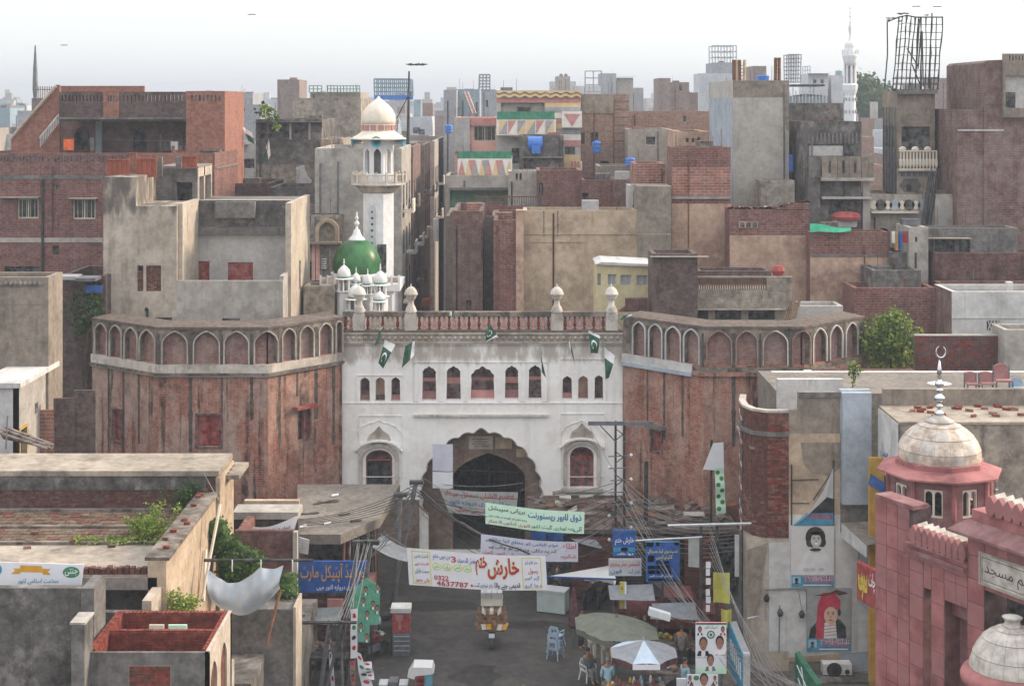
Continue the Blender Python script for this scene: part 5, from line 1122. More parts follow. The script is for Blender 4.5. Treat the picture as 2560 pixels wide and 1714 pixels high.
Bd('bluish grey house at the far end of the narrow lane',(B.u(560),B.v(1080),B.u(735)),150,10,'hazy_blue',wins=[B.r(620,1120,650,1300)+('dark',),B.r(680,1250,720,1380)+('dark',)])
gr_=T('lane_clutter','dim blue and grey stall roofs crowded in the narrow lane','stall',(X(1075,120),118,0))
for i in range(8):x=lerp(ax0+.5,ax1-.6,R.random());y=lerp(99,140,i/8);MB().obox((x,y,2.6+R.uniform(-.3,.5)),(.9,.1,.1),(0,1.3,.05),(0,0,.04)).build('roof_sheet',['sign_blue','metal_grey','cement_dark','rust'][i%4],gr_)
tag(MB().obox(P(*E_(590,500),100),(.35,0,.1),(0,.4,0),(.05,0,.22)).build('awning','railing_red'),'small orange awning low in the narrow lane','awning')
tag(MB().box(X(B.u(635),104),X(B.u(670),104),104,104.5,Z(E_.v(90),104),Z(B.v(1490),104)).build('drain_pipe','plaster_white'),'pale upright duct on a lane house wall','duct')
# ---------------------------------------------------------------- the painted house and its neighbours
def tri(fr,a,b,c_,mat,parent,cc=.06):m=MB();m.plate(fr,[a,b,c_],(),.03,c=cc);return m.build('painted_triangle',mat,parent)
CY=122.0;cf=front(CY)
ch=building('painted_house','house painted with coloured triangles and stripes under a wavy yellow cornice',(B.u(1065),B.v(616),B.u(1638)),CY,10,'plaster_pale',wins=[],holes=[rect(*B.r(1095,700,1392,812))],par=.4)
MB().box(*pbox(*B.r(1080,695,1400,815),CY+.5,.1)).build('recess_wall','plaster_grey',ch);wf=MB().box(*pbox(*B.r(1205,728,1300,812),CY+.42,.08)).build('window','wood_brown',ch);MB().box(*pbox(*B.r(1215,736,1290,800),CY+.38,.04)).build('pane','dark_glass',wf)
top_=[B(1065,618)]+[(B.u(1065+573*i/36),B.v(660+8*math.sin(i*math.pi/2.2)))for i in range(37)]+[B(1638,618)]
m=MB();m.plate(cf,top_,(),.3,c=.32);m.build('wavy_cornice','tri_yellow',ch)
wv=MB();wv.plate(cf,[(B.u(1065+573*i/36),B.v(632+7*math.sin(i*math.pi/2.2)))for i in range(37)]+[(B.u(1638-573*i/36),B.v(640+7*math.sin((36-i)*math.pi/2.2)))for i in range(37)],(),.02,c=.35);wv.build('wavy_stripe','wood_brown',ch)
for y0,y1,a,b,mt in((668,698,1065,1638,'tri_red'),(700,730,1395,1638,'tri_yellow'),(730,755,1395,1638,'tri_grey'),(880,912,1515,1638,'tri_grey'),(915,955,1515,1638,'tri_white'),(958,995,1515,1638,'tri_red'),(1055,1085,1515,1638,'tri_yellow'),(1085,1150,1515,1638,'tri_yellow'),(770,805,1460,1508,'tri_white'),(808,835,1460,1508,'tri_red'),(840,878,1460,1508,'tri_yellow')):MB().fbox(cf,B.u(a),B.v(y1),B.u(b),B.v(y0),.003,.05).build('painted_stripe',mt,ch)
pb_=MB().fbox(cf,B.u(1508),B.v(868),B.u(1645),B.v(757),.055,.5).build('balcony_panel','tri_white',ch);tri(cf,B(1522,775),B(1577,862),B(1632,775),'tri_red',pb_,.53)
bp_=MB().fbox(cf,B.u(1065),B.v(920),B.u(1468),B.v(812),.055,.9).build('balcony_panel','tri_white',ch)
for i in range(6):
 a=1082+i*63;tri(cf,B(a,912),B(a+55,912),B(a+55,822),['tri_grey','tri_white','tri_yellow'][i%3],bp_,.93);tri(cf,B(a,910),B(a,820),B(a+54,820),['tri_yellow','tri_red','tri_grey'][i%3],bp_,.93)
MB().fbox(cf,B.u(1150),B.v(932),B.u(1468),B.v(921),.0,.95).build('slab_edge','wood_brown',ch)
nt=MB().fbox(cf,B.u(1072),B.v(812),B.u(1456),B.v(760),.9,.93).build('railing_net','net_green',ch)
for i in range(14):a=lerp(1072,1456,i/13);MB().fbox(cf,B.u(a)-.5,B.v(812),B.u(a)+.5,B.v(758),.94,.98).build('railing_bar','metal_grey',nt)
for i in range(16):a=lerp(1322,1636,i/15);MB().fbox(cf,B.u(a),B.v(1155),B.u(a+11),B.v(1097),.1,.2).build('railing_bar',['tri_red','tri_white','railing_red','tri_yellow'][(i//3)%4],ch)
for r in((1168,1008,1222,1110),(1530,1000,1600,1050)):MB().fbox(cf,*[B.r(*r)[i]for i in(0,3,2,1)],.003,.02).build('window','dark_hole',ch)
lh=building('painted_house','lower painted house with a triangle frieze under a green net railing',(B.u(800),B.v(1080),B.u(1172)),113,7,'tri_white',par=.4)
f=front(113);
for i in range(8):
 a=806+46*i;tri(f,B(a,1192),B(a+44,1192),B(a+22,1092),['tri_red','tri_yellow','tri_grey','tri_yellow'][i%4],lh);tri(f,B(a+24,1090),B(a+68,1090),B(a+46,1190),['tri_white','tri_red','tri_white','tri_grey'][i%4],lh)if i<7 else None
MB().fbox(f,B.u(795),B.v(1212),B.u(1175),B.v(1196),.002,.7).build('slab_edge','cement',lh);nt=MB().fbox(f,B.u(802),B.v(1080),B.u(1168),B.v(1030),-.1,-.07).build('railing_net','net_green',lh)
for i in range(10):a=lerp(802,1168,i/9);MB().fbox(f,B.u(a)-.5,B.v(1082),B.u(a)+.5,B.v(1028),-.06,0).build('railing_bar','metal_grey',nt)
th_=building('terrace_house','grey house with a wide open terrace and green painted back wall',(B.u(718),B.v(1195),B.u(1195)),110,6,'cement',par=.2,holes=[rect(*B.r(748,1280,1172,1450))])
MB().box(*pbox(*B.r(745,1275,1178,1452),110.45,.1)).build('back_wall','plaster_green',th_);MB().fbox(front(110),B.u(745),B.v(1292),B.u(1210),B.v(1275),.003,.6).build('sun_shade','cement_dark',th_)
rr=T('terrace_railing','thin metal railing along the terrace before the green wall','railing',tuple(P(*B(1150,1400),104.5)));f=front(104.5)
for i in range(30):a=lerp(920,1375,i/29);MB().fbox(f,B.u(a),B.v(1400),B.u(a+5),B.v(1340),0,.04).build('railing_bar','metal_grey' if i%4 else 'rust',rr)
MB().fbox(f,B.u(915),B.v(1343),B.u(1380),B.v(1334),-.02,.06).build('rail','rust',rr)
Bd('low brick parapet house under the metal railing',(B.u(925),B.v(1402),B.u(1260)),104.4,5,'brick_maroon')
ph=Bd('salmon pink house with a wide cream window left of the painted house',(B.u(780),B.v(800),B.u(1068)),126,8,'plaster_pink',wins=[B.r(908,856,1062,962)+('cream',),B.r(812,880,832,935)+('dark',)])
MB().fbox(front(126),B.u(780),B.v(1030),B.u(885),B.v(800),.003,.5).build('corner_bay','plaster_pale',ph);MB().fbox(front(126),B.u(888),B.v(855),B.u(1068),B.v(805),.003,.25).build('band','tri_red',ph)
Bd('turquoise rendered house with scaffold poles above the pink house',(B.u(790),B.v(608),B.u(950)),150,8,'hazy_blue');
lad=T('ladder','pale ladder leaning on the turquoise house','ladder',tuple(P(*B(915,770),148)))
for o in(0,22):MB().tube(P(*B(905+o,775),148),P(*B(848+o,625),149.5),.05).build('rail','plaster_pink',lad)
for i in range(7):t=(i+.5)/7;MB().tube(P(*B(lerp(905,848,t),lerp(775,625,t)),148),P(*B(lerp(927,870,t),lerp(775,625,t)),148),.03,4).build('rung','plaster_pink',lad)
Bd('slim grey tower house left of the turquoise house',(B.u(705),B.v(612),B.u(792)),146,8,'hazy_grey')
rbk=Bd('tall brown brick house with two black windows right of the painted house',(B.u(1640),B.v(640),B.u(1968)),126,10,'brick_far',wins=[B.r(1632,905,1665,980)+('hole',),B.r(1705,902,1757,990)+('hole',),B.r(1772,1095,1830,1125)+('hole',)])
MB().fbox(front(126),B.u(1640),B.v(772),B.u(1862),B.v(641),.003,.08).build('rendered_patch','cement_brown',rbk)
for i in range(22):z=B.v(660+i*27);MB().fbox(front(126),B.u(1862),z+3,B.u(1968),z,.003,.012).build('brick_course','brick_purple',rbk)if i%2 else None
Bd('grey balcony block with a blue tank below the painted house',(B.u(1222),B.v(922),B.u(1522)),117,4,'cement_sooty',wins=[B.r(1250,1080,1320,1150)+('hole',)],ledges=[(B.u(1240),B.v(1068),B.u(1515),.5,'cement')])
Bd('red brick rooftop house with a dark corner below the colourful railing',(B.u(1340),B.v(1160),B.u(1645)),107,5,'brick_maroon',wins=[B.r(1355,1245,1382,1330)+('hole',)])
Bd('red brick rooftop house with a black door opening',(B.u(1645),B.v(1225),B.u(1872)),106.4,5,'brick_maroon',wins=[B.r(1637,1312,1690,1420)+('hole',)])
Bd('small brick block with a slanting dark opening right of the black door',(B.u(1868),B.v(1222),B.u(1998)),105,4,'brick_purple')
Bd('cement shed with a dark slot beneath the blue water tank',(B.u(1755),B.v(1130),B.u(1990)),110,4,'cement_brown',wins=[B.r(1880,1165,1960,1190)+('hole',)])
Bd('cement and brick stub with white edge at the end of the long tan wall',(B.u(1962),B.v(1262),B.u(2025)),94,2,'plaster_pale')
Bd('square red brick rooftop block above the long tan wall',(B.u(2005),B.v(1115),B.u(2215)),96.5,4,'brick_red')
Bd('grey concrete parapet house left of the painted balcony',(B.u(1145),B.v(1165),B.u(1345)),108.5,3,'cement',wins=[B.r(1195,1180,1210,1225)+('hole',),B.r(1222,1180,1237,1225)+('hole',)])
Bd('plain brick house behind the minaret lantern',(B.u(370),B.v(1005),B.u(530)),118,6,'brick_far',wins=[B.r(480,1040,525,1105)+('hole',)])
# water tanks
def tank(lab,u,v0,v1,w,Y,shape='upright',mat='tank_blue'):
 rt=T('water_tank',lab,'water tank',tuple(P(u,v1,Y)),'rooftop water tanks');x,z0,z1=X(u,Y),Z(v1,Y),Z(v0,Y);r=w*Y/F/2;h=z1-z0
 MB().lathe((x,Y,z0),[(r*.94,0),(r,h*.06),(r,h*.3),(r*.95,h*.33),(r,h*.36),(r,h*.62),(r*.95,h*.65),(r,h*.68),(r,h*.86),(r*.75,h*.95),(r*.3,h*.97)],18).build('body',mat,rt,True);MB().lathe((x,Y,z0),[(r*.32,h*.96),(r*.32,h*1.05),(r*.1,h*1.07)],12).build('lid',mat,rt);return rt
tank('upright blue water tank on the brown brick house roof',B.u(1745),B.v(958),B.v(1042),23,124);tank('squat blue tank at the shed roof right of the black door',B.u(1975),B.v(1072),B.v(1132),25,109);tank('blue tank by the pink house',B.u(740),B.v(848),B.v(905),19,136)
rt=T('water_tank','blue tank standing on its narrower stand on the grey balcony block','water tank',tuple(P(*B(1335,1046),116)),'rooftop water tanks');MB().box(*pbox(*B.r(1305,995,1365,1046),116,1.6)).build('stand','tank_blue',rt);m=MB();m.tube(P(*B(1280,975),116.8),P(*B(1378,975),116.8),.85*.62,16);m.build('body','tank_blue',rt)
# ---------------------------------------------------------------- long tan wall and the rough brick walls to its right
tw=building('tan_building','long blank tan plastered building with cracks behind the gate',(1308,B.v(1432),B.u(2025)),91.5,3,'plaster_tan',par=.25)
prism(front(91.46),rect(B.u(2022),B.v(1268),B.u(2257),gb+100),3,'higher_block','cement_brown',tw)
for a in(1385,1480):MB().fbox(front(91.5),B.u(a),E_.v(60),B.u(a+5),B.v(1432),.003,.03).build('crack_joint','cement_sooty',tw)
for y,a,b in((38,1255,2250),(90,1300,1660)):MB().fbox(front(91.5),E_.u(a),E_.v(y+6),E_.u(b),E_.v(y),.003,.05).build('string_course','plaster_tan',tw)
w3=building('brick_wall_house','tall house wall of exposed brick above peeling plaster right of the tan building',(1680,C.v(1002),C.u(345)),93,3,'brick_maroon',par=.3)
MB().fbox(front(93),1680,900,C.u(345),C.v(1385),.003,.06).build('plaster_facing','plaster_pinkish',w3);MB().fbox(front(93),1680,C.v(1352),C.u(345),C.v(1338),.062,.16).build('ledge','cement',w3);MB().fbox(front(93),1680,C.v(1335),C.u(345),C.v(1140),.003,.04).build('loose_brickwork','brick_red',w3)
w4=building('brick_wall_house','rubble topped brick wall with a small triple vent over pink plaster',(C.u(338),C.v(1425),C.u(882)),90.8,2,'brick_maroon',par=.2)
f=front(90.8)
for i in range(60):a=R.uniform(340,880);t=max(0,(a-640)/240);MB().obox(f(C.u(a),C.v(1425-t*45-R.uniform(0,10)),-.4),(.14,0,R.uniform(-.05,.05)),(0,.2,0),(0,0,.06)).build('loose_brick',R.choice(['brick_clay','brick_old_clay','plaster_pale','brick_clay_dark']),w4)
m=MB();m.plate(f,[(C.u(640),C.v(1428)),(C.u(880),C.v(1428)),(C.u(880),C.v(1378)),(C.u(780),C.v(1388)),(C.u(690),C.v(1412))],(),.6,back=True);m.build('raised_end','brick_maroon',w4)
MB().fbox(f,C.u(338),905,C.u(882),F_.v(50),.003,.05).build('plaster_facing','plaster_pinkish',w4)
for i in range(3):MB().fbox(f,C.u(408+42*i),C.v(1545),C.u(438+42*i),C.v(1512),.051,.06).build('vent','dark_hole',w4)
MB().fbox(f,C.u(400),C.v(1550),C.u(530),C.v(1508),.003,.05).build('vent_frame','plaster_tan',w4)
w5=building('brick_wall_house','brick parapet over a blotchy plaster wall under the green sheet',(F_.u(885),F_.v(28),F_.u(1425)),89.6,2,'brick_maroon',par=.3)
MB().fbox(front(89.6),F_.u(885),900,F_.u(1425),F_.v(195),.003,.08).build('plaster_facing','plaster_pinkish',w5);MB().fbox(front(89.6),F_.u(885),F_.v(192),F_.u(1425),F_.v(180),.081,.14).build('ledge','cement_dark',w5)
gs=cloth(lambda s,t:bil(P(*C(885,1522),89.4),P(*C(1165,1552),89.4),P(*F_(1165,22),89.2),P(*F_(885,30),89.2),s,t)+V((0,0,.05*math.sin(7*s))),8,3,'tarp_green','tarpaulin');tag(gs,'bright green sheet hung over the brick parapet','tarpaulin')
# ---------------------------------------------------------------- grey tower house, balcony house and tower with a rebar cage
gt_=building('tower_house','tall blank grey plaster tower house right of centre',(C.u(360),C.v(548),C.u(742)),98,11.5,'plaster_grey',par=.5)
f=front(98);MB().fbox(f,C.u(360),C.v(660),C.u(742),C.v(549),.003,.03).build('stained_band','cement_brown',gt_)
m=MB();m.plate(f,C.l(720,660,742,660,742,900,725,880,705,760),(),.02,c=.03);m.build('stain_patch','cement_brown',gt_)
xl_=X(C.u(360),98);MB().box(xl_-.03,xl_-.003,98.02,109.4,0,Z(C.v(665),98)).build('side_render','plaster_blue',gt_)
for a in(398,418,438,470,685,712):MB().tube(f(C.u(a),C.v(552),-2),f(C.u(a)+R.uniform(-1,1),C.v(552-(150 if a<600 else 165)),-2),.11).build('column_rod','plaster_tan' if a in(418,470)else 'rust',gt_)
for a,b in((398,470),(685,712)):
 for i in range(5):MB().tube(f(C.u(a),C.v(540-24*i),-2),f(C.u(b),C.v(536-24*i),-2),.03,4).build('tie','rust',gt_)
tank('blue tank on the grey tower house roof',C.u(565),C.v(512),C.v(550),30,100)
hung('sign_strip','narrow blue vertical sign on the side of the tower house','sign',*C.r(740,1050,770,1170),96,'sign_blue',None,.0)
Bd('dirty grey parapet house behind the balcony house',(C.u(742),C.v(702),C.u(1112)),112,8,'cement_sooty')
Bd('rough tan block at the foot of the tower house',(C.u(545),C.v(1228),C.u(780)),95,2,'plaster_mottled',wins=[C.r(500,1340,535,1400)+('hole',)])
bx=building('balcony_house','sooty grey house with a bulging concrete balcony and wide dark window',(C.u(865),C.v(828),C.u(1235)),94.6,8,'cement_sooty',par=.4,wins=[C.r(878,985,1185,1060)+('hole',),C.r(1012,1355,1215,1470)+('wood',)])
f=front(94.6)
for i in range(14):a=lerp(872,1222,i/13);MB().fbox(f,C.u(a),C.v(975),C.u(a+12),C.v(905),.003,.06).build('rib','cement_dark',bx)
MB().fbox(f,C.u(1120),C.v(1062),C.u(1185),C.v(990),.01,.03).build('dark_door','dark_hole',bx);MB().fbox(f,C.u(880),C.v(1062),C.u(1115),C.v(992),-.1,-.05).build('inner_wall','plaster_pale',bx)
x0_,x1_=C.u(862),C.u(1295)
for i,(a,b)in enumerate(((868,945),(948,1050),(1053,1128),(1131,1210),(1213,1294))):
 m=MB();hs=[rect(*C.r((a+b)/2-9,1090,(a+b)/2+9,1172))]if i else[]
 m.plate(f,rect(*C.r(a,1062,b,1204)),hs,.12,c=.9 if i else .5,back=True);m.build('balcony_panel','cement_brown' if i else 'cement_dark',bx)
MB().fbox(f,C.u(945),C.v(1226),C.u(1298),C.v(1205),0,.95).build('balcony_slab','cement',bx);MB().fbox(f,C.u(865),C.v(1575),C.u(945),C.v(1204),.002,.45).build('side_pier','cement_sooty',bx)
MB().fbox(f,C.u(955),C.v(1350),C.u(1290),C.v(1336),.002,.6).build('sun_shade','plaster_pale',bx);MB().fbox(f,C.u(1240),C.v(1640),C.u(1290),C.v(1230),.0,.2).build('pier','cement',bx)
tag(MB().box(*pbox(*C.r(1058,1500,1205,1545),92.4,.9)).build('generator_box','plaster_white'),'white box under a red cover on the balcony house terrace','box')
tag(MB().lathe((X(C.u(1132),92.85),92.85,Z(C.v(1500),92.4)+.004),[(.85,0),(.88,.2),(.75,.4),(.5,.48)],10).build('cover','sign_red'),'bright red cloth cover on the white box','cover')
tw_=building('tower','slim grey tower with a rusty cage of reinforcing bars on top',(C.u(1478),C.v(618),C.u(1735)),97,3.8,'cement_brown',par=.2,wins=[C.r(1508,862,1700,1020)+('hole',)])
f=front(97);MB().fbox(f,C.u(1470),C.v(640),C.u(1745),C.v(610),.002,.35).build('top_slab','cement_dark',tw_)
xl_=X(C.u(1478),97)
for y0,y1,v0,v1,mt in((97.6,100.3,860,1000,'dark_hole'),(97.2,100.6,1010,1320,'metal_grey')):MB().box(xl_-.04,xl_-.003,y0,y1,Z(C.v(v1),97),Z(C.v(v0),97)).build('side_opening',mt,tw_)
for i in range(5):MB().box(xl_-.1,xl_-.045,97.3+i*.75,97.4+i*.75,Z(C.v(1320),97),Z(C.v(730),97)).build('side_mullion','metal_grey',tw_)
MB().box(*pbox(*C.r(1510,880,1580,1020),97.25,.1)).build('inner_clutter','wood_brown',tw_);MB().box(*pbox(*C.r(1590,925,1700,940),97.2,.1)).build('inner_shelf','plaster_pale',tw_)
for i in range(12):
 a=lerp(1480,1722,i/11);MB().fbox(f,C.u(a),C.v(1085),C.u(a+10),C.v(1030),.55,.63).build('baluster','dome_cream',tw_);MB().lathe(f(C.u(a+5),C.v(1145),.6),[(.03,0),(.1,.25),(.1,.45),(.03,.75)],6).build('baluster','dome_cream',tw_)
for v0 in(1022,1083,1145):MB().fbox(f,C.u(1474),C.v(v0+8),C.u(1730),C.v(v0),.5,.68).build('balcony_rail','dome_cream',tw_)
for a in(1490,1575,1660):MB().ball(f(C.u(a+8),C.v(1014),.6),.24,8,1,.4,.8).build('scallop','dome_cream',tw_)
MB().fbox(f,C.u(1476),C.v(1160),C.u(1728),C.v(1150),.0,.66).build('balcony_floor','dome_cream',tw_)
dp=MB().fbox(f,C.u(1474),C.v(1318),C.u(1732),C.v(1160),.003,.12).build('tiled_panel','gate_stained',tw_)
for i in range(6):a=1500+40*i;MB().fbox(f,C.u(a),C.v(1200),C.u(a+26),C.v(1172),.12,.15).build('tile','metal_grey',dp)
m=MB();m.plate(f,C.l(1520,1215,1610,1215,1640,1262,1610,1305,1520,1305,1490,1262),(),.03,c=.16);m.build('tile','cement_dark',dp);MB().fbox(f,C.u(1535),C.v(1298),C.u(1570),C.v(1250),.165,.18).build('window','dark_hole',dp)
lb_=building('arched_house','tiled white house with dark arches below the cage tower',(C.u(1290),C.v(1322),C.u(1735)),95.4,5,'gate_stained',par=.2,holes=[arch(*F_.r(1335,0,1428,200),spring=16,point=0),arch(*F_.r(1470,0,1555,200),spring=16,point=0)])
f=front(95.4)
for i in range(9):a=1318+48*i;MB().tube(f(C.u(a),C.v(1395),.003),f(C.u(a),C.v(1395),.06),.36 if i%2 else .28,8).build('tile',['dome_cream','cement_sooty','dome_cream','plaster_blue'][i%4],lb_)
MB().fbox(f,C.u(1290),C.v(1448),C.u(1612),C.v(1436),.003,.5).build('ledge','dome_cream',lb_);MB().fbox(f,C.u(1300),F_.v(200),C.u(1610),C.v(1452),-.02,.04).build('arcade_wall','plaster_blue',lb_)if 0 else None
Bd('plain grey rooftop wall right of the leaning black rods',(C.u(1735),C.v(1322),C.u(1897)),94,3,'cement')
Bd('orange and tan house with small windows behind the tower',(C.u(1735),C.v(945),C.u(1890)),106,6,'plaster_pinkish',wins=[C.r(1745,975,1785,1020)+('wood',),C.r(1800,975,1840,1020)+('wood',),C.r(1740,1145,1835,1310)+('hole',)])
rd_=T('rod_bundle','bundle of long black rods leaning beside the cage tower','rods',tuple(P(*C(1665,1550),93)))
for i in range(12):MB().tube(P(*C(1640+6*i,1545),93+R.uniform(-.2,.2)),P(*C(1700+5*i+R.uniform(-10,10),1150+R.uniform(-10,60)),94.8),.04,5).build('rod','metal_dark',rd_)
cg=T('rebar_cage','tall leaning cage of rusty rods on the tower roof','cage',tuple(P(*C(1600,615),98)))
def cp(i,t,Y):x0=[1446,1500,1560,1640,1700,1752][i];x1=[1488,1545,1600,1640,1712,1788][i];return P(*C(lerp(x0,x1,t),lerp(612,118-(12 if i in(1,)else 0),t)),Y)
for Y in(97.3,100.2):
 for i in range(11):MB().path([cp(i//2,t/6,Y).lerp(cp(min(5,(i+1)//2),t/6,Y),.5)+V((R.uniform(-.05,.05),0,0))for t in range(7)],.03 if i%2 else .036,5).build('upright','metal_dark',cg)
 for t in(.0,.09,.17,.27,.36,.47,.58,.69,.79,.9,1.0):MB().path([cp(i,t,Y)for i in range(6)],.045 if t in(0,1.0)else .022,5).build('hoop','metal_dark',cg)
for t in(.0,.17,.58,.79,1.0):
 for i in(0,5):MB().tube(cp(i,t,97.3),cp(i,t,100.2),.035,5).build('tie','metal_dark',cg)
for p,q in(((1545,330),(1620,450)),((1620,470),(1640,210)),((1600,600),(1630,130)),((1690,600),(1715,90)),((1655,590),(1648,215)),((1580,440),(1640,590))):MB().tube(P(*C(*p),98.6),P(*C(*q),98.8),.045,5).build('loose_rod','metal_dark',cg)
MB().path([P(*C(1392,605),97.2),P(*C(1412,370),97.2),P(*C(1410,150),97.2),P(*C(1488,118),97.2)],.045,5).build('outer_rod','metal_dark',cg)
for i in range(7):MB().tube(P(*C(1450,612),97.2)+V((i*1.2,0,0)),P(*C(1450,535),97.2)+V((i*1.22,0,0)),.03,4).build('lower_bar','metal_dark',cg)
for y in(575,535):MB().tube(P(*C(1445,y),97.2),P(*C(1760,y),97.2),.04,4).build('lower_rail','metal_dark',cg)
def bird(lab,c,Y,fly=0,s=1.0):
 rt=T('bird',lab,'bird',tuple(P(*c,Y)),'birds on and over the roofs');p=P(*c,Y);m=MB();m.ball(p,.13*s,8,1.7,.8,.8).ball(p+V((.2*s,0,.09*s)),.075*s,6).tube(p+V((-.15*s,0,0)),p+V((-.42*s,0,-.05*s)),.07*s,5,.02*s);m.build('body','bird_dark',rt)
 for sg in(-1,1):
  if fly:w=MB();w.plate(plane(p,(sg,.1,0),(0,.35,1),(0,-1,.35)),[(0,-.05*s),(.5*s,.1*s*fly),(1.05*s,.03*s*fly),(.55*s,-.1*s)],(),.02,back=True)
  else:w=MB().ball(p+V((0,sg*.08,0)),.1*s,6,1.8,.3,.8)
  w.build('wing','bird_dark',rt)
 return rt
for i,(a,b)in enumerate(((1418,138),(1445,124),(1505,98),(1520,92),(1680,104),(1498,145))):bird(['crow perched at the far left tip of the rebar cage','crow flapping on the left rod of the cage','crow on the left top corner of the cage','crow just right of the cage corner crow','crow on the top right of the rebar cage','crow hanging below the top left hoop of the cage'][i],C(a,b),97.2,1 if i in(1,3)else 0,.45)
bird('kite gliding over the mast with spread wings',B(522,440),110,1.2,.8);bird('tiny bird high in the sky at upper left',A(1713,100),150,1,.45);bird('bird flying above the right end of the cage',C(1752,46),97,1,.3);bird('bird flying above the middle of the cage',C(1608,44),97,1,.3);bird('faint bird in the sky over the left brick house',A(435,308),190,1,.5)
# ---------------------------------------------------------------- far right: dark stepped brick house and walls below it
db=building('dark_house','big dark purple brick house stepping up to the right edge',None or(C.u(1888),C.v(745),2700),93,10,'brick_purple',par=.5)
prism(front(92.9),[(C.u(2068),900),(C.u(2068),C.v(430)),(C.u(2090),C.v(412)),(C.u(2202),C.v(408)),(2700,C.v(408)),(2700,900)],8,'upper_storey','brick_purple',db)
rc_=front(92.6);prism(rc_,rect(C.u(2202),C.v(366),2700,C.v(800)),.28,'balcony_front','cement_brown',db,[rect(C.u(2216),C.v(515),2690,C.v(735))]+[rect(*C.r(a,380,a+11,410))for a in range(2236,2340,22)])
MB().box(C and X(C.u(2202),92.6),X(2700,92.6),92.885,92.895,Z(C.v(735),92.6),Z(C.v(515),92.6)).build('recess_wall','plaster_pale',db);MB().fbox(front(92.88),C.u(2216),C.v(735),C.u(2282),C.v(628),0,.02).build('doorway','dark_hole',db)
MB().fbox(front(93),C.u(1888),C.v(892),C.u(2200),C.v(880),.11,.13).build('mortar_band','plaster_pale',db);
Bd('maroon brick wall below the dark stepped house',(F_.u(1735),F_.v(168),2700),88,2,'brick_wet')
Bd('dark shed with a beam and brick pier under the stepped house',(F_.u(1685),F_.v(0),F_.u(2300)),89.5,2,'cement_dark',wins=[F_.r(1715,80,1870,240)+('hole',),F_.r(1900,60,1975,170)+('hole',)],ledges=[(F_.u(1670),F_.v(62),F_.u(1960),.8,'cement_brown')])
Bd('narrow grey house right of the hanging laundry',(F_.u(1558),F_.v(-5),F_.u(1690)),88.6,3,'cement',wins=[F_.r(1600,60,1616,95)+('hole',)])
Bd('grey shed wall left of the brick pier',(F_.u(1312),F_.v(288),F_.u(1640)),86.5,3,'cement_sooty');Bd('grey low house under the hanging laundry',(F_.u(1428),F_.v(165),F_.u(1562)),89,3,'cement_sooty')
for i,(a,b,c_,m)in enumerate(((1460,1482,130,'wall_yellow'),(1478,1510,120,'sign_blue'),(1512,1552,80,'sign_red'),(1440,1462,80,'cloth_white'))):hung('laundry',['yellow cloth hung by the arched house','blue clothes hung by the arched house','magenta cloth hung by the arched house','white cloth hung by the arched house'][i],'laundry',*F_.r(a,20,b,20+c_),88.8,m,'washing by the arched house')
# terraced house right behind the right bastion
tb=building('brick_annexe','dark square brick annexe right of the yellow room',(E_.u(2125),E_.v(175),F_.u(120)),81,2.5,'brick_dark',par=.2,ledges=[(E_.u(2110),E_.v(190),F_.u(190),.3,'cement')])
rb_=building('balustrade_house','mossy grey house with a brown balustrade and three meshed windows',(F_.u(-20),F_.v(425),F_.u(765)),82.2,3,'plaster_mottled',par=.05,wins=[F_.r(15,545,192,622)+('grill',),F_.r(238,545,415,622)+('grill',),F_.r(465,548,645,622)+('grill',)],ledges=[(F_.u(-20),F_.v(545),F_.u(725),.5,'plaster_mottled')])
f=front(82.2);MB().fbox(f,F_.u(-10),F_.v(640),F_.u(730),F_.v(550),-.02,.03).build('wall_facing','plaster_yellowish',rb_)if 0 else None
for a,b in((0,118),(590,766)):MB().fbox(f,F_.u(a),F_.v(424),F_.u(b),F_.v(332),-.3,.02).build('parapet_block','plaster_mottled',rb_)
for i in range(30):a=lerp(122,585,i/29);MB().fbox(f,F_.u(a),F_.v(418),F_.u(a+7),F_.v(338),-.2,-.1).build('baluster','rust',rb_)
MB().fbox(f,F_.u(118),F_.v(340),F_.u(590),F_.v(330),-.25,-.02).build('rail','cement_brown',rb_);MB().fbox(f,F_.u(118),F_.v(424),F_.u(590),F_.v(417),-.25,-.02).build('rail','cement_brown',rb_)
Bd('dark brick parapet behind the brown balustrade',(F_.u(120),F_.v(292),F_.u(620)),85,2,'brick_dark');Bd('pale sloping roofed room at the back of the right bastion',(F_.u(780),F_.v(530),F_.u(1110)),84,2,'plaster_pale')
tag(MB().ball(P(*F_(668,290),83),.38,8,1,.8,.9).build('bundle','sign_red'),'red cloth bundle on the wall end of the brown balustrade','bundle')
bk_=T('bamboo_poles','bundle of bamboo poles leaning behind the right bastion','poles',tuple(P(*F_(750,625),80)))
for i in range(7):MB().tube(P(*F_(712+12*i,625),80),P(*F_(745+12*i,490+R.uniform(-10,20)),81),.05).build('pole','roof_brick',bk_)
yr=building('yellow_room','pale yellow rooftop room with blue windows and a white sloping roof',(E_.u(1745),E_.v(250),E_.u(2125)),84,3,'plaster_cream',par=.02,wins=[E_.r(1822,315,1880,390)+('blue',),E_.r(1908,318,1985,393)+('blue',),E_.r(2018,320,2095,395)+('blue',),E_.r(1752,310,1775,392)+('blue',)])
m=MB();f=front(83.8);m.plate(f,E_.l(1740,248,1785,230,2125,246,2125,262),(),3.4,back=True);m.build('roof_slab','plaster_white',yr)
st_=prism(front(81.5),E_.l(1895,570,1945,535,1945,482,2095,478,2095,570),.5,'brick_steps','brick_wet',None);tag(st_,'dark red brick steps below the yellow room','steps')
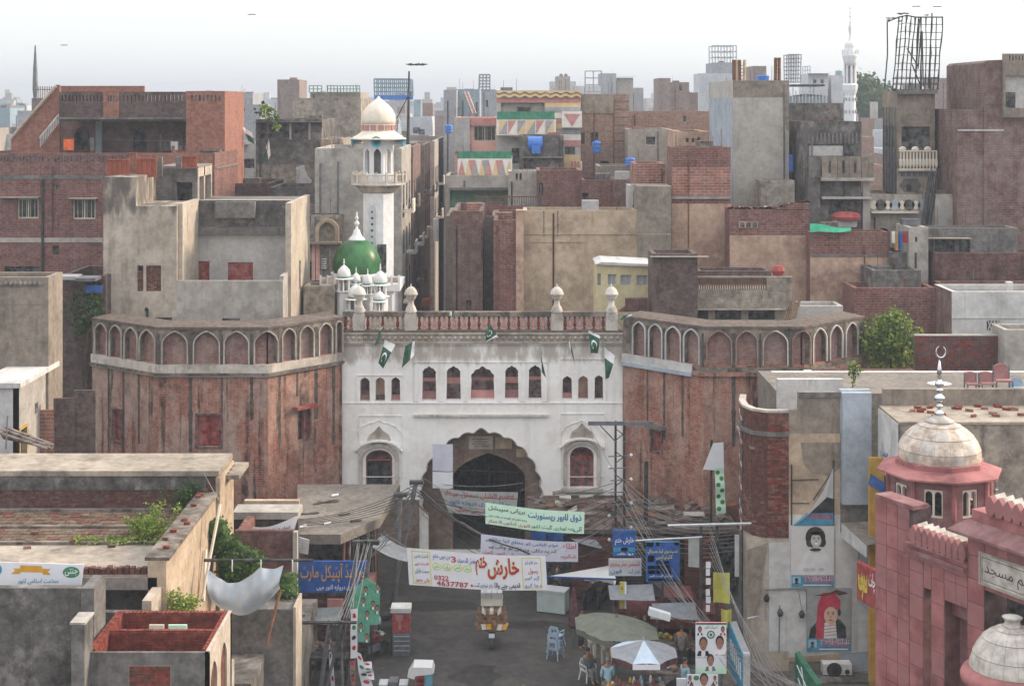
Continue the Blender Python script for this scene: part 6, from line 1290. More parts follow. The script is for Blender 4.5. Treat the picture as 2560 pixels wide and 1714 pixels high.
# right middle: brick wall, white building, shrub
rw_=Bd('broad maroon brick wall house right of the right bastion',(F_.u(1185),F_.v(407),F_.u(1740)),85,3,'brick_maroon')
wb=building('white_building','white rendered building with a small lattice vent at the right edge',(F_.u(1850),F_.v(432),2700),82,3.4,'plaster_white',par=.3)
xl_=X(F_.u(1850),82);MB().box(xl_-.03,xl_-.003,82.02,85.38,0,Z(F_.v(432),82)).build('brick_flank','brick_purple',wb);f=front(82)
vt=MB().fbox(f,F_.u(2088),F_.v(692),F_.u(2178),F_.v(630),.003,.03).build('vent','dark_hole',wb)
for i in range(4):
 a=lerp(2094,2160,i/3);MB().tube(f(F_.u(a),F_.v(690),.04),f(F_.u(min(2176,a+24)),F_.v(632),.04),.035,4).build('lattice_bar','plaster_white',vt);MB().tube(f(F_.u(a),F_.v(632),.05),f(F_.u(min(2176,a+24)),F_.v(690),.05),.035,4).build('lattice_bar','plaster_white',vt)
MB().fbox(f,F_.u(1850),F_.v(615),2700,F_.v(605),.003,.05).build('string_course','plaster_white',wb)
Bd('thin wall behind the white building with a small pale chimney',(F_.u(1760),F_.v(372),2700),86,1,'brick_wet');tag(MB().box(*pbox(*F_.r(2228,368,2268,435),82.6,.4)).build('chimney','plaster_white'),'small white square chimney on the white building','chimney')
bw_=T('brick_wall','clean dark red brick wall with visible courses right of the shrub','wall',(X(F_.u(1900),76),76,0))
MB().box(X(F_.u(1600),76),X(F_.u(2205),76),76.02,76.3,0,Z(F_.v(735),76)).build('mortar_core','mortar',bw_);laid_bricks(bw_,plane((0,76.02,0),(1,0,0),(0,0,1),(0,-1,0)),X(F_.u(1600),76),Z(F_.v(1000),76),X(F_.u(2205),76),Z(F_.v(735),76),.36,.115,['brick_wet','brick_clay_dark','brick_wet','brick_clay'],proud=.02,nparts=300,seed=12)
MB().box(X(F_.u(1598),76),X(F_.u(2207),76),75.98,76.32,Z(F_.v(735),76)+.002,Z(F_.v(727),76)).build('coping','cement',bw_)
Bd('plain cement block at the right end of the dark brick wall',(F_.u(2208),F_.v(692),2700),75,2,'cement')
sh_=[(P(*F_(a,b),77.5+R.uniform(-.6,.6)),r)for a,b,r in((1470,590,.45),(1440,640,.75),(1500,650,.7),(1350,700,.9),(1420,720,1.0),(1500,720,.95),(1570,720,.7),(1310,770,.75),(1380,800,1.0),(1470,810,1.05),(1550,800,.8),(1330,870,.8),(1420,880,.9),(1500,880,.85),(1570,870,.5),(1600,690,.4),(1290,700,.35))]
tree('shrub','yellow green leafy shrub on the roof between bastion and brick wall',P(*F_(1430,960),77.6),P(*F_(1450,650),77.6),sh_,2600,.18,'leaf',21,'shrub',.1)
# ---------------------------------------------------------------- poster building with a rounded brick corner
PY=62.0;pf=front(PY);pb=T('poster_building','cement and white building with a rounded brick corner and large portrait posters','building',(X(2040,PY),PY,0))
ztop=Z(F_.v(1238),PY);pc=Perim([(X(1853,65.4),65.4),(X(1850,64.2),64.2),(X(1858,63.2),63.2),(X(1880,62.4),62.4),(X(1918,PY),PY),(X(1972,PY),PY)])
zbr=Z(I.v(560),PY);pc.slab(0,pc.L,zbr,ztop-.12,-.25,0,MB()).build('corner_wall','brick_wet',pb);pc.slab(0,pc.L,0,zbr-.002,-.25,.01,MB()).build('corner_wall','cement_warm',pb)
pc.slab(0,pc.L,ztop-.1,ztop,-.22,.05,MB()).build('coping','rim_trim',pb)
s5=pc.c[4];laid_bricks(pb,plane((X(1918,PY),PY,0),(1,0,0),(0,0,1),(0,-1,0)),0,zbr,X(1972,PY)-X(1918,PY),ztop-.12,.27,.09,['brick_old_clay','brick_clay_dark','brick_old_clay','brick_clay'],proud=.03,nparts=180,seed=31,jit=.012)
for i in range(2,4):
 a,b=pc.p[i],pc.p[i+1];dd=(b-a).normalized();laid_bricks(pb,plane(a,dd,(0,0,1),(dd.y,-dd.x,0)),0,zbr,(b-a).length,ztop-.12,.27,.09,['brick_clay_dark','brick_wet','brick_old_clay'],proud=.03,nparts=60,seed=33+i,jit=.012)
pc.slab(0,pc.L,Z(I.v(-130),PY),Z(I.v(-160),PY),.0,.1,MB()).build('slab_band','cement_dark',pb)
for v0,v1 in((-200,440),(520,1290)):
 p=[pc.at(t,.05,z)for z in(Z(I.v(v1),PY),Z(I.v(v0),PY))for t in(0,pc.c[2])];q=MB();q.poly(p[0],p[1],p[3],p[2]);w_=q.build('window','dark_glass',pb)
 for k in range(5):z=lerp(Z(I.v(v1),PY),Z(I.v(v0),PY),k/4);MB().tube(pc.at(0,.07,z),pc.at(pc.c[2],.07,z),.04,4).build('window_bar','metal_pale',w_)
segs=[(1972,1996,F_.v(1237),'cement_brown'),(1996,2100,F_.v(1117),'cement_brown'),(2100,2176,F_.v(1100),'plaster_blue')]
for a,b,v0,mt in segs:MB().box(X(a,PY)+.002,X(b,PY),PY-(.004 if mt=='plaster_blue' else 0),PY+.3,0,Z(v0,PY)).build('wall',mt,pb)
MB().fbox(pf,1972,I.v(1400),2100,F_.v(1385)+5,.003,.03).build('string_course','plaster_tan',pb)
MB().fbox(pf,1996,F_.v(1152),2100,F_.v(1115),.003,.06).build('coping','cement_dark',pb)
MB().fbox(pf,I.u(605),I.v(1330),I.u(740),I.v(590),.012,.03).build('white_render','plaster_white',pb)
m=MB();m.plate(pf,I.l(740,1370,1290,1330,1290,1060,1210,1000,1210,420,1095,400,740,400),(),.02,c=.031);m.build('white_render','plaster_white',pb)
m=MB();m.plate(pf,I.l(820,-90,1090,-90,1090,80,1010,140,900,120,840,60),(),.02,c=.035);m.build('damp_patch','cement_brown',pb)
m=MB();m.plate(pf,I.l(455,640,600,590,560,740,530,1000,480,1100,455,1000),(),.02,c=.04);m.build('damp_patch','cement_brown',pb)
MB().box(X(1860,PY)+.3,X(2176,PY),PY+.3,PY+4.4,8.9,9.0).build('roof','rooftop',pb)
bx0=X(I.u(1095),PY);MB().box(bx0,X(I.u(1290),PY),PY-.35,PY-.006,Z(I.v(320),PY),Z(F_.v(1110),PY)).build('white_bay','plaster_blue',pb)
MB().fbox(pf,I.u(1090),I.v(520),I.u(1290),I.v(322),.003,.05).build('block_infill','cement_dark',pb)
# posters
def oval(cx,cy,rx,ry,n=20,a0=0,a1=6.2832):return[(cx+rx*math.cos(lerp(a0,a1,i/n)),cy+ry*math.sin(lerp(a0,a1,i/n)))for i in range(n+(0 if abs(a1-a0-6.2832)<.01 else 1))]
def flat(fr,pts,mat,parent,name,c):m=MB();m.plate(fr,pts,(),0,c=c);return m.build(name,mat,parent)
def poster_band(po,fr,a0,b0,a1,b1,c):
 flat(fr,rect(a0,b0,a1,b1),'sign_teal',po,'band',c);flat(fr,rect(a0+3,b0+3,a0+(a1-a0)*.22,b1-8),'shirt_blue',po,'emblem',c+.004);x=a0+(a1-a0)*.12;y=lerp(b0,b1,.5)
 flat(fr,oval(x,y-3,4.5,5),'ink_black',po,'emblem',c+.008);flat(fr,[(x-7,y+7),(x+7,y+7),(x,y)],'ink_black',po,'emblem',c+.008)
 write(po,fr,'TWINKLE',a0+(a1-a0)*.27,lerp(b0,b1,.52),a1-2,lerp(b0,b1,.02),'ink_white',c+.004,.05,False);write(po,fr,'TWINKLE',a0+(a1-a0)*.27,lerp(b0,b1,.52),a1-2,lerp(b0,b1,.02),'ink_red',c+.008,.015,False)
 for k in(.66,.82):flat(fr,rect(a0+(a1-a0)*.28,lerp(b0,b1,k),a1-6,lerp(b0,b1,k+.07)),'ink_white' if k>.7 else 'ink_red',po,'small_print',c+.004)
p1=T('poster','white portrait poster of a smiling dark haired child, middle of the wall','poster',tuple(pf(I.u(900),I.v(890),.1)),'portrait posters on the cement wall')
def B2(r,mat,par,nm='sheet',c=.1):m=MB();m.plate(pf,rect(*I.r(*r)),(),.04,c=c);return m.build(nm,mat,par)
s1=B2((752,475,1045,888),'plaster_grey',p1);SPEC['poster_pale']=(mk_plain,dict(base='#c5c3c0',rough=.6,vary=.05));s1.data.materials[0]=M('poster_pale')
def if_(pts):return I.l(*pts)
flat(pf,if_([765,806,1035,806,1030,745,1010,680,985,645,955,638,900,640,860,650,830,690,800,750]),'plastic_white',s1,'portrait_clothes',.104)
flat(pf,oval(*I(918,552),25,27),'hair',s1,'portrait_hair',.108);flat(pf,oval(*I(880,590),9,10),'hair',s1,'portrait_hair',.1085);flat(pf,oval(*I(965,585),9,12),'hair',s1,'portrait_hair',.1087)
flat(pf,rect(*I.r(900,600,945,655)),'skin_grey',s1,'portrait_neck',.109);flat(pf,oval(*I(922,572),13,17),'skin_grey',s1,'portrait_face',.112)
for dx in(-13,16):flat(pf,oval(*I(922+dx,562),2.3,1.3,8),'ink_black',s1,'portrait_eye',.115)
flat(pf,oval(*I(925,594),5,2,10),'ink_white',s1,'portrait_mouth',.115);flat(pf,oval(*I(923,577),1.6,2.6,8),'shirt_grey',s1,'portrait_nose',.1145);[flat(pf,oval(*I(922+dx,553),4,.9,8),'hair',s1,'portrait_eyebrow',.1152)for dx in(-14,17)];[flat(pf,oval(*I(890+6*k,518+4*(k%3)),6,4,8),'hair',s1,'portrait_hair',.113)for k in range(11)];flat(pf,oval(*I(918,635),14,4,12),'hair',s1,'portrait_collar',.1145)
for a in(855,900,960):flat(pf,oval(*I(a,770),8,5,10),'skin_grey',s1,'portrait_hand',.11)
poster_band(s1,pf,I.u(755),I.v(808),I.u(1043),I.v(886),.104)
p2=T('poster','graduation poster of a child in red cap, lowest on the wall','poster',tuple(pf(I.u(1000),I.v(1320),.1)),'portrait posters on the cement wall')
s2=B2((860,897,1158,1324),'plaster_grey',p2);SPEC['poster_dim']=(mk_plain,dict(base='#8f918f',rough=.6,vary=.12));s2.data.materials[0]=M('poster_dim')
flat(pf,if_([872,1236,1130,1236,1125,1160,1090,1115,1060,1100,930,1120,885,1170]),'ink_black',s2,'portrait_gown',.104);flat(pf,if_([975,1236,1065,1236,1055,1120,975,1130]),'shirt_white',s2,'portrait_shirt',.107)
for k in range(4):flat(pf,if_([978,1150+22*k,1060,1140+22*k,1060,1147+22*k,978,1157+22*k]),'tri_red',s2,'portrait_stripe',.109)
SPEC['cap_red']=(mk_plain,dict(base='#b01f3c',rough=.7));flat(pf,if_([918,1236,975,1236,985,1040,1085,1040,1090,985,1050,925,970,925,935,1000]),'cap_red',s2,'portrait_cap',.111)
flat(pf,if_([905,945,1020,925,1060,905,1145,930,1080,945,1050,930,990,948]),'umbrella_maroon',s2,'portrait_cap_board',.114);flat(pf,oval(*I(1022,1082),17,22),'skin_pale',s2,'portrait_face',.117)
for dx in(-18,16):flat(pf,oval(*I(1022+dx,1070),2.8,1.4,8),'ink_black',s2,'portrait_eye',.12)
flat(pf,oval(*I(1020,1112),5.5,1.8,8),'ink_red',s2,'portrait_mouth',.12);flat(pf,oval(*I(1021,1090),2,3.2,8),'chair_pink',s2,'portrait_nose',.1195);[flat(pf,oval(*I(1022+dx,1059),4,1,8),'hair',s2,'portrait_eyebrow',.12)for dx in(-18,16)];flat(pf,oval(*I(1080,1060),4,9,8),'hair',s2,'portrait_hair',.119)
poster_band(s2,pf,I.u(862),I.v(1236),I.u(1156),I.v(1322),.104)
p3=T('poster','torn poster folded over into a dark triangle, highest on the wall','poster',tuple(pf(I.u(950),I.v(470),.1)),'portrait posters on the cement wall')
m=MB();m.plate(pf,I.l(768,473,1040,467,1040,385,860,390),(),.03,c=.1);s3=m.build('sheet','sign_teal',p3);write(s3,pf,'TWINKLE',I.u(868),I.v(428),I.u(1035),I.v(395),'ink_red',.106,.03,False)
flat(pf,I.l(880,388,1040,386,1040,290,985,275,940,330),'ink_black',p3,'portrait_jacket',.1)
m=MB();m.v=[tuple(pf(*I(a,b),c))for a,b,c in((768,473,.1),(880,388,.12),(985,275,.3),(1040,80,.12),(1025,85,.34),(960,220,.45),(850,400,.3))];m.f=[(0,1,6),(1,2,6),(2,5,6),(2,3,4),(2,4,5)];m.build('folded_corner','banner_white',p3)
flat(pf,I.l(985,275,1040,290,1040,85),'sign_grey',p3,'sheet_upper',.1);MB().tube(pf(I.u(897),I.v(290),.3),pf(I.u(1010),I.v(120),.3),.025,5).tube(pf(I.u(757),I.v(470),.06),pf(I.u(757),I.v(60),.06),.03,5).tube(pf(I.u(1042),I.v(890),.06),pf(I.u(1042),I.v(30),.06),.03,5).tube(pf(I.u(757),I.v(165),.06),pf(I.u(940),I.v(160),.06),.02,4).tube(pf(I.u(757),I.v(322),.06),pf(I.u(880),I.v(322),.06),.02,4).build('frame','metal_dark',p3)
for k,(pts,r)in enumerate((([(575,905),(750,900),(855,900)],.035),([(455,1100),(520,1085),(575,1110),(575,905)],.03),([(675,1010),(670,1330)],.02),([(800,900),(825,1040)],.012),([(857,900),(857,1050)],.012))):MB().path([pf(*I(a,b),.12)for a,b in pts],r,5).build('wall_conduit','metal_grey' if k!=1 else 'metal_pale',pb)
for a,b in((678,1060),(585,960),(825,1070)):MB().lathe(pf(*I(a,b),.14),[(.09,-.14),(.13,0),(.05,.15)],7).build('junction_box','metal_dark',pb)
ac=T('air_conditioner','white air conditioner unit with a dark fan under the posters','air conditioner',tuple(pf(I.u(1070),I.v(1490),.5)));fr=front(61.2)
MB().fbox(fr,I.u(975),I.v(1492),I.u(1170),I.v(1420),-.5,0).build('casing','plaster_white',ac);g_=MB();c0=fr(I.u(1050),I.v(1457),.004);g_.tube(c0,c0+V((0,-.02,0)),.3,16);g_.build('fan','metal_dark',ac);c0=fr(I.u(1138),I.v(1470),.004);MB().tube(c0,c0+V((0,-.02,0)),.1,12).build('fan_hub','metal_dark',ac)
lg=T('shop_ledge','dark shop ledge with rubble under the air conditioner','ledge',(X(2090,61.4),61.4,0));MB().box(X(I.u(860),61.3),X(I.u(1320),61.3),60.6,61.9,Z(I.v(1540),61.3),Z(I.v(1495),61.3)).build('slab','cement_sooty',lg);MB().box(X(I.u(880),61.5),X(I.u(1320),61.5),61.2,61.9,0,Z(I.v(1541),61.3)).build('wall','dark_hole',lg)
gsn=T('green_sign','slanted dark green shop sign with white line drawing at the bottom','sign',(X(I.u(850),59.5),59.5,0));q=[P(*I(782,1342),60.2),P(*I(932,1560),58.6),P(*I(932,1900),58.6),P(*I(782,1640),60.2)];bq=lambda s,t,c=0:bil(q[0],q[1],q[2],q[3],s,t)+V((-.75,-.65,0))*c
m=MB();m.plate(bq,[(0,0),(1,0),(1,1),(0,1)],(),.3,back=True);sb=m.build('board','sign_green',gsn)
for k,(a,b)in enumerate((((.1,.2),(.9,.5)),((.3,.1),(.5,.6)),((.6,.3),(.4,.7)),((.15,.45),(.75,.85)))):MB().tube(bq(*a,.01),bq(*b,.01),.025,4).build('line_drawing','ink_white',sb)
MB().box(X(1840,58),X(1840,58)+.05,57.6,60.5,Z(I.v(1640),58),Z(I.v(1230),60)).build('shop_sign','sign_teal',gsn)if 0 else None
ss=T('shop_sign','teal sided shop sign box with a white edge below the rounded corner','sign',(X(I.u(430),58.5),58.5,0));MB().box(X(I.u(430),58),X(I.u(478),58),58,58.12,0,Z(I.v(1345),58)).build('edge_panel','plaster_white',ss)
MB().box(X(I.u(430),58)-.04,X(I.u(430),58),58.0,61.6,.4,Z(I.v(1345),58)).build('board','sign_teal',ss);MB().box(X(I.u(430),58),X(I.u(478),58),58.121,61.6,Z(I.v(1345),58)-.06,Z(I.v(1345),58)-.002).build('top','metal_pale',ss)
for k in range(6):MB().box(X(I.u(430),58)-.046,X(I.u(430),58)-.041,58.3+.5*k,58.6+.5*k,1.0,Z(I.v(1345),58)-.5).build('lettering','ink_white',ss)
vs=T('upright_sign','tall thin white and yellow signboard beside the rounded brick corner','sign',(X(1838,63),63,2));MB().fbox(front(63),I.u(372),I.v(820),I.u(400),I.v(540),0,.08).build('board','plaster_white',vs);MB().fbox(front(63.1),I.u(400),I.v(1300),I.u(418),I.v(500),0,.08).build('post','metal_grey',vs)
# roofs behind the poster building
rp=T('white_roof','long whitewashed roof terrace with a low parapet behind the poster building','terrace',(X(2200,68),68,0))
MB().box(X(F_.u(655),67),X(2700,67),66.4,72,0,10.4).build('slab','rooftop',rp);MB().box(X(F_.u(655),70.5),X(2700,70.5),71.6,72,10.402,Z(F_.v(992),71.6)).build('parapet','plaster_white',rp)
MB().box(X(F_.u(655),66.4),X(F_.u(1100),66.4),66.1,66.39,0,Z(F_.v(1020),66.4)).build('parapet','plaster_white',rp);MB().box(X(F_.u(850),73),X(F_.u(905),73),73,73.5,8,Z(F_.v(975),73)).build('parapet_stub','plaster_white',rp);MB().box(X(F_.u(905),74),X(F_.u(1600),74),74,74.5,5,Z(F_.v(968),74)).build('brick_edge','brick_wet',rp)
for a in(1395,1525):MB().fbox(front(71.6),F_.u(a),F_.v(1060),F_.u(a+8),F_.v(1010),.003,.02).build('stain','cement_dark',rp)
bw2=T('low_wall','brown stained low wall across the roof behind the marble dome','wall',(X(2380,61.7),61.7,0));MB().box(X(F_.u(1385),61.7),X(2700,61.7),61.7,62.0,0,Z(F_.v(1095),61.7)).build('wall','cement_brown',bw2)
sl2=T('rubble_roof','flat grey roof with broken bricks and a white pipe behind the marble dome','roof',(X(2350,62),62,0));zr=Z(F_.v(1335),58.5);xr0=X(F_.u(1490),58.5)
MB().box(xr0,X(2700,58.5),58.5,61.69,0,zr).build('wall','plaster_mottled',sl2);MB().box(xr0-.02,X(2700,58.5),58.45,61.69,zr+.002,zr+.1).build('slab','rooftop_pale',sl2)
MB().box(xr0-.06,xr0-.022,58.5,61.6,0,zr).build('white_flank','plaster_white',sl2)
for k in range(26):MB().obox((X(2240+R.uniform(0,260),63),R.uniform(59.2,61.5),zr+.15),(.12,.04*R.uniform(-2,2),0),(0,.07,0),(0,0,.05)).build('loose_brick',R.choice(['brick_clay','brick_orange','brick_old_clay']),sl2)
tag(MB().tube(P(F_.u(2050),F_.v(1245),61),P(F_.u(2330),F_.v(1252),61),.07,8).build('pipe','metal_pale'),'white pipe lying on the flat rubble roof','pipe')
ad=T('wall_advert','painted advert with yellow ground and green figures on the white flank','painted advert',(xr0,60,0));wf_=plane((xr0-.064,61.5,0),(0,-1,0),(0,0,1),(-1,0,0))
m=MB();m.plate(wf_,[(0,0),(3,0),(3,zr-3.2),(2,zr-3.9),(.9,zr-3.2),(0,zr-2.8)],(),0,c=.003);m.build('yellow_ground','wall_yellow',ad);flat(wf_,[(0,zr-4.8),(3,zr-5.6),(3,zr-6.2),(0,zr-5.4)],'ink_blue',ad,'blue_band',.007)
for k,mt in enumerate(('ink_green','ink_black','ink_green','sign_teal')):flat(wf_,oval(.5+k*.6,zr-2.6-.25*(k%2),.22,.5,12),mt,ad,'painted_figure',.012)
wf2=lambda s,z,c=0:wf_(6.8-s,z,c)
write(ad,lambda a,b,c:wf_(a,b,c),'سپر سیل',.4,zr-1.9,2.7,zr-1.2,'ink_blue',.012)
for k,(a,b)in enumerate(((1302,30),(1300,60))):pass
yw=T('yellow_wall','yellow painted shop wall strip beside the pink mosque','wall',(X(I.u(1310),61),61,0));MB().box(X(I.u(1292),60.5),X(I.u(1440),60.5),60.5,60.8,0,Z(I.v(20),60.5)).build('wall','wall_yellow',yw);MB().obox(front(60.5)(I.u(1360),I.v(205),.03),(.42,0,-.27),(0,.02,0),(.06,0,.2)).build('blue_band','ink_blue',yw)
rs=T('red_sign','red signboard with yellow lettering tucked behind the pink mosque','sign',(X(I.u(1265),57),57,2));q2=[P(*I(1203,722),58),P(*I(1335,790),56.6),P(*I(1335,1052),56.6),P(*I(1203,975),58)];rq=lambda s,t,c=0:bil(q2[0],q2[1],q2[2],q2[3],s,t)+V((-.6,-.8,0))*c
m=MB();m.plate(rq,[(0,0),(1,0),(1,1),(0,1)],(),.25,back=True);rb_2=m.build('board','sign_red',rs);write(rb_2,rq,'سموسہ',.08,.95,.55,.2,'ink_yellow',.01,.03);write(rb_2,rq,'چاٹ',.62,.6,.95,.1,'ink_white',.01,.02)
wbm=T('white_beam','white slanting canopy edge sticking out of the poster building','canopy',tuple(P(*I(1180,600),60.5)));q3=[P(*I(1098,455),61.9),P(*I(1265,610),59.5),P(*I(1265,692),59.5),P(*I(1098,560),61.9)];wq=lambda s,t,c=0:bil(q3[0],q3[1],q3[2],q3[3],s,t)+V((.6,.3,0))*-c
m=MB();m.plate(wq,[(0,0),(1,0),(1,1),(0,1)],(),.1,back=True);m.build('fascia','plaster_white',wbm);m=MB();m.poly(q3[0],q3[1],q3[1]+V((1.6,.6,.05)),q3[0]+V((1.6,0,.05)));m.build('top','rooftop',wbm)
# banquet chairs and odd things on the white roof
for i,(a,b,w,h,lean,l)in enumerate(((1970,1085,80,110,.2,'leftmost folded pink padded chair on the white roof'),(2075,1080,95,105,.1,'middle pink padded chair on the white roof'),(2180,1080,110,160,.0,'tallest pink padded chair with round grey frame on the white roof'))):
 rt=T('banquet_chair',l,'chair',tuple(P(*F_(a,b),67)),'padded chairs on the white roof');f=front(67);u,v=F_(a,b);k=1/2.722;u0,u1=u-w*k/2,u+w*k/2
 bk=MB();bk.plate(f,arch(u0+2,v-h*k,u1-2,v-h*k*.38,spring=12 if i==2 else 4,point=0),(),.12,c=.1,back=True);bk.build('backrest','chair_pink',rt);MB().fbox(f,u0,v-h*k*.3,u1,v-h*k*.38,.1,.62).build('seat','chair_pink',rt)
 for s in(u0,u1):
  for c in(.1,.6):MB().tube(f(s,v,c),f(s,v-h*k*(.95 if c==.1 else .34),c),.03,6).build('leg','metal_grey',rt)
pt_=T('plastic_table','round white plastic table top behind the marble dome finial','table',tuple(P(*F_(1765,1085),67)));MB().lathe(P(*F_(1765,1062),67.2),[(.5,0),(.52,.04),(.4,.07),(.05,.08)],20).build('table_top','plastic_white',pt_);MB().lathe(P(*F_(1765,1050),67.2)-V((0,0,.5)),[(.08,0),(.06,.5)],8).build('leg','plastic_white',pt_)
gc=T('plastic_chair','pale blue plastic chair at the right edge of the white roof','chair',tuple(P(*F_(2290,1085),67)));f=front(67);m=MB();m.plate(f,arch(F_.u(2240),F_.v(1015),F_.u(2330),F_.v(1080),spring=12,point=0),(),.06,c=0,back=True);m.build('backrest','plastic_blue',gc);MB().fbox(f,F_.u(2240),F_.v(1085),F_.u(2335),F_.v(1075),0,.5).build('seat','plastic_blue',gc)
tree('sapling','tiny green sapling sprouting from the white parapet',P(*F_(1175,1085),66),P(*F_(1185,930),66),[(P(*F_(a,b),66),r)for a,b,r in((1170,940,.25),(1195,960,.25),(1170,1000,.2),(1175,1060,.15))],110,.14,'leaf',44,trunk=.02)
# ---------------------------------------------------------------- pink sandstone mosque, right foreground
mo_,md,mn=V((11.89,50.0,0)),V((.47,-.883,0)).normalized(),V((-.883,-.47,0)).normalized()
def ms(u):k=(u-CU)/F;return(k*mo_.y-mo_.x)/(md.x-k*md.y)
def mfr(u,v,c=0.0):s=ms(u);p=mo_+md*s;return V((p.x,p.y,Z(v,p.y)))+mn*c
def mzz(a,b):u,v=I(a,b);p=mo_+md*ms(u);return Z(v,p.y)
sI=lambda a:ms(I.u(a))
pm=T('pink_mosque','pink sandstone mosque with marble dome kiosk and carved parapet, right foreground','mosque',(mo_.x,mo_.y,0))
sz=plane(mo_,md,(0,0,1),mn);zA,zB_,zC=mzz(1345,290),mzz(1570,612),mzz(1972,505);s0,s1,s2,s3=0,sI(1565),sI(1968),sI(2341)+2.2
hole=[[(sI(1660),0),(sI(1715),0),(sI(1715),mzz(1690,905)),(sI(1660),mzz(1690,905))],[(sI(1802),0),(sI(1962),0),(sI(1962),mzz(1880,1010)),(sI(1802),mzz(1880,1010))],[(sI(2075),0),(sI(2500),0),(sI(2500),mzz(2200,960)),(sI(2075),mzz(2200,960))]]
m=MB();m.plate(sz,[(s0,0),(s3,0),(s3,zC),(s2,zC),(s2,zB_),(s1,zB_),(s1,zA),(s0,zA)],hole,.9,back=True);m.build('wall','joint_dark',pm)
m=MB()
for h in hole:m.fbox(sz,h[0][0]-.1,0,h[1][0]+.1,h[2][1]+.1,-2.6,-2.5)
m.build('inner_wall','dark_hole',pm)
def slabs(a,b,z0,z1,seed,n=90,bw=.46,bh=.72,mats=('sandstone','sandstone','sandstone_light')):laid_bricks(pm,sz,a+.006,z0,b-.006,z1,bw,bh,list(mats),joint=.022,proud=.03,jit=.004,nparts=n,seed=seed,stagger=False,name='slab')
zlow=1.5
slabs(s0,s1,zlow,zA,1);slabs(s1,sI(1660),zlow,zB_,2);slabs(sI(1660),sI(1715),mzz(1690,905),zB_,3);slabs(sI(1715),sI(1802),zlow,zB_,4);slabs(sI(1802),sI(1962),mzz(1880,1010),zB_,5)
slabs(sI(1962),sI(2075),zlow,zC,6);slabs(sI(2075),s3,mzz(2200,960),zC,7)
MB().fbox(sz,s0,zA+.002,s1+.2,zA+.14,-.6,.06).build('coping','sandstone_dark',pm);MB().fbox(sz,s0-.002,0,s0,zA,-1.2,-.9).build('end_wall','sandstone',pm)
for k,(c,d,mt)in enumerate(((.12,.03,'sandstone_light'),(.2,.03,'sandstone_dark'),(.07,.15,'sandstone'))):MB().fbox(sz,s1+.01,zB_-.02-.13*(2-k),s2-.01,zB_-.02-.13*(2-k)+.12,.035,.035+c).build('moulding',mt,pm)
def merlons(sa,sb,z,n,w,h,off=.0):
 for i in range(n):
  s=lerp(sa,sb,(i+.5)/n);o=[(s+w*.5*x,z+h*y)for x,y in((-.55,0),(.55,0),(.95,.25),(1,.5),(.8,.75),(.35,.93),(0,1.05),(-.35,.93),(-.8,.75),(-1,.5),(-.95,.25))]
  m=MB();m.plate(sz,o,(),.2,c=off+.1,back=True);mm=m.build('merlon','sandstone_light',pm)
  c=MB();p=[sz(s-w*.42,z+h*.72,off-.1),sz(s+w*.42,z+h*.72,off-.1),sz(s+w*.42,z+h*.72,off-.5),sz(s-w*.42,z+h*.72,off-.5),sz(s,z+h*1.04,off-.05),sz(s,z+h*1.12,off-.5)];c.v=[tuple(q)for q in p];c.f=[(0,1,4),(1,2,5,4),(2,3,5),(3,0,4,5)];c.build('merlon_cap','marble',mm)
hm_=mzz(1600,470)-zB_
merlons(s1+.15,s2-.05,zB_+.14,9,.34,max(.5,hm_*.8),.05)
MB().fbox(sz,s1,zB_+.1,s2,zB_+.139,-.6,.2).build('coping','sandstone_dark',pm)
# portal block: eave, upper merlons, plaque
ev=MB();e0,e1=sI(1912),s3;zt=mzz(1912,478);p=[sz(e0,zt,.55),sz(e1,zt,.55),sz(e1,zt+.3,.02),sz(e0+.3,zt+.3,.02),sz(e0,zt-.08,.55),sz(e1,zt-.08,.55),sz(e1,zt-.05,.02),sz(e0+.3,zt-.05,.02)]
ev.v=[tuple(q)for q in p];ev.f=[(0,1,2,3),(0,4,5,1),(4,7,6,5),(0,3,7,4)];ev.build('eave','sandstone_dark',pm)
MB().fbox(sz,sI(1985),zt+.29,s3,zt+.62,-.6,.0).build('parapet','sandstone',pm);merlons(sI(2095),s3-.5,zt+.625,9,.36,.56,0.0)
plq=MB();zq0,zq1=mzz(2055,868),mzz(2055,645);a0,a1=sI(2052),s3-.8;plq.fbox(sz,a0,zq0,a1,zq1,.04,.1);pq=plq.build('plaque','marble',pm)
for q in((a0,zq1-.07,a1,zq1),(a0,zq0,a1,zq0+.07),(a0,zq0+.07,a0+.08,zq1-.07)):MB().fbox(sz,*q,.1,.125).build('plaque_border','gate_stained',pq)
for q in((a0+.12,zq1-.16,a1,zq1-.145),(a0+.12,zq0+.145,a1,zq0+.16),(a0+.12,zq0+.16,a0+.135,zq1-.16)):MB().fbox(sz,*q,.1,.106).build('plaque_line','ink_black',pq)
write(pq,sz,'مسلم مسجد',a0+.22,zq0+.24,a0+2.5,zq1-.26,'ink_black',.108,.0)
MB().fbox(sz,sI(1802),mzz(1880,1010)-.5,sI(1962),mzz(1880,1010),-.7,-.3).build('arch_bracket','sandstone_dark',pm);MB().fbox(sz,sI(1802),0,sI(1870),mzz(1880,1010)-.5,-.85,-.6).build('jamb','sandstone_dark',pm)
for h in hole[:2]:
 for sd_ in(0,1):MB().fbox(sz,h[sd_][0]-(.02 if sd_ else-.0),0,h[sd_][0]+(.0 if sd_ else .02),h[2][1],-.88,.02).build('reveal','sandstone_dark',pm)
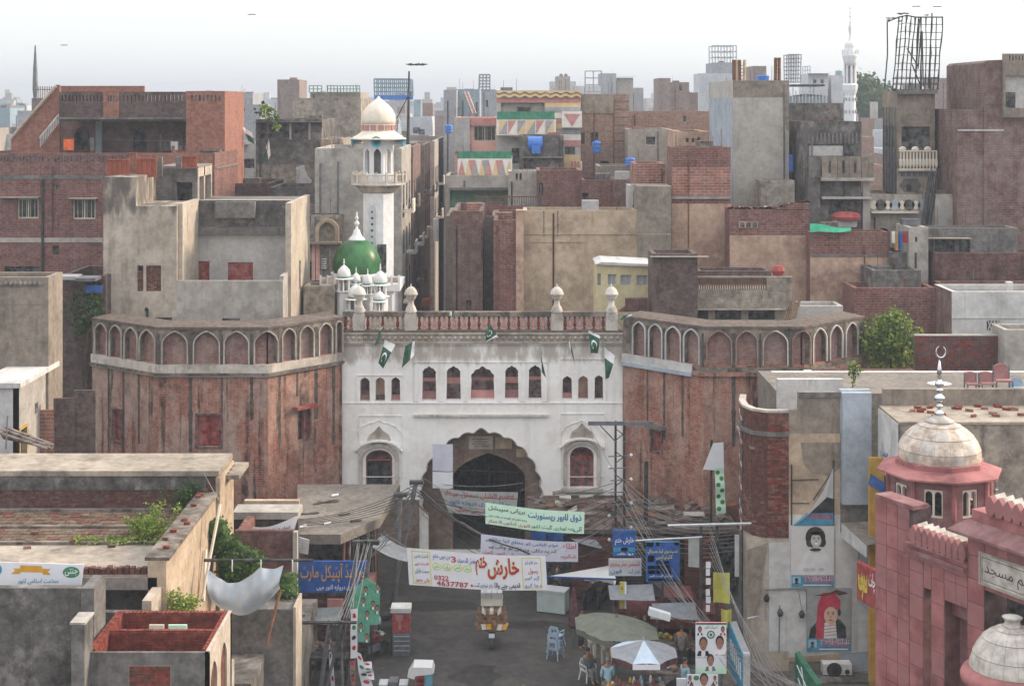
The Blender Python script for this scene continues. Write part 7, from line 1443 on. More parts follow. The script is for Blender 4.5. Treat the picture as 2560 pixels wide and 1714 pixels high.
# marble dome helper: built from separate curved slabs
def slab_dome(c,prof,n,parent,mat,gap=.006):
 """prof: (radius, z) bottom to top; every gore of every tier is a slab of its own."""
 c=V(c);MB().lathe(c,[(max(r-.03,.002),z)for r,z in prof],32).build('dome_core','gate_stained',parent,True)
 tiers=[(i,i+max(1,(len(prof)-1)//4))for i in range(0,len(prof)-1,max(1,(len(prof)-1)//4))]
 for a,b in tiers:
  b=min(b,len(prof)-1)
  for k in range(n):
   m=MB();sub=3;t0,t1=2*math.pi*k/n,2*math.pi*(k+1)/n;
   for j in range(a,b+1):
    r,z=prof[j];g_=gap/2/max(r,.15)
    zz=z+(.008 if j==a else-.008 if j==b else 0)
    for q in range(sub+1):t=lerp(t0+g_,t1-g_,q/sub);m.v.append((c.x+r*math.cos(t),c.y+r*math.sin(t),c.z+zz))
   for j in range(b-a):
    for q in range(sub):i0=j*(sub+1)+q;m.f.append((i0,i0+1,i0+sub+2,i0+sub+1))
   m.build('dome_slab',mat if(k*7+a)%3 else 'marble',parent,True)
def finial(c,prof,parent,mat='steel_shiny'):return MB().lathe(c,prof,18).build('finial',mat,parent,True)
KY=53.0;ku=I.u(1765);kx=X(ku,KY);kk=KY/F/2.7221
def iz(y):return Z(I.v(y),KY)
def fz(y):return Z(F_.v(y),KY)
ki=T('dome_kiosk','octagonal pink kiosk with a pale marble dome and crescent finial','kiosk',(kx,KY,iz(420)))
oc=0.0;rD=345*kk
MB().lathe((kx,KY,0),[(370*kk,iz(1400)),(370*kk,iz(425))],8,a0=oc).build('base','sandstone',ki);MB().lathe((kx,KY,0),[(362*kk,iz(424)),(362*kk,iz(405)),(350*kk,iz(400)),(345*kk,iz(348))],8,a0=oc).build('plinth','sandstone_dark',ki)
for i in range(8):
 a=oc+i*math.pi/4;b=a+math.pi/4;pa,pb_=V((kx+rD*math.cos(a),KY+rD*math.sin(a),0)),V((kx+rD*math.cos(b),KY+rD*math.sin(b),0));dd=(pb_-pa).normalized();Lh=(pb_-pa).length;fr=plane(pa,dd,(0,0,1),(dd.y,-dd.x,0));z0,z1=iz(347),iz(112)
 hs=[[(q[0],q[1])for q in arch(Lh*q0,iz(172),Lh*q1,iz(335),spring=-.14,point=.1)]for q0,q1 in((.3,.475),(.525,.7))]
 m=MB();m.plate(fr,[(0,z0),(Lh,z0),(Lh,z1),(0,z1)],[[(Lh*.27,iz(345)),(Lh*.73,iz(345)),(Lh*.73,iz(160)),(Lh*.27,iz(160))]],.25);m.build('wall','sandstone_dark',ki)
 m=MB();m.plate(fr,[(Lh*.27,iz(345)),(Lh*.73,iz(345)),(Lh*.73,iz(160)),(Lh*.27,iz(160))],hs,.12,c=-.04,back=True);m.build('window_frame','dome_cream',ki)
 MB().box(0,0,0,0,0,0)if 0 else None
 MB().tube(pa+V((0,0,z0)),pa+V((0,0,z1)),.09,6).build('corner_post','sandstone',ki)
MB().lathe((kx,KY,0),[(rD*.6,iz(347)),(rD*.6,iz(112))],8,a0=oc).build('dark_inside','dark_hole',ki)
MB().lathe((kx,KY,0),[(345*kk,iz(112)),(425*kk,iz(98)),(425*kk,iz(86)),(360*kk,iz(62)),(300*kk,iz(52)),(300*kk,iz(20)),(285*kk,iz(12))],8,a0=oc).build('eave','sandstone',ki)
slab_dome((kx,KY,0),[(r*kk,fz(y))for r,y in((268,1580),(278,1540),(275,1495),(258,1450),(228,1405),(190,1368),(145,1338),(95,1318),(70,1310))],16,ki,'marble_warm')
MB().lathe((kx,KY,0),[(r*kk,fz(y))for r,y in((96,1316),(99,1308),(70,1296),(42,1280),(30,1268))],20).build('collar','marble',ki,True)
finial((kx,KY,0),[(r*kk,fz(y))for r,y in((34,1268),(30,1250),(14,1240),(12,1222),(24,1216),(24,1205),(10,1195),(14,1182),(34,1170),(38,1152),(28,1138),(12,1128),(12,1115),(26,1108),(26,1096),(12,1086),(16,1078),(30,1070),(30,1050),(16,1040),(10,1020),(17,1008),(10,998),(17,990),(15,960),(2,890))],ki)
cr=MB();c0=V((kx+.05,KY,fz(842)))
for i in range(14):a,b=math.radians(-250+i*22),math.radians(-250+(i+1)*22);rr=.165;cr.tube(c0+V((rr*math.cos(a),0,rr*math.sin(a)*1.25)),c0+V((rr*math.cos(b),0,rr*math.sin(b)*1.25)),.012+.022*math.sin(math.pi*i/14),6,.012+.022*math.sin(math.pi*(i+1)/14))
cr.build('crescent','steel_shiny',ki)
MB().tube((kx,KY,fz(895)),(kx,KY,fz(872)),.015,5).build('crescent_stem','steel_shiny',ki)
# small white dome behind the portal and large ribbed dome at the lower corner
sd2=T('small_dome','small white dome with steel finial behind the pink portal parapet','dome',tuple(P(*I(2150,420),52)));sx=X(I.u(2150),52);k5=52/F/2.7221;z5=lambda y:Z(I.v(y),52)
MB().lathe((sx,52,0),[(r*k5,z5(y))for r,y in((118,430),(122,395),(112,360),(90,330),(60,308),(46,298))],24).build('dome','mosque_white',sd2,True);finial((sx,52,0),[(r*k5,z5(y))for r,y in((50,298),(46,290),(24,275),(10,265),(14,250),(20,240),(12,225),(12,212),(18,205),(8,190),(14,180),(2,148))],sd2)
MB().lathe((sx,52,0),[(1.9,6),(1.9,z5(431))],16).build('base','sandstone',sd2)
LY=43.5;lx=X(I.u(2262),LY);k6=LY/F/2.7221;z6=lambda y:Z(I.v(y),LY)
ld2=T('ribbed_dome','large pale marble dome with a flaring pink rim in the bottom right corner','dome',(lx,LY,z6(1560)))
slab_dome((lx,LY,0),[(r*k6,z6(y))for r,y in((285,1440),(278,1400),(262,1345),(236,1290),(200,1240),(160,1205),(115,1180),(85,1168),(62,1160))],18,ld2,'marble')
MB().lathe((lx,LY,0),[(r*k6,z6(y))for r,y in((64,1162),(58,1150),(48,1130),(58,1110),(70,1098),(40,1088),(5,1085))],20).build('collar','marble',ld2,True)
MB().lathe((lx,LY,0),[(r*k6,z6(y))for r,y in((270,1590),(300,1575),(338,1535),(345,1500),(330,1470),(300,1452),(284,1440))],40).build('rim','sandstone',ld2,True);MB().lathe((lx,LY,0),[(268*k6,0),(268*k6,z6(1590))],24).build('drum','sandstone_dark',ld2)
# ---------------------------------------------------------------- low shops and canopies left of the street
def bx(name,lab,cat,x0,x1,y0,y1,z0,z1,mat,gr=None):return tag(MB().box(x0,x1,y0,y1,z0,z1).build(name,mat),lab,cat,gr)
rm2=T('brick_shed','small roofless brick shed with a slab lintel under the left bastion','shed',(X(660,62),62,0));f=front(61.5)
MB().fbox(f,L.u(440),1560,L.u(1195),L.v(745),-.25,0).build('front_wall','brick_wet',rm2);MB().box(X(L.u(440),61.5),X(L.u(560),61.5),61.76,64.4,0,Z(L.v(700),62.5)).build('side_wall','brick_old_clay',rm2)
MB().fbox(front(64.5),L.u(420),1560,L.u(1250),L.v(590),-.3,0).build('back_wall','brick_dark',rm2);MB().fbox(front(64.4),L.u(420),L.v(590),L.u(1255),L.v(500),-1.2,.1).build('lintel','cement',rm2);MB().fbox(front(66),L.u(560),L.v(520),L.u(1260),L.v(362),-.3,0).build('parapet','plaster_tan',rm2)
MB().box(X(L.u(1190),61.5),X(L.u(1245),61.5),61.3,61.6,0,Z(L.v(745),61.5)).build('pier','cement',rm2)
c4=[P(*L(a,b),62)for a,b in((672,690),(1258,540),(1195,745),(665,745))];o=cloth(lambda s,t:bil(*c4,s,t)+V((0,-.12*math.sin(6*s),-.16*math.sin(3.1*s)*(1-t))),10,4,'banner_white','fallen_banner');tag(o,'slack white printed banner draped over the brick shed wall','banner')
write(o,lambda a,b,c:bil(*c4,a,1-b)+V((0,-.16-.12*math.sin(6*a),-.16*math.sin(3.1*a)*b)),'عید مبارک',.3,.12,.9,.6,'ink_black',0)
hc=Z(L.v(790),65.4);cv=T('canopy','broad concrete canopy slab over dark shops left of the gate','canopy',(X(800,67),67,0));pts=[(X(L.u(1240),65.4),65.4),(X(L.u(1790),65.4),65.4),(X(L.u(2290),68),68.0),(X(1000,74),74.0),(X(L.u(1240),74),74.0)]
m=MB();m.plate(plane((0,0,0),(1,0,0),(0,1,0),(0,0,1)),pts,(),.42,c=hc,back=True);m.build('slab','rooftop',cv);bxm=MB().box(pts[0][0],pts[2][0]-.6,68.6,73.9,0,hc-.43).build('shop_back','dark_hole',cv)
for i in range(7):x=lerp(pts[1][0],pts[2][0]-.2,i/6);MB().tube((x,lerp(65.8,68.4,i/6),.01),(x+R.uniform(-.1,.1),lerp(65.8,68.4,i/6),hc-.42),.07).build('prop',['rust','wood_brown','metal_dark'][i%3],cv)
for i in range(9):MB().obox((R.uniform(pts[0][0],pts[2][0]-.8),R.uniform(66.3,72),hc+.06),(R.uniform(.1,.5),.1,0),(0,.1,0),(0,0,.03)).build('roof_litter',R.choice(['banner_white','wood_brown','cement_dark']),cv)
SPEC['awning_grey']=(mk_plain,dict(base='#70747a',rough=.7,vary=.1))
q=[P(*H(a,b),y)for a,b,y in((215,620,66.3),(285,535,67.5),(490,640,67),(455,722,65.5))];tag(cloth(lambda s,t:bil(*q,s,t)-V((0,0,.1*math.sin(3.1*t))),4,4,'awning_grey','awning'),'grey plastic awning sagging beside the canopy','awning')
ws=T('signboard','small white hanging signboard at the canopy corner','sign',tuple(P(*L(1315,930),65)));m=MB();m.plate(front(64.9),L.l(1240,1020,1372,1045,1388,862,1246,820),(),.06,back=True);o=m.build('board','plaster_white',ws);[MB().fbox(front(64.9),L.u(1296),L.v(880+30*i),L.u(1306),L.v(870+30*i),.003,.01).build('lettering','ink_black',o)for i in range(4)]
def sign(lab,r,Y,mat,texts=(),th=.1,boxes=(),pole=True):
 rt=T('signboard',lab,'sign',(X((r[0]+r[2])/2,Y),Y,0),'shop signs');f=front(Y);b=MB().fbox(f,r[0],r[3],r[2],r[1],-th,0).build('board',mat,rt);g=lambda s,t,c=0:f(lerp(r[0],r[2],s),lerp(r[1],r[3],t),c)
 for s0,t0,s1,t1,m_ in boxes:MB().fbox(g,s0,t1,s1,t0,.002,.008).build('print_panel',m_,b)
 for tx,s0,t0,s1,t1,m_,*u in texts:write(b,g,tx,s0,t1,s1,t0,m_,.014,.012,not u)
 if pole:MB().tube(g(.5,1,-th/2),V((g(.5,1).x,Y,.01)),.05).build('post','metal_dark',rt)
 return rt
sign('large blue shop sign with golden flowing lettering under the canopy',L.r(1252,1130,2150,1530),63.5,'sign_blue',[('نورلینڈ آپٹیکل مارٹ',.03,.06,.97,.68,'ink_gold'),('لوہاری دروازہ لاہور میں',.26,.74,.84,.93,'ink_white')],pole=False)
sf=bx('kiosk','dark shop front under the blue golden lettered sign','shop',X(745,64),X(930,64),64,66,0,Z(L.v(1500),63.5),'shutter_brown')
for i in range(9):MB().box(X(745,64),X(930,64),63.96,63.998,.3+.3*i,.42+.3*i).build('shutter_slat','wood_brown',sf)
MB().fbox(front(63.8),K.u(375),K.v(890),K.u(525),K.v(738),0,.1).build('pink_panel','tri_red',sf)
lw2=T('lit_corner_shop','low shop with a cream sunlit corner below the hanging tarpaulin','shop',(X(670,56),56,0));MB().box(X(560,56),X(733,56),56,57.6,0,Z(G.v(1045),56)).build('wall','cement_dark',lw2);MB().box(X(733,56)+.002,X(733,56)+.1,55.98,57.6,0,Z(G.v(1030),56)).build('sunlit_flank','cement_warm',lw2);MB().box(X(540,56),X(733,56),57.61,63,0,2.6).build('back_yard','cement_sooty',lw2)  # thin flank slab coloured paler for the sunlight falling on it
for i in range(12):MB().obox((R.uniform(-10.6,-8.4),R.uniform(57.9,61),2.66),(R.uniform(.2,.7),.1,0),(-.1,.25,0),(0,0,.04)).build('roof_sheet',R.choice(['metal_grey','cement_dark','rust','sign_teal','cement']),lw2)
bx('roof_slab','grey step roofs at the foot of the terrace wall','roof',-11.1,X(640,54),53,55.9,0,2.9,'cement_sooty');bx('water_trough','grey block on the step roofs under the tarpaulin','block',-10.6,-9.6,52.4,52.9,0,3.8,'cement')
for i,(a,b)in enumerate(((1310,330),(1385,640))):tag(MB().tube(P(*G(a+(60 if i==0 else 0),1000 if i==0 else 990),55),P(*G(1500 if i==0 else 1400,b),56),.06).build('conduit','dome_cream'),['long cream conduit up the sunlit terrace wall','short cream conduit beside the tarpaulin rail'][i],'pipe')
vn=[(P(*G(a,b),57.5+R.uniform(-.3,.3)),r)for a,b,r in((1480,500,.55),(1500,570,.6),(1550,600,.5),(1600,640,.5),(1650,670,.45),(1710,690,.4),(1770,700,.25),(1520,650,.5),(1600,720,.7),(1680,750,.7),(1560,790,.6),(1640,820,.6),(1960,860,.5),(1950,930,.55),(1920,1010,.5))]
rt=T('creeper','thick moss green creeper spilling over the walls behind the tarpaulin','creeper',tuple(P(*G(1600,850),57.5)));MB().path([c for c,r in vn],.05,5).build('stem','bark',rt);wts=[r**2 for c,r in vn]
def _vp(n):c,r=n.choices(vn,wts)[0];d=V((n.gauss(0,1),n.gauss(0,1),n.gauss(0,1))).normalized();return c+d*r*n.uniform(.3,1)
leaves(3600,_vp,.13,71,1.2).build('foliage','leaf_moss',rt)
for c,r in vn:MB().ball(c,r*.75,8).build('foliage','leaf_dark',rt)
tag(MB().tube(P(*G(1388,712),54.5),P(*G(2132,712),54.5),.06,8).build('rail','metal_dark'),'black horizontal pipe carrying the grey tarpaulin','pipe')
tp_=[P(*G(a,b),54.3)for a,b in((1412,775),(1930,745),(1905,905),(1448,1000))]
def tarp(s,t):top=.35*math.sin(math.pi*min(1,s/.7))*(s<.7)+.08*math.sin(math.pi*max(0,(s-.7)/.3));return bil(*tp_,s,t)+V((0,-.5*math.sin(math.pi*t)+.04*math.sin(16*s+4*t)+.035*math.sin(41*s-9*t*s)*(1-.6*t),-top*(1-t)*1.5-.42*math.sin(math.pi*s)*t*1.6))
tag(cloth(tarp,44,20,'cloth_grey','tarpaulin'),'pale grey tarpaulin sagging from a black pipe','tarpaulin')
for a in(1580,1775,1990):tag(MB().tube(P(*G(a,708),54.4),P(*G(a,790),54.35),.025,5).build('rope','cloth_white'),{1580:'left',1775:'middle',1990:'right'}[a]+' white rope tie hanging on the black pipe over the tarpaulin','rope','rope ties')
tag(MB().tube(P(*G(1812,1290),53.5),P(*G(1910,910),54),.06).build('pole','rust'),'leaning rust red pole beside the tarpaulin','pole')
# ---------------------------------------------------------------- low shops right of the street
rs_=T('shop_row','row of low dark shops with rubble on their roof under the right bastion','shop',(X(1560,71),71,0));x0,x1=X(H.u(1330),71),X(1845,71);zt=Z(H.v(500),71)
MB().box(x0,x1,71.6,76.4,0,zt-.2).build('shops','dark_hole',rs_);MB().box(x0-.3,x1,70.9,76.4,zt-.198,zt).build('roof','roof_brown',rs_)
for i in range(110):MB().obox((R.uniform(x0,x1),R.uniform(71.2,76),zt+R.uniform(.03,.5)),(R.uniform(.05,.5),R.uniform(-.2,.2),R.uniform(-.08,.1)),(0,R.uniform(.05,.3),.03),(0,0,.03)).build('roof_rubble',R.choice(['brick_wet','rust','wood_brown','cement_dark','brick_dark','brick_clay_dark','roof_brown','cement']),rs_)
xs=[X(H.u(a),70.9)for a in(1560,1880,2080,2330,2560)]
for i in range(4):
 sh=MB().box(xs[i]+.1,xs[i+1]-.1,70.95,71.0,.1,2.9).build('shutter',['shutter_brown','cement_dark','metal_grey','shutter_brown'][i],rs_)
 for k in range(16):MB().box(xs[i]+.1,xs[i+1]-.1,70.91,70.948,.15+.17*k,.25+.17*k).build('slat',['shutter_brown','metal_dark','metal_grey','brick_clay_dark'][i],sh)
q=[P(*H(a,b),y)for a,b,y in((1408,822,66.5),(1835,748,69.5),(1880,838,66.5),(1860,842,66.3))];tag(cloth(lambda s,t:bil(q[0],q[1],q[2],q[3],s,t)-V((0,0,.25*math.sin(3.14*s)*t)),8,4,'cloth_white','awning'),'white cloth awning stretched from the main banner to the sign pole','awning')
q5=[P(*H(a,b),66.2)for a,b in((1408,818),(1880,836),(1880,850),(1408,828))];tag(cloth(lambda s,t:bil(*q5,s,t),4,1,'sign_blue','awning_edge'),'blue hem along the white cloth awning','awning')
q6=[P(*H(a,b),y)for a,b,y in((1530,545,72),(1700,530,72),(1800,640,69),(1640,600,69))];tag(cloth(lambda s,t:bil(*q6,s,t),4,4,'awning_grey','awning'),'grey sheet awning behind the lilac banner','awning')
fz_=T('chest_freezer','pale chest freezer standing at the roadside by the shutters','freezer',(X(H.u(1450),70),70,0));m=MB();m.obox((X(H.u(1450),69.3),69.3,.5),(.62,-.22,0),(.12,.36,0),(0,0,.45));m.build('body','freezer_pale',fz_);MB().obox((X(H.u(1450),69.3),69.3,.99),(.64,-.23,0),(.13,.38,0),(0,0,.05)).build('lid','sign_grey',fz_)
# vehicle
cr_=T('pickup_truck','dark red pickup truck parked in the shadow of the right shops','truck',(X(J.u(980),66.5),66.5,0));cx=X(J.u(980),66.5)
pr=MB();pr.plate(plane((cx-2.3,65.7,0),(1,0,0),(0,0,1),(0,-1,0)),[(0,.45),(4.6,.45),(4.6,1.0),(3.6,1.1),(3.2,1.75),(1.9,1.8),(1.8,1.15),(0,1.15)],(),1.7,back=True);pr.build('body','car_red',cr_)
for a in(.9,3.8):MB().tube((cx-2.3+a,65.6,.36),(cx-2.3+a,65.85,.36),.36,14).build('wheel','tyre',cr_)
m=MB();m.plate(plane((cx-2.3,65.69,0),(1,0,0),(0,0,1),(0,-1,0)),[(2.05,1.2),(3.3,1.2),(3.05,1.68),(2.05,1.7)],(),0,c=.004);m.build('window','dark_glass',cr_)
# ---------------------------------------------------------------- signs
sign('dark blue sign with white flowing lettering on the utility pole',J.r(425,95,640,338),66,'sign_blue',[('خارش ختم',.1,.25,.93,.58,'ink_white'),('قدیمی چنے والا',.05,.04,.95,.18,'ink_black'),('دوا خانہ',.2,.85,.9,.98,'ink_white')],boxes=[(.02,.66,.98,.82,'sign_teal'),(.35,.67,.65,.81,'ink_gold')])
sign('white sign with dark red lettering below the dark blue sign',J.r(385,365,695,525),65.8,'sign_grey',[('انٹرنیشنل ڈینٹل لیبارٹری',.05,.06,.95,.48,'ink_red'),('لوہاری گیٹ',.6,.58,.95,.9,'ink_blue'),('فون',.05,.58,.4,.9,'ink_blue')],pole=False)
sign('big blue sign with yellow lettering and red price boxes',J.r(740,205,1052,582),65,'sign_teal',[('ڈسپنسری اینڈ ہسپتال',.05,.16,.95,.3,'ink_yellow'),('کلینیکس',.3,.32,.8,.44,'ink_yellow'),('لوہاری گیٹ لاہور',.08,.82,.8,.88,'ink_white')],boxes=[(0,0,1,1,'sign_blue'),(.0,.0,.22,.11,'sign_red'),(.3,0,.4,.1,'sign_red'),(.85,0,1,.08,'sign_red'),(.05,.34,.25,.5,'ink_white'),(.3,.47,.7,.55,'ink_white'),(.05,.59,.28,.68,'ink_red'),(.3,.59,.53,.68,'ink_red'),(.55,.57,.76,.68,'ink_red'),(.05,.7,.28,.8,'ink_red'),(.3,.7,.53,.8,'ink_red'),(.55,.7,.76,.8,'ink_red'),(.06,.91,.96,.98,'ink_yellow')])
sign('narrow yellow and white upright sign on the utility pole',J.r(490,585,552,835),65.6,'sign_yellow',[('6',.2,.14,.5,.28,'ink_red',1)],boxes=[(.75,0,1,1,'ink_white')],pole=False)
def face(par,f,u,v,w,h,c,hair='hair',skin='skin',coat='ink_black',shirt='ink_white'):
 flat(f,[(u-w*1.25,v+h*1.75),(u+w*1.25,v+h*1.75),(u+w*.9,v+h*1.0),(u-w*.9,v+h*1.0)],coat,par,'portrait_coat',c);flat(f,[(u-w*.4,v+h*1.75),(u+w*.4,v+h*1.75),(u+w*.35,v+h*.8),(u-w*.35,v+h*.8)],shirt,par,'portrait_shirt',c+.003)
 flat(f,oval(u,v-h*.22,w*.82,h*.92,14),hair,par,'portrait_hair',c+.005);flat(f,oval(u,v+h*.1,w*.66,h*.86,14),skin,par,'portrait_face',c+.008)
 for s in(-1,1):flat(f,oval(u+s*w*.28,v,w*.13,h*.06,6),'ink_black',par,'portrait_eye',c+.011)
 flat(f,oval(u,v+h*.42,w*.28,h*.07,6),'wood_maroon' if skin=='skin' else 'ink_black',par,'portrait_mouth',c+.011)
def pposter(lab,r,Y,faces,extra=()):
 rt=T('election_poster',lab,'poster',(X((r[0]+r[2])/2,Y),Y,0),'election posters');f=front(Y);b=MB().fbox(f,r[0],r[3],r[2],r[1],-.04,0).build('sheet','banner_white',rt);g=lambda s,t,c=0:f(lerp(r[0],r[2],s),lerp(r[1],r[3],t),c)
 for s0,t0,s1,t1,m_ in extra:MB().fbox(g,s0,t1,s1,t0,.002,.006).build('print_panel',m_,b)
 for s,t,w,h,*k in faces:face(b,f,lerp(r[0],r[2],s),lerp(r[1],r[3],t),w,h,.008,**(k[0]if k else{}))
 MB().tube(g(.15,.5,-.08),V((g(.15,0).x,Y+.08,.01)),.035).tube(g(.85,.5,-.08),V((g(.85,0).x,Y+.08,.01)),.035).build('post','metal_grey',rt);return rt,b,g
rt,b,g=pposter('white election poster with five portraits and a round green emblem',(J.u(1208),J.v(965),J.u(1500),J.v(1450)),58.5,[(.14,.14,6,8),(.88,.14,6,8,dict(coat='ink_red')),(.25,.42,13,17),(.78,.4,13,17,dict(coat='ink_white')),(.48,.74,11,15,dict(coat='shirt_grey'))],[(0,0,1,.025,'ink_red'),(0,.025,1,.045,'ink_green'),(0,.86,1,1,'banner_mint')])
for rr,mt in((10,'ink_green'),(6.5,'ink_white'),(4,'ink_green')):flat(front(58.5),oval(J.u(1352),J.v(1078),rr,rr),mt,b,'emblem',.02+.002*(10-rr));
write(b,g,'تحریک لاہور',.28,.13,.72,.06,'ink_green',.01);write(b,g,'امیدوار حلقہ',.62,.65,.98,.6,'ink_red',.01);write(b,g,'نائب صدر',.03,.7,.35,.66,'ink_black',.01)
rt,b,g=pposter('lower election poster with small portraits cut off by the frame',(J.u(1125),J.v(1458),J.u(1420),J.v(1640)),57.9,[(.55,.28,13,16,dict(coat='ink_red')),(.1,.2,5,7),(.9,.2,5,7),(.15,.6,6,8),(.85,.65,7,9)]);flat(front(57.9),oval(J.u(1215),J.v(1488),7,6),'ink_green',b,'emblem',.02)
sign('small blank white board beside the lower election poster',J.r(1028,1498,1122,1640),58.2,'banner_white')
# ---------------------------------------------------------------- cloth banners across the street
def banner(lab,pts,Y,mat,lines,amp=.05,cr=H,border=None):
 q=[P(*cr(*p),Y)for p in pts];w=R.uniform(0,3)
 def g(s,t,c=0):return bil(*q,s,t)+V((0,amp*math.sin(7*s+w)-c,-.06*math.sin(math.pi*s)))
 o=cloth(lambda s,t:g(s,t),24,4,mat,'street_banner');tag(o,lab,'banner','cloth banners over the street')
 for i,(tx,s0,t0,s1,t1,m_,*k)in enumerate(lines):
  kk_=k[0]if k else{}
  if kk_.get('out'):write(o,g,tx,s0,t1,s1,t0,kk_['out'],.012,.05,kk_.get('urdu',True))
  write(o,g,tx,s0,t1,s1,t0,m_,.02,kk_.get('b',.012),kk_.get('urdu',True))
 for p,e in((g(0,0),-1),(g(1,0),1),(g(0,1),-1),(g(1,1),1)):pass
 MB().tube(g(0,0),g(0,0)+V((-.9,.2,.5)),.012,4).tube(g(1,0),g(1,0)+V((.9,.2,.4)),.012,4).build('tie_rope','cable_grey',o);return o,g
NE=dict(urdu=False,b=.02)
o,g=banner('main white banner with big red and yellow lettering and phone number',((455,628),(1398,685),(1412,918),(470,880)),64,'banner_white',[('خارش',.575,.08,.805,.7,'ink_red',dict(out='ink_yellow',b=.03)),('ختم',.49,.06,.575,.6,'ink_red',dict(out='ink_yellow',b=.03)),('0322',.185,.68,.29,.81,'ink_red',NE),('4637787',.2,.82,.43,.97,'ink_red',NE),('3',.315,.12,.352,.29,'ink_red',NE),('بفضل اللہ صرف',.36,.13,.495,.32,'ink_blue'),('دن میں ختم',.185,.1,.31,.27,'ink_blue'),
 ('قدیمی چنے والا',.62,.78,.805,.98,'ink_black',dict(b=.02)),('بازار لوہاری گیٹ',.47,.8,.61,.95,'ink_blue'),('لذت بھی',.05,.12,.15,.26,'ink_green'),('قدرت سے',.05,.34,.15,.46,'ink_red'),('صحت خارش',.05,.52,.15,.68,'ink_blue'),('پانی چھوڑ',.05,.78,.15,.92,'ink_red'),('نماز قائم کرو',.85,.14,.94,.28,'ink_blue'),('رسول',.87,.36,.94,.54,'ink_red'),('کے لیے',.84,.58,.95,.7,'ink_blue'),('دعا کرو',.84,.8,.96,.94,'ink_blue')])
for i,s in enumerate((.21,.285,.36,.43)):
 m=MB();m.plate(g,oval(s,.44,.034,.1,16),(),0,c=.008);m.build('print_panel','ink_yellow',o);m=MB();m.plate(g,oval(s,.44,.028,.075,16),(),0,c=.011);m.build('print_panel','banner_mint',o);write(o,g,['خارش','داد','پھنسی','چنبل'][i],s-.018,.49,s+.018,.39,'ink_green',.014)
for a,b in((.03,.165),(.825,.965)):
 for r in((a,.06,b,.08),(a,.93,b,.95),(a,.08,a+.006,.93),(b-.006,.08,b,.93)):m=MB();m.plate(g,[(r[0],r[3]),(r[2],r[3]),(r[2],r[1]),(r[0],r[1])],(),0,c=.008);m.build('print_border','ink_yellow',o)
m=MB();m.plate(g,oval(.455,.9,.01,.035,8),(),0,c=.01);m.build('print_dot','ink_red',o)
banner('mint green banner with blue restaurant lettering behind the main banner',((988,320),(1665,385),(1660,535),(990,465)),68.5,'banner_mint',[('ذوق لاہور ریسٹورنٹ',.43,.12,.97,.5,'ink_blue',dict(b=.025)),('بریانی سپیشل',.03,.1,.4,.36,'ink_black'),('زردہ حلیم اور قورمہ ہر وقت تیار',.03,.52,.42,.68,'ink_black'),('لاہوری کھانوں کا مرکز',.03,.74,.45,.92,'ink_red'),('پتہ لوہاری گیٹ لاہور',.46,.68,.9,.92,'ink_green'),('آئی',.9,.68,.98,.94,'ink_black')])
banner('dull lilac banner hanging low between mint and main banners',((960,535),(1620,590),(1620,725),(955,680)),66.5,'banner_lilac',[('اطلاع',.84,.06,.98,.5,'ink_red'),('عوام الناس کو مطلع کیا جاتا ہے',.05,.1,.8,.32,'ink_blue'),('کہ یہ دکان منتقل ہو چکی ہے',.08,.4,.78,.62,'ink_black'),('شکریہ',.82,.62,.98,.86,'ink_red'),('منجانب انجمن تاجران',.02,.72,.4,.94,'ink_red')])
banner('faded grey banner with red and blue lines across the gate arch',((675,222),(1212,250),(1200,412),(740,388)),76.6,'banner_dull',[('عظیم الشان محفل میلاد',.04,.05,.96,.36,'ink_red'),('بمقام لوہاری دروازہ لاہور',.06,.4,.9,.66,'ink_blue'),('خصوصی خطاب',.12,.7,.6,.94,'ink_red')])
for i,(a,b)in enumerate(((-78,105),(110,222))):hung('hanging_sheet',['upper white sheet hung at the left of the gate arch','lower white sheet hung at the left of the gate arch'][i],'sheet',H.u(630),H.v(a),H.u(768),H.v(b),76.8,'banner_lilac' if i==0 else 'banner_white','white sheets by the arch',.04)
for i,c in enumerate((1300,1415)):hung('banner_scrap',['left dark blue cloth scrap under the mint banner','right dark blue cloth scrap under the mint banner'][i],'cloth',H.u(c),H.v(515),H.u(c+105),H.v(580),70,'hazy_blue' if 0 else 'sign_blue',None)
# ---------------------------------------------------------------- poles and wires
up_=T('utility_pole','tall steel utility pole with a wide crossarm before the gate','pole',(X(E_.u(1905),70),70,0));ux=X(E_.u(1905),70);zc=Z(E_.v(1325),70)
for s in(-.2,.2):MB().box(ux+s-.05,ux+s+.05,69.95,70.05,.005,zc+.1).build('post','metal_dark',up_)
for i in range(16):z=zc*(i+.5)/16;MB().tube((ux-.2,70,z),(ux+.2,70,z+.3*(-1)**i),.025,4).build('lattice','metal_dark',up_)
MB().box(X(E_.u(1688),70),X(E_.u(2130),70),69.88,69.94,zc-.09,zc+.09).build('crossarm','metal_grey',up_)
for s in(-1,1):MB().tube((ux+s*.9,69.9,zc-.1),(ux+s*.15,69.95,zc-.9),.035,4).build('brace','metal_grey',up_)
for i in range(9):z=zc-1.5-.55*i;MB().tube((ux-.55+.05*(i%3),69.85,z),(ux+.5,69.85,z+.05),.03,4).build('bracket','metal_grey',up_);MB().lathe((ux+.5*(-1)**i,69.85,z),[(.05,0),(.08,.06),(.04,.14)],6).build('insulator','lamp_white',up_)
p2_=T('utility_pole','short dark utility pole just right of the crossarm pole','pole',(X(H.u(2075),71.5),71.5,0));MB().tube((X(H.u(2075),71.5),71.5,0),(X(H.u(2085),71.5),71.5,Z(H.v(40),71.5)),.1).build('post','metal_dark',p2_)
lp=T('lattice_pole','lattice pole pasted with white bills beside the rounded brick corner','pole',(X(J.u(1335),62.5),62.5,0));lx_=X(J.u(1335),62.5);lz=Z(J.v(20),62.5)
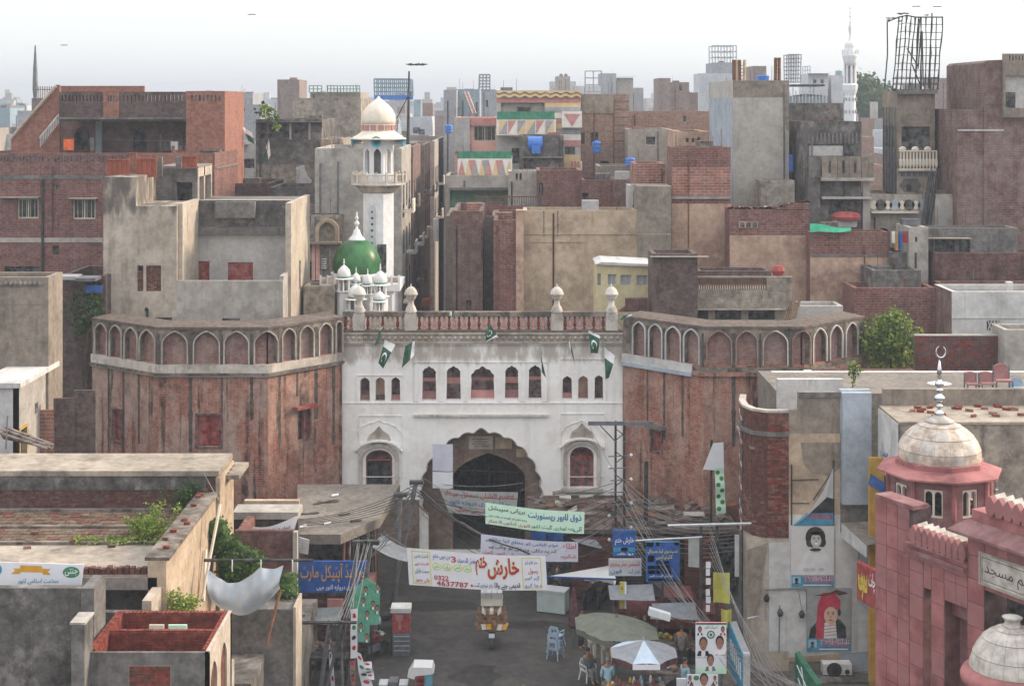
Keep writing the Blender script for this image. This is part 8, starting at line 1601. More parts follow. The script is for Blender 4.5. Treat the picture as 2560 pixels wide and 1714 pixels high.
for s in(-.33,.33):MB().box(lx_+s-.06,lx_+s+.06,62.44,62.56,.005,lz).build('post','metal_dark',lp)
for i in range(12):z=lz*(i+.5)/12;MB().tube((lx_-.33,62.5,z-.2),(lx_+.33,62.5,z+.2*(-1)**i),.03,4).build('lattice','rust',lp)
for i,y in enumerate((390,460,545,650,720,800)):MB().fbox(front(62.42),J.u(1305),J.v(y+62),J.u(1350-6*(i%2)),J.v(y),0,.012).build('bill','banner_white',lp)
MB().tube(P(*J(945,50),62.4),P(*J(1735,30),62.4),.06).build('crossbar','metal_pale',lp);MB().tube(P(*J(640,192),62.4),P(*J(1270,158),62.4),.04).build('crossbar','metal_pale',lp)
hung('bill_cloth','long grey printed sheet hanging on the lattice pole','sheet',J.u(1140),J.v(165),J.u(1270),J.v(440),62.8,'banner_dull',None,.03)
for i in range(2):hung('yellow_cloth',['upper yellow cloth behind the lattice pole','lower yellow cloth behind the lattice pole'][i],'cloth',*J.r(1375+75*i,490+350*i,1530+20*i,780+220*i),61.5,'sign_yellow',None,.1)
ph=T('flag_post','slim post with a white and green hanging banner before the right bastion','post',(X(F_.u(210),71),71,0));MB().tube((X(F_.u(205),71),71,0),P(*F_(215,1440),71),.06).build('post','metal_dark',ph)
q7=[P(*p,70.9)for p in(F_(225,1462),F_(295,1455),I(300,105),I(155,95))];cloth(lambda s,t:bil(*q7,s,t),4,5,'banner_white','white_sheet',ph);q8=[P(*I(a,b),70.8)for a,b in((238,85),(298,85),(312,390),(245,400))];st=cloth(lambda s,t:bil(*q8,s,t)+V((0,.06*math.sin(12*t),0)),3,10,'banner_mint','green_banner',ph)
for i in range(7):m=MB();m.plate(lambda s,t,c:bil(*q8,s,t)+V((0,.06*math.sin(12*t)-c,0)),oval(.3+.4*(i%2),.1+.13*i,.25,.05,8),(),0,c=.02);m.build('printed_leaf','ink_green',st)
def lpole(lab,pts,Y,r,mat='metal_grey'):
 rt=T('utility_pole',lab,'pole',(P(*pts[0],Y).x,Y,0),'steel poles left of the street');p=[P(*q,Y)for q in pts];p[0].z=.005;MB().path(p,r,7).build('post',mat,rt);MB().box(p[-1].x-.3,p[-1].x+.3,Y-.15,Y+.15,p[-1].z-.15,p[-1].z).build('bracket','metal_dark',rt);return rt
lpole('leaning grey pole left of the arch, tangled with wires',[H(330,760),H(520,170)],68,.1);lpole('upright grey pole just left of the leaning pole by the arch',[H(365,760),H(412,255)],67.5,.11);lpole('left pole of the pair crossing the blue golden sign',[K(470,900),K(680,190)],62,.07);lpole('right pole of the pair crossing the blue golden sign',[K(620,860),K(795,190)],62,.07)
tp2=T('pylon','steel tripod pylon with a crossbar at the bottom left of the street','pylon',(X(K.u(440),58),58,0))
for a,b,c,d in((290,1568,390,940),(340,1568,520,950),(520,1568,500,950),(300,1568,395,1050)):MB().tube(P(*K(a,b+120),58),P(*K(c,d),58),.06,5).build('leg','metal_grey',tp2)
MB().tube(P(*K(-20,968),58),P(*K(650,965),58),.07).build('crossbar','metal_dark',tp2)
for i in range(10):MB().path(sag(P(*K(380+R.uniform(0,200),950),58),P(*K(360+R.uniform(0,220),1120+R.uniform(0,200)),57.8),.2,6),.025,4).build('wire_bundle','cable_black',tp2)
W=[]
ph1,ph2=P(*E_(1700,1350),69.9),P(*E_(2110,1340),69.9);hub=V((ux,69.8,zc-2.6));lh=P(*H(500,205),67.9);kh=P(*K(720,180),62)
ri=random.Random(9)
for i in range(13):W.append((hub+V((ri.uniform(-.3,.6),0,-.42*i*.5)),P(*I(450+75*i,1640),56-.5*i),.5+.12*i,.017,'sagging cable from the crossarm pole down past the poster building','cable_grey'))
for i in range(10):W.append((hub+V((-.3,0,-.1-.25*i)),lh+V((ri.uniform(-.4,.4),0,ri.uniform(-.5,.3))),.7+.2*i,.025,'cable slung across the gate front between the poles','cable_black'))
for i in range(9):W.append((lh+V((ri.uniform(-.3,.3),0,-.25*i)),kh+V((ri.uniform(-.6,.6),0,ri.uniform(-.9,.3))),ri.uniform(.1,.9),ri.uniform(.014,.03),'cable from the leaning pole to the pole pair','cable_black'))
for i in range(6):W.append((lh+V((0,0,-.15*i)),P(*L(1240-30*i,600+14*i),66),.3,.025,'cable running left over the concrete canopy','cable_black'))
for i in range(8):W.append((kh+V((ri.uniform(-.3,.3),0,0)),P(*K(440+28*i,930+ri.uniform(-30,30)),58.2),ri.uniform(.05,.5),.018,'cable dropping from the pole pair to the tripod pylon','cable_grey'))
W+=[(P(*H(560,240),68),P(*H(1200,630),66),.4,.06,'thick black cable swooping behind the main banner','cable_black'),(P(*H(1200,630),66),P(*H(1900,560),69.8),.7,.06,'thick black cable rising to the crossarm pole','cable_black'),(P(*H(700,195),76.7),P(*H(1250,185),76.7),.15,.03,'wire strung inside the top of the arch','cable_grey'),(ph1,hub,.1,.02,'drop wire left of the crossarm','cable_grey'),(ph2,P(*E_(2200,1568),71),.1,.02,'drop wire right of the crossarm','cable_grey'),(P(*G(1385,110),58.4),P(*G(1490,300),57.5),.05,.025,'stay wire on the brick terrace wall','cable_grey')]
for i in range(11):W.append((hub+V((.3,0,-.3*i)),P(*I(120+60*i,430+15*i),62.4),.4,.017,'cable from the crossarm pole to the lattice pole','cable_grey'))
for i in range(6):W.append((V((lx_,62.4,lz-.3*i)),P(*J(1900+60*i,1640),55),.4,.016,'cable from the lattice pole to the bottom right','cable_grey'))
nth=['topmost','second','third','fourth','fifth','sixth','seventh','eighth','ninth','tenth','eleventh','twelfth','lowest'];seen_={}
for p,q,s,r,l,mt in W:
 k=seen_[l]=seen_.get(l,-1)+1;many=sum(w[4]==l for w in W);cable(p,q,s,r*.62,l if many==1 else nth[k]+' '+l+', counting downwards',mt,None if many==1 else 'overhead cables')
ll=T('street_lamp','white street lamp head on a thin arm above the truck','street lamp',tuple(P(*J(1210,975),61)));a_,b_=P(*J(965,915),61),P(*J(765,855),61);MB().tube(P(*J(1320,1010),62.3),a_,.035,6).build('arm','rust',ll);dd=(b_-a_);MB().obox((a_+b_)/2,dd/2,(0,.16,0),(.03,0,.13)).build('lamp_head','lamp_white',ll);MB().tube((a_+b_)/2+V((-.35,0,-.1)),(a_+b_)/2+V((.25,0,-.14)),.1,8).build('lens','sign_grey',ll)
# ---------------------------------------------------------------- street life
def person(lab,x,y,h,rot,pose,top,legs,hairm='hair',z=0.0):
 """One continuous skinned body; robe or shirt, trousers and hair are its children."""
 rt=T('person',lab,'person',(x,y,z),'people in the street');k=h/1.72;hp=.5 if pose=='sit' else .92;c,s=math.cos(rot),math.sin(rot)
 def pt(a,b,d):return(x+(a*c-b*s)*k,y+(a*s+b*c)*k,z+d*k)
 def skin(name,vs,ed,mat,par):
  me=bpy.data.meshes.new(name);me.from_pydata([pt(*v[:3])for v in vs],ed,[]);o=link(name,me,mat,par);o.modifiers.new('skin','SKIN');me.skin_vertices.new()if not me.skin_vertices else None
  for i,v in enumerate(vs):me.skin_vertices[0].data[i].radius=(v[3]*k,v[3]*k)
  me.skin_vertices[0].data[0].use_root=True;o.modifiers.new('sub','SUBSURF').levels=1;return o
 t=hp+.02;fw=-.18 if pose=='sit' else 0;ax,hy=(.2,-.22)if pose=='sit' else(.24,-.1)
 vs=[(0,0,t,.13),(0,-.01,t+.25,.14),(0,0,t+.46,.12),(0,0,t+.54,.05),(0,-.02,t+.62,.085),(0,-.015,t+.72,.08),(.19,0,t+.43,.055),(ax,-.03,t+.16,.042),(ax-.02,hy,t-.06,.032),(ax-.02,hy-.04,t-.14,.03),(-.19,0,t+.43,.055),(-ax,-.03,t+.16,.042),(-ax+.02,hy,t-.06,.032),(-ax+.02,hy-.04,t-.14,.03)]
 ed=[(0,1),(1,2),(2,3),(3,4),(4,5),(2,6),(6,7),(7,8),(8,9),(2,10),(10,11),(11,12),(12,13)]
 for sg in(1,-1):
  n=len(vs);L_=[(.09*sg,0,t-.06,.085)]+([(.11*sg,-.42,t-.04,.07),(.11*sg,-.44,.08,.05)]if pose=='sit' else[(.1*sg,-.01+.1*sg*(pose=='walk'),.48,.065),(.11*sg,.02+.12*sg*(pose=='walk'),.08,.045)])+[(.12*sg,(-.58 if pose=='sit' else-.12)+.1*sg*(pose=='walk'),.035,.035)]
  vs+=L_;ed+=[(0,n),(n,n+1),(n+1,n+2),(n+2,n+3)]
 b=skin('body',vs,ed,'skin',rt)
 sl=skin('shirt',[(0,0,t-.3 if pose!='sit' else t-.05,.2),(0,-.01,t+.2,.17),(0,0,t+.46,.14),(.2,0,t+.42,.075),(ax+.01,-.03,t+.16,.065),(ax-.01,hy*.8,t-.02,.055),(-.2,0,t+.42,.075),(-ax-.01,-.03,t+.16,.065),(-ax+.01,hy*.8,t-.02,.055)],[(0,1),(1,2),(2,3),(3,4),(4,5),(2,6),(6,7),(7,8)],top,b)
 v2,e2=[(0,0,t-.02,.14)],[]
 for sg in(1,-1):
  n=len(v2);v2+=([(.1*sg,-.02,t-.05,.1),(.11*sg,-.42,t-.03,.09),(.11*sg,-.43,.12,.07)]if pose=='sit' else[(.09*sg,0,t-.1,.1),(.1*sg,-.01+.1*sg*(pose=='walk'),.48,.085),(.11*sg,.02+.12*sg*(pose=='walk'),.12,.07)]);e2+=[(0,n),(n,n+1),(n+1,n+2)]
 skin('trousers',v2,e2,legs,b);hc_=pt(0,.015,t+.735);MB().ball(hc_,.098*k,10,1,1.1,.85).build('hair',hairm,b,True);nz=pt(0,-.11,t+.67);MB().ball(nz,.018*k,6).build('nose','skin',b);[MB().ball(pt(.035*e,-.095,t+.7),.012*k,6).build('eye','ink_black',b)for e in(-1,1)]
 return rt
def gp(c,Y):return X(c[0],Y),Y
def umbrella(lab,u,Y,zt,r,zr,n,mats,tilt=0,val=None,square=False):
 x=X(u,Y);rt=T('parasol',lab,'parasol',(x,Y,0),'vendor parasols');MB().tube((x,Y,.005),(x,Y,zt),.03).build('pole','metal_grey',rt);ap=V((x,Y,zt));rim=[V((x+r*math.cos(2*math.pi*(i+.5)/n),Y+r*math.sin(2*math.pi*(i+.5)/n),zr-tilt*math.cos(2*math.pi*(i+.5)/n)))for i in range(n)]
 for i in range(n):
  a,b=rim[i],rim[(i+1)%n];m=MB();mid=lambda s,t:(ap.lerp(a,t)).lerp(ap.lerp(b,t),s)-V((0,0,.12*t*(1-t)+.07*math.sin(math.pi*s)*-t*.6))
  for j in range(4):
   for k_ in range(3):m.poly(mid(k_/3,j/4),mid((k_+1)/3,j/4),mid((k_+1)/3,(j+1)/4),mid(k_/3,(j+1)/4))
  m.build('canopy_panel',mats[i%len(mats)],rt)
  m=MB();m.poly(a,b,b-V((0,0,.2)),a-V((0,0,.2)));m.build('valance',val[i%len(val)]if val else mats[0],rt);MB().tube(ap-V((0,0,.05)),a-V((0,0,.03)),.012,4).build('rib','metal_grey',rt)
 MB().lathe(ap,[(.07,-.02),(.05,.05),(.015,.12)],8).build('cap',mats[0],rt);return rt
umbrella('large faded green parasol tilted over the vendors',1541,60.5,2.72,1.75,2.25,8,['umbrella_green'],.22)
umbrella('grey and white patchwork parasol with printed valance at the bottom',J.u(715),57.4,2.9,1.32,2.4,8,['umbrella_grey','umbrella_grey','umbrella_pale'],0,['umbrella_maroon','banner_white','umbrella_maroon','ink_gold'])
fu=T('closed_parasol','closed maroon parasol standing beside the vendors','parasol',(X(H.u(1590),64.5),64.5,0));MB().tube((X(H.u(1590),64.5),64.5,0),(X(H.u(1590),64.5),64.5,2.6),.03).build('pole','metal_grey',fu);MB().lathe((X(H.u(1590),64.5),64.5,.9),[(.16,0),(.24,.15),(.2,.8),(.08,1.6)],8).build('folded_canopy','umbrella_maroon',fu)
def pchair(lab,x,y,rot,mat):
 rt=T('plastic_chair',lab,'chair',(x,y,0),'plastic chairs');o=V((x,y,0));a,b=V((math.cos(rot),math.sin(rot),0)),V((-math.sin(rot),math.cos(rot),0));f=plane(o+b*.22,a,(0,0,1),-b)
 MB().obox(o+V((0,0,.43)),a*.23,b*.23,(0,0,.02)).build('seat',mat,rt);m=MB();m.plate(f,[(-.22,.42),(.22,.42),(.25,.7),(.17,.86),(-.17,.86),(-.25,.7)],[[(-.12,.52),(.12,.52),(.12,.74),(-.12,.74)]],.03,back=True);m.build('backrest',mat,rt)
 for s in(-1,1):
  for t in(-1,1):MB().tube(o+a*.27*s+b*.26*t+V((0,0,.005)),o+a*.2*s+b*.2*t+V((0,0,.42)),.03,6).build('leg',mat,rt)
  MB().tube(o+a*.25*s+b*.22+V((0,0,.66)),o+a*.25*s-b*.2+V((0,0,.64)),.025,6).tube(o+a*.25*s-b*.2+V((0,0,.64)),o+a*.23*s-b*.2+V((0,0,.42)),.025,6).build('armrest',mat,rt)
 return rt
c_=pchair('blue grey plastic chair at the bottom of its stack in the road',X(H.u(1465),63.4),63.4,2.6,'plastic_blue');dup(c_,c_.location+V((0,.02,.28)),'blue grey plastic chair in the middle of its stack');dup(c_,c_.location+V((.05,-.05,.55)),'blue grey plastic chair on top of its stack')
pchair('white plastic chair holding the seated man in grey',X(J.u(190),61),61,.6,'plastic_white')
person('person standing in a long cream robe under the green parasol edge',X(J.u(228),63.1),63.1,1.8,2.6,'stand','robe_cream','robe_cream','shirt_white');person('person in cream clothes half hidden behind the green parasol',X(J.u(352),62.4),62.4,1.7,3.0,'stand','robe_cream','robe_cream');person('person in grey sitting on the white plastic chair',X(J.u(190),61),61,1.7,.6,'sit','shirt_grey','shirt_grey')
person('person in pale blue shirt standing at the vendor stall',X(J.u(375),59),59,1.62,3.3,'stand','shirt_blue','trousers_dark','shirt_grey');person('person in dark clothes standing in the shade behind the chairs',X(J.u(125),64.6),64.6,1.7,1.0,'stand','trousers_dark','trousers_dark');person('person in light blue shirt beside the white election poster',X(J.u(1108),58.8),58.8,1.7,2.0,'stand','shirt_blue','trousers_dark');person('person in white shirt at the bottom edge of the street',X(J.u(950),57.2),57.2,1.7,2.4,'sit','shirt_white','trousers_dark');person('person with dark hair at the bottom edge below the election posters',X(J.u(1590),56.4),56.4,1.6,1.2,'stand','shirt_grey','trousers_dark')
vs_=T('vendor_stall','crowded vendor stall with a blue drum under the patchwork parasol','stall',(X(J.u(600),58.2),58.2,0));xv=X(J.u(600),58.2)
MB().box(xv-1.1,xv+1.3,58,58.9,.7,.78).build('counter','wood_brown',vs_);MB().box(xv-1.0,xv+1.2,58.05,58.85,.02,.69).build('cabinet','metal_dark',vs_);MB().lathe((xv-.8,57.6,0),[(.27,0),(.28,.3),(.26,.32),(.28,.6),(.25,.85)],14).build('drum','sign_blue',vs_)
for i in range(22):MB().lathe((xv+R.uniform(-1,1.2),R.uniform(58.05,58.8),.782),[(.05,0),(.06,.1),(.03,R.uniform(.14,.3))],8).build('jar',R.choice(['shirt_blue','ink_gold','sign_red','shirt_white','umbrella_green','carton','metal_dark']),vs_)
MB().lathe((xv+.1,57.5,0),[(.2,0),(.34,.1),(.36,.3),(.1,.45)],12).build('pot','metal_grey',vs_)
# loaded motorcycle cart
MY_=64.6;mx_=X(H.u(1033),MY_);mc=T('loaded_motorbike','motorbike piled high with brown and pale cartons riding up the street','motorbike',(mx_,MY_,0))
for dy in(-.1,1.15):MB().tube((mx_-.06,MY_+dy,.3),(mx_+.06,MY_+dy,.3),.3,16).build('wheel','tyre',mc)
MB().obox((mx_,MY_+.55,.62),(.14,0,0),(0,.6,0),(0,0,.16)).build('frame','metal_dark',mc);MB().box(mx_-.12,mx_+.12,MY_-.35,MY_-.3,.55,.72).build('number_plate','shirt_white',mc);MB().box(mx_-.55,mx_+.55,MY_-.25,MY_+.6,.78,.84).build('rack','wood_brown',mc)
for r_ in range(3):
 for i in range(6):a=-.5+.2*i;MB().obox((mx_+a*(1.1-.08*r_),MY_-.05-.1*(r_==0),.98+.23*r_),(.098,R.uniform(-.03,.03),0),(0,.2,R.uniform(-.04,.04)),(.02*(i-2.5),0,.11)).build('carton',['carton','carton_pale','ink_gold'][(i+r_)%3]if r_==0 else 'carton',mc)
for i in range(7):MB().obox((mx_-.5+.165*i,MY_-.1,1.62),(.08,.02,.03*(i-3)),(0,.22,0),(0,0,.08)).build('carton',['carton','carton_pale'][i%2],mc)
MB().box(mx_-.46,mx_+.46,MY_,MY_+.5,1.78,2.1).build('carton_stack','carton_pale',mc)
for i in range(4):MB().box(mx_-.46+.23*i,mx_-.25+.23*i,MY_-.05,MY_+.45,2.102,2.34).build('carton','plaster_white',mc)
# ice cabinets and racks, left kerb
ic=T('ice_cabinet','red cabinet with a pale glass emblem and white top on a metal base','cabinet',(X(K.u(1068),63.7),63.7,0));f=front(63.7)
MB().fbox(f,K.u(990),K.v(1280),K.u(1155),K.v(1065),-.6,0).build('base','metal_grey',ic);bd=MB().fbox(f,K.u(985),K.v(1062),K.u(1150),K.v(875),-.6,0).build('body','sign_red',ic);MB().fbox(f,K.u(972),K.v(873),K.u(1162),K.v(832),-.75,.06).build('top','plaster_white',ic);flat(f,K.l(1015,890,1098,890,1085,940,1065,960,1072,1035,1045,1035,1050,960,1028,940),'chair_pink',bd,'emblem',.006)
for i in range(4):MB().fbox(f,K.u(1000),K.v(1100+45*i),K.u(1150),K.v(1092+45*i),.003,.02).build('ridge','metal_pale',ic)
rk=T('steel_rack','empty dark steel rack left of the red cabinet','rack',(X(K.u(920),64),64,0));f=front(64)
for y in(900,1025,1160,1270):MB().fbox(f,K.u(850),K.v(y+8),K.u(988),K.v(y),-.5,0).build('shelf','metal_dark',rk)
for a in(852,980):MB().fbox(f,K.u(a),K.v(1290),K.u(a+8),K.v(880),-.05,.05).build('upright','metal_dark',rk)
i2=T('ice_cabinet','red and blue drinks cabinet draped in white cloth at the bottom','cabinet',(X(K.u(1270),59.3),59.3,0));f=front(59.3);MB().fbox(f,K.u(1205),K.v(1720),K.u(1290),K.v(1460),-.7,0).build('body','sign_red',i2);MB().fbox(f,K.u(1292),K.v(1720),K.u(1362),K.v(1445),-.7,-.004).build('side_panel','horn_blue',i2)
m=MB();m.plate(f,K.l(1130,1480,1185,1385,1365,1390,1382,1440,1360,1452,1205,1470,1195,1500),(),.85,c=.05,back=True);m.build('white_cloth','cloth_white',i2)
for i in range(3):MB().fbox(f,K.u(1215),K.v(1530+50*i),K.u(1282),K.v(1500+50*i),.003,.015).build('stripe','umbrella_maroon',i2)
gpst=T('street_poster','tall green campaign poster with small portraits beside the pole pair','poster',(X(K.u(740),61.5),61.5,0));f=front(61.5);m=MB();m.plate(f,K.l(560,800,640,640,740,545,830,600,872,640,862,985,770,990,770,1150,665,1150,660,840),(),.03,back=True);gb_=m.build('sheet','sign_green',gpst);SPEC['poster_green']=(mk_plain,dict(base='#4f9a80',rough=.7,vary=.15));gb_.data.materials[0]=M('poster_green')
for a,b in((735,655),(848,632),(715,760),(805,790),(845,830),(750,885),(690,1000),(745,1100)):face(gb_,f,K.u(a),K.v(b),6,8,.006,coat='ink_green')
MB().tube(P(*K(790,1000),61.6),V((P(*K(790,1000),61.6).x,61.6,.005)),.04).build('post','metal_dark',gpst)
for i,(c,mt,l)in enumerate((((595,840,660,840,655,1290,590,1310),'banner_white','white bunting strip hanging beside the green poster'),((380,1090,400,1090,450,1600,405,1600),'banner_lilac','narrow white bunting strip on the tripod pylon'),((640,1240,690,1270,820,1600,700,1600),'banner_white','twisted white and green bunting near the bottom edge'),((580,1330,640,1330,640,1560,600,1560),'chair_pink','small portrait flag at the bottom left of the street'),((700,1340,790,1340,820,1500,740,1500),'banner_white','white portrait flag at the bottom left of the street'))):
 q=[P(*K(c[k],c[k+1]),60)for k in range(0,8,2)];o=cloth(lambda s,t:bil(*q,s,t)+V((0,.08*math.sin(9*t+2*s),0)),3,10,mt,'bunting');tag(o,l,'bunting','bunting by the pylon')
 for k in range(4):m=MB();m.plate(lambda s,t,cc:bil(*q,s,t)+V((0,.08*math.sin(9*t+2*s)-cc,0)),oval(.5,.14+.22*k,.3,.05,8),(),0,c=.02);m.build('print_dot',['ink_red','ink_green','ink_black'][k%3],o)
tb_=T('wooden_bench','dark wooden stall frame below the tripod pylon','bench',(X(K.u(350),60.5),60.5,0));f=front(60.5);MB().fbox(f,K.u(140),K.v(1325),K.u(560),K.v(1302),-.7,0).build('table_top','metal_dark',tb_);MB().fbox(f,K.u(140),K.v(1430),K.u(560),K.v(1415),-.6,-.1).build('shelf','metal_dark',tb_)
for a in(148,540):
 for c in(0,-.62):MB().fbox(f,K.u(a),K.v(1640),K.u(a+12),K.v(1325),c-.06,c).build('leg','metal_dark',tb_)
gt2=T('street_grate','low grey crates beside the draped drinks cabinet','crate',(X(K.u(1000),59.6),59.6,0));[MB().box(X(K.u(860+95*i),59.6),X(K.u(945+95*i),59.6),59.5,60.1,.003,.4+.1*(i%2)).build('crate','metal_grey' if i%2 else 'sign_grey',gt2)for i in range(3)]
lt_m=MB()
for i in range(36):x,y=R.uniform(X(900,66),X(1440,66)),R.uniform(59.5,75);lt_m.obox((x,y,.014),(R.uniform(.02,.07),.02,0),(-.02,R.uniform(.02,.07),0),(0,0,.006))
kind(lt_m.build('litter','roof_brick'),'stuff')
def motorbike(lab,x,y,rot,mat):
 rt=T('motorbike',lab,'motorbike',(x,y,0),'parked motorbikes');a=V((math.cos(rot),math.sin(rot),0));n=V((-a.y,a.x,0));o=V((x,y,0));up=V((0,0,1))
 for s in(-.62,.62):MB().tube(o+a*s+up*.3-n*.05,o+a*s+up*.3+n*.05,.3,14).build('wheel','tyre',rt)
 MB().obox(o+up*.45,a*.35,n*.11,up*.16).build('engine','metal_grey',rt);MB().obox(o+a*.18+up*.78,a*.24,n*.13,up*.11).build('fuel_tank',mat,rt);MB().obox(o-a*.32+up*.8,a*.36,n*.13,up*.06).build('seat','metal_dark',rt)
 MB().tube(o+a*.62+up*.3,o+a*.42+up*1.0,.035,6).tube(o+a*.42+up*1.0-n*.34,o+a*.42+up*1.0+n*.34,.022,6).build('fork','metal_pale',rt);MB().ball(o+a*.56+up*.88,.1,8).build('headlight','lamp_white',rt);MB().tube(o-a*.62+up*.3,o-a*.2+up*.72,.04,5).build('frame','metal_dark',rt)
for l,p,yy,r_,m_ in(('red tanked motorbike parked before the brown shutters',H(1690,0),70.1,1.2,'car_red'),('black motorbike parked beside the red tanked one',H(1780,0),70.2,1.3,'metal_dark'),('blue tanked motorbike in the shade right of the pickup',J(1180,0),66.0,1.9,'sign_blue'),('dark motorbike parked under the left canopy edge',K(905,0),66.2,.5,'metal_dark'),('red tanked motorbike left of the steel rack',K(800,0),63.4,.9,'car_red')):motorbike(l,X(p[0],yy),yy,r_,m_)
def cart(lab,u,Y,w,top,goods,cover=None):
 x=X(u,Y);rt=T('vendor_cart',lab,'cart',(x,Y,0),'vendor carts');MB().box(x-w/2,x+w/2,Y-.5,Y+.5,.72,.82).build('tray',top,rt)
 for s in(-1,1):MB().tube((x+s*w*.38,Y-.52,.3),(x+s*w*.38,Y-.46,.3),.3,14).build('wheel','tyre',rt);MB().box(x+s*w*.46-.03,x+s*w*.46+.03,Y+.4,Y+.46,.005,.719 if not cover else 2.1).build('post','wood_brown',rt)
 for i in range(14):MB().ball((x+R.uniform(-.45,.45)*w,Y+R.uniform(-.4,.4),.82+R.uniform(.05,.16)),R.uniform(.07,.13),7).build('goods',R.choice(goods),rt)
 if cover:q=[V((x-w*.6,Y+.6,2.15)),V((x+w*.6,Y+.6,2.2)),V((x+w*.6,Y-.7,1.9)),V((x-w*.6,Y-.7,1.95))];cloth(lambda s,t:bil(*q,s,t)-V((0,0,.12*math.sin(3.14*s)*math.sin(3.14*t))),6,5,cover,'cover',rt)
for a in((J.u(1010),63.2,1.5,'wood_brown',['ink_gold','leaf','sign_red'],'awning_grey','vendor cart of fruit under a grey cover near the lattice pole'),(J.u(880),60.0,1.3,'wood_brown',['carton','metal_grey','shirt_white'],None,'uncovered vendor cart right of the patchwork parasol'),(J.u(600),65.6,1.6,'metal_dark',['carton','brick_clay_dark','shirt_grey'],'umbrella_grey','vendor cart under a grey cloth cover behind the big parasol'),(K.u(300),62.6,1.5,'wood_brown',['carton','shirt_grey','umbrella_maroon'],'shirt_grey','vendor cart with a dark cloth cover left of the pole pair')):cart(a[6],*a[:6])
person('person in dark clothes walking past the brown shutters',X(H.u(1480),71),71.0,1.7,1.4,'walk','shirt_grey','trousers_dark');person('person in white walking by the left shop front',X(K.u(840),65),65.0,1.7,2.0,'walk','shirt_white','shirt_white');person('person in brown standing at the fruit cart',X(J.u(1075),62.4),62.4,1.7,2.9,'stand','wood_brown','trousers_dark')
for k,(u,Y,w,d)in enumerate(((1090,70,2.6,.9),(1330,67.5,1.8,.7),(1190,61.5,1.2,1.6),(1010,65,.8,1.2))):
 rr=random.Random(k);x=X(u,Y);m=MB();m.poly(*[(x+w*math.cos(i*.4189)*rr.uniform(.6,1),Y+d*math.sin(i*.4189)*rr.uniform(.6,1),.009)for i in range(15)]);kind(m.build('road_stain','road_dark'),'structure')
# ---------------------------------------------------------------- hazy skyline: named landmarks
R=random.Random(5)
def far(lab,r,Y,mat,Dp=8,wins=(),**kw):return building('far_building',lab,r,Y,Dp,mat,par=.4,wins=wins,**kw)
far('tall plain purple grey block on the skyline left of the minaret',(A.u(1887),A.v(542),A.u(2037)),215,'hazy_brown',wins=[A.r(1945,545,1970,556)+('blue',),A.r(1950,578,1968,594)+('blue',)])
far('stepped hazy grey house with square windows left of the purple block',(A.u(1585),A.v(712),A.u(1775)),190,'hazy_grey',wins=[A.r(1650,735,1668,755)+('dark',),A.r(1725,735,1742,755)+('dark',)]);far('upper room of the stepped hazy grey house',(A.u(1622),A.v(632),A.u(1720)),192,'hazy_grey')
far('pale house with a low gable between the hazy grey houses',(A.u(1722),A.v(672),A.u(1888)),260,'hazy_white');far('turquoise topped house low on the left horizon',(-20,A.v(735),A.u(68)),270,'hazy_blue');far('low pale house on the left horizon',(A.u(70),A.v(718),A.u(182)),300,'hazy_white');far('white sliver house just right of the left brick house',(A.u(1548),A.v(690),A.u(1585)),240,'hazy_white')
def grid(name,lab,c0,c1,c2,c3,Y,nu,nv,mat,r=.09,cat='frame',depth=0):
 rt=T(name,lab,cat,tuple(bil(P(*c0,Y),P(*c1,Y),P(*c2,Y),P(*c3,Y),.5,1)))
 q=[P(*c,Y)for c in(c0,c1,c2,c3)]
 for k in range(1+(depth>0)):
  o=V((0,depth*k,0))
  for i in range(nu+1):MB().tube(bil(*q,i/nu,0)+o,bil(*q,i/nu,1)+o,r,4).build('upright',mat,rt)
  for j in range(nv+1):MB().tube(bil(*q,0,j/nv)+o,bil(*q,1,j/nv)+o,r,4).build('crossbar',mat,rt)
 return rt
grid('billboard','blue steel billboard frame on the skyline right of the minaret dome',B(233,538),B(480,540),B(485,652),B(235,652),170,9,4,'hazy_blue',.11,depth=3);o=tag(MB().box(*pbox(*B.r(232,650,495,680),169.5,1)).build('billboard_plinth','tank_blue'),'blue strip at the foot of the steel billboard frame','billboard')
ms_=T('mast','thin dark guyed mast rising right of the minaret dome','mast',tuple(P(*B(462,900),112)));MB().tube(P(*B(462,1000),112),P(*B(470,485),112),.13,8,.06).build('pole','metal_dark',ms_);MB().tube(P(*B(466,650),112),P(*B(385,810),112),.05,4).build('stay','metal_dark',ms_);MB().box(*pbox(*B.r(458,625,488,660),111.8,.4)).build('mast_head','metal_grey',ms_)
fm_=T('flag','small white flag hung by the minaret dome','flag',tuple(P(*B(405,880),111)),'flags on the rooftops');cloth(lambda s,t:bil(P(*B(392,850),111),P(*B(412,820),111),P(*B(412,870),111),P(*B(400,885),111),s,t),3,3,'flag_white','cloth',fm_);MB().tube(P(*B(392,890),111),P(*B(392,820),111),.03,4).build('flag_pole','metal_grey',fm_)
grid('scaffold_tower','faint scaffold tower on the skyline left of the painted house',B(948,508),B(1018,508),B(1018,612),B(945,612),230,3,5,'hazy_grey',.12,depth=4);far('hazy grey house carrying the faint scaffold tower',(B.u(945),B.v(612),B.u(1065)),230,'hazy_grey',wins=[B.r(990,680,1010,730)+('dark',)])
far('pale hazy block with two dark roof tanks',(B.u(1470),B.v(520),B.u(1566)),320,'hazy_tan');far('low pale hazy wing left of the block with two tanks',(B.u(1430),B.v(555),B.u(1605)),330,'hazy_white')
for a,l in((1505,'left of the two dark tanks on the pale hazy block'),(1538,'right of the two dark tanks on the pale hazy block')):tank(l,B.u(a),B.v(503),B.v(521),9,322,mat='metal_grey')
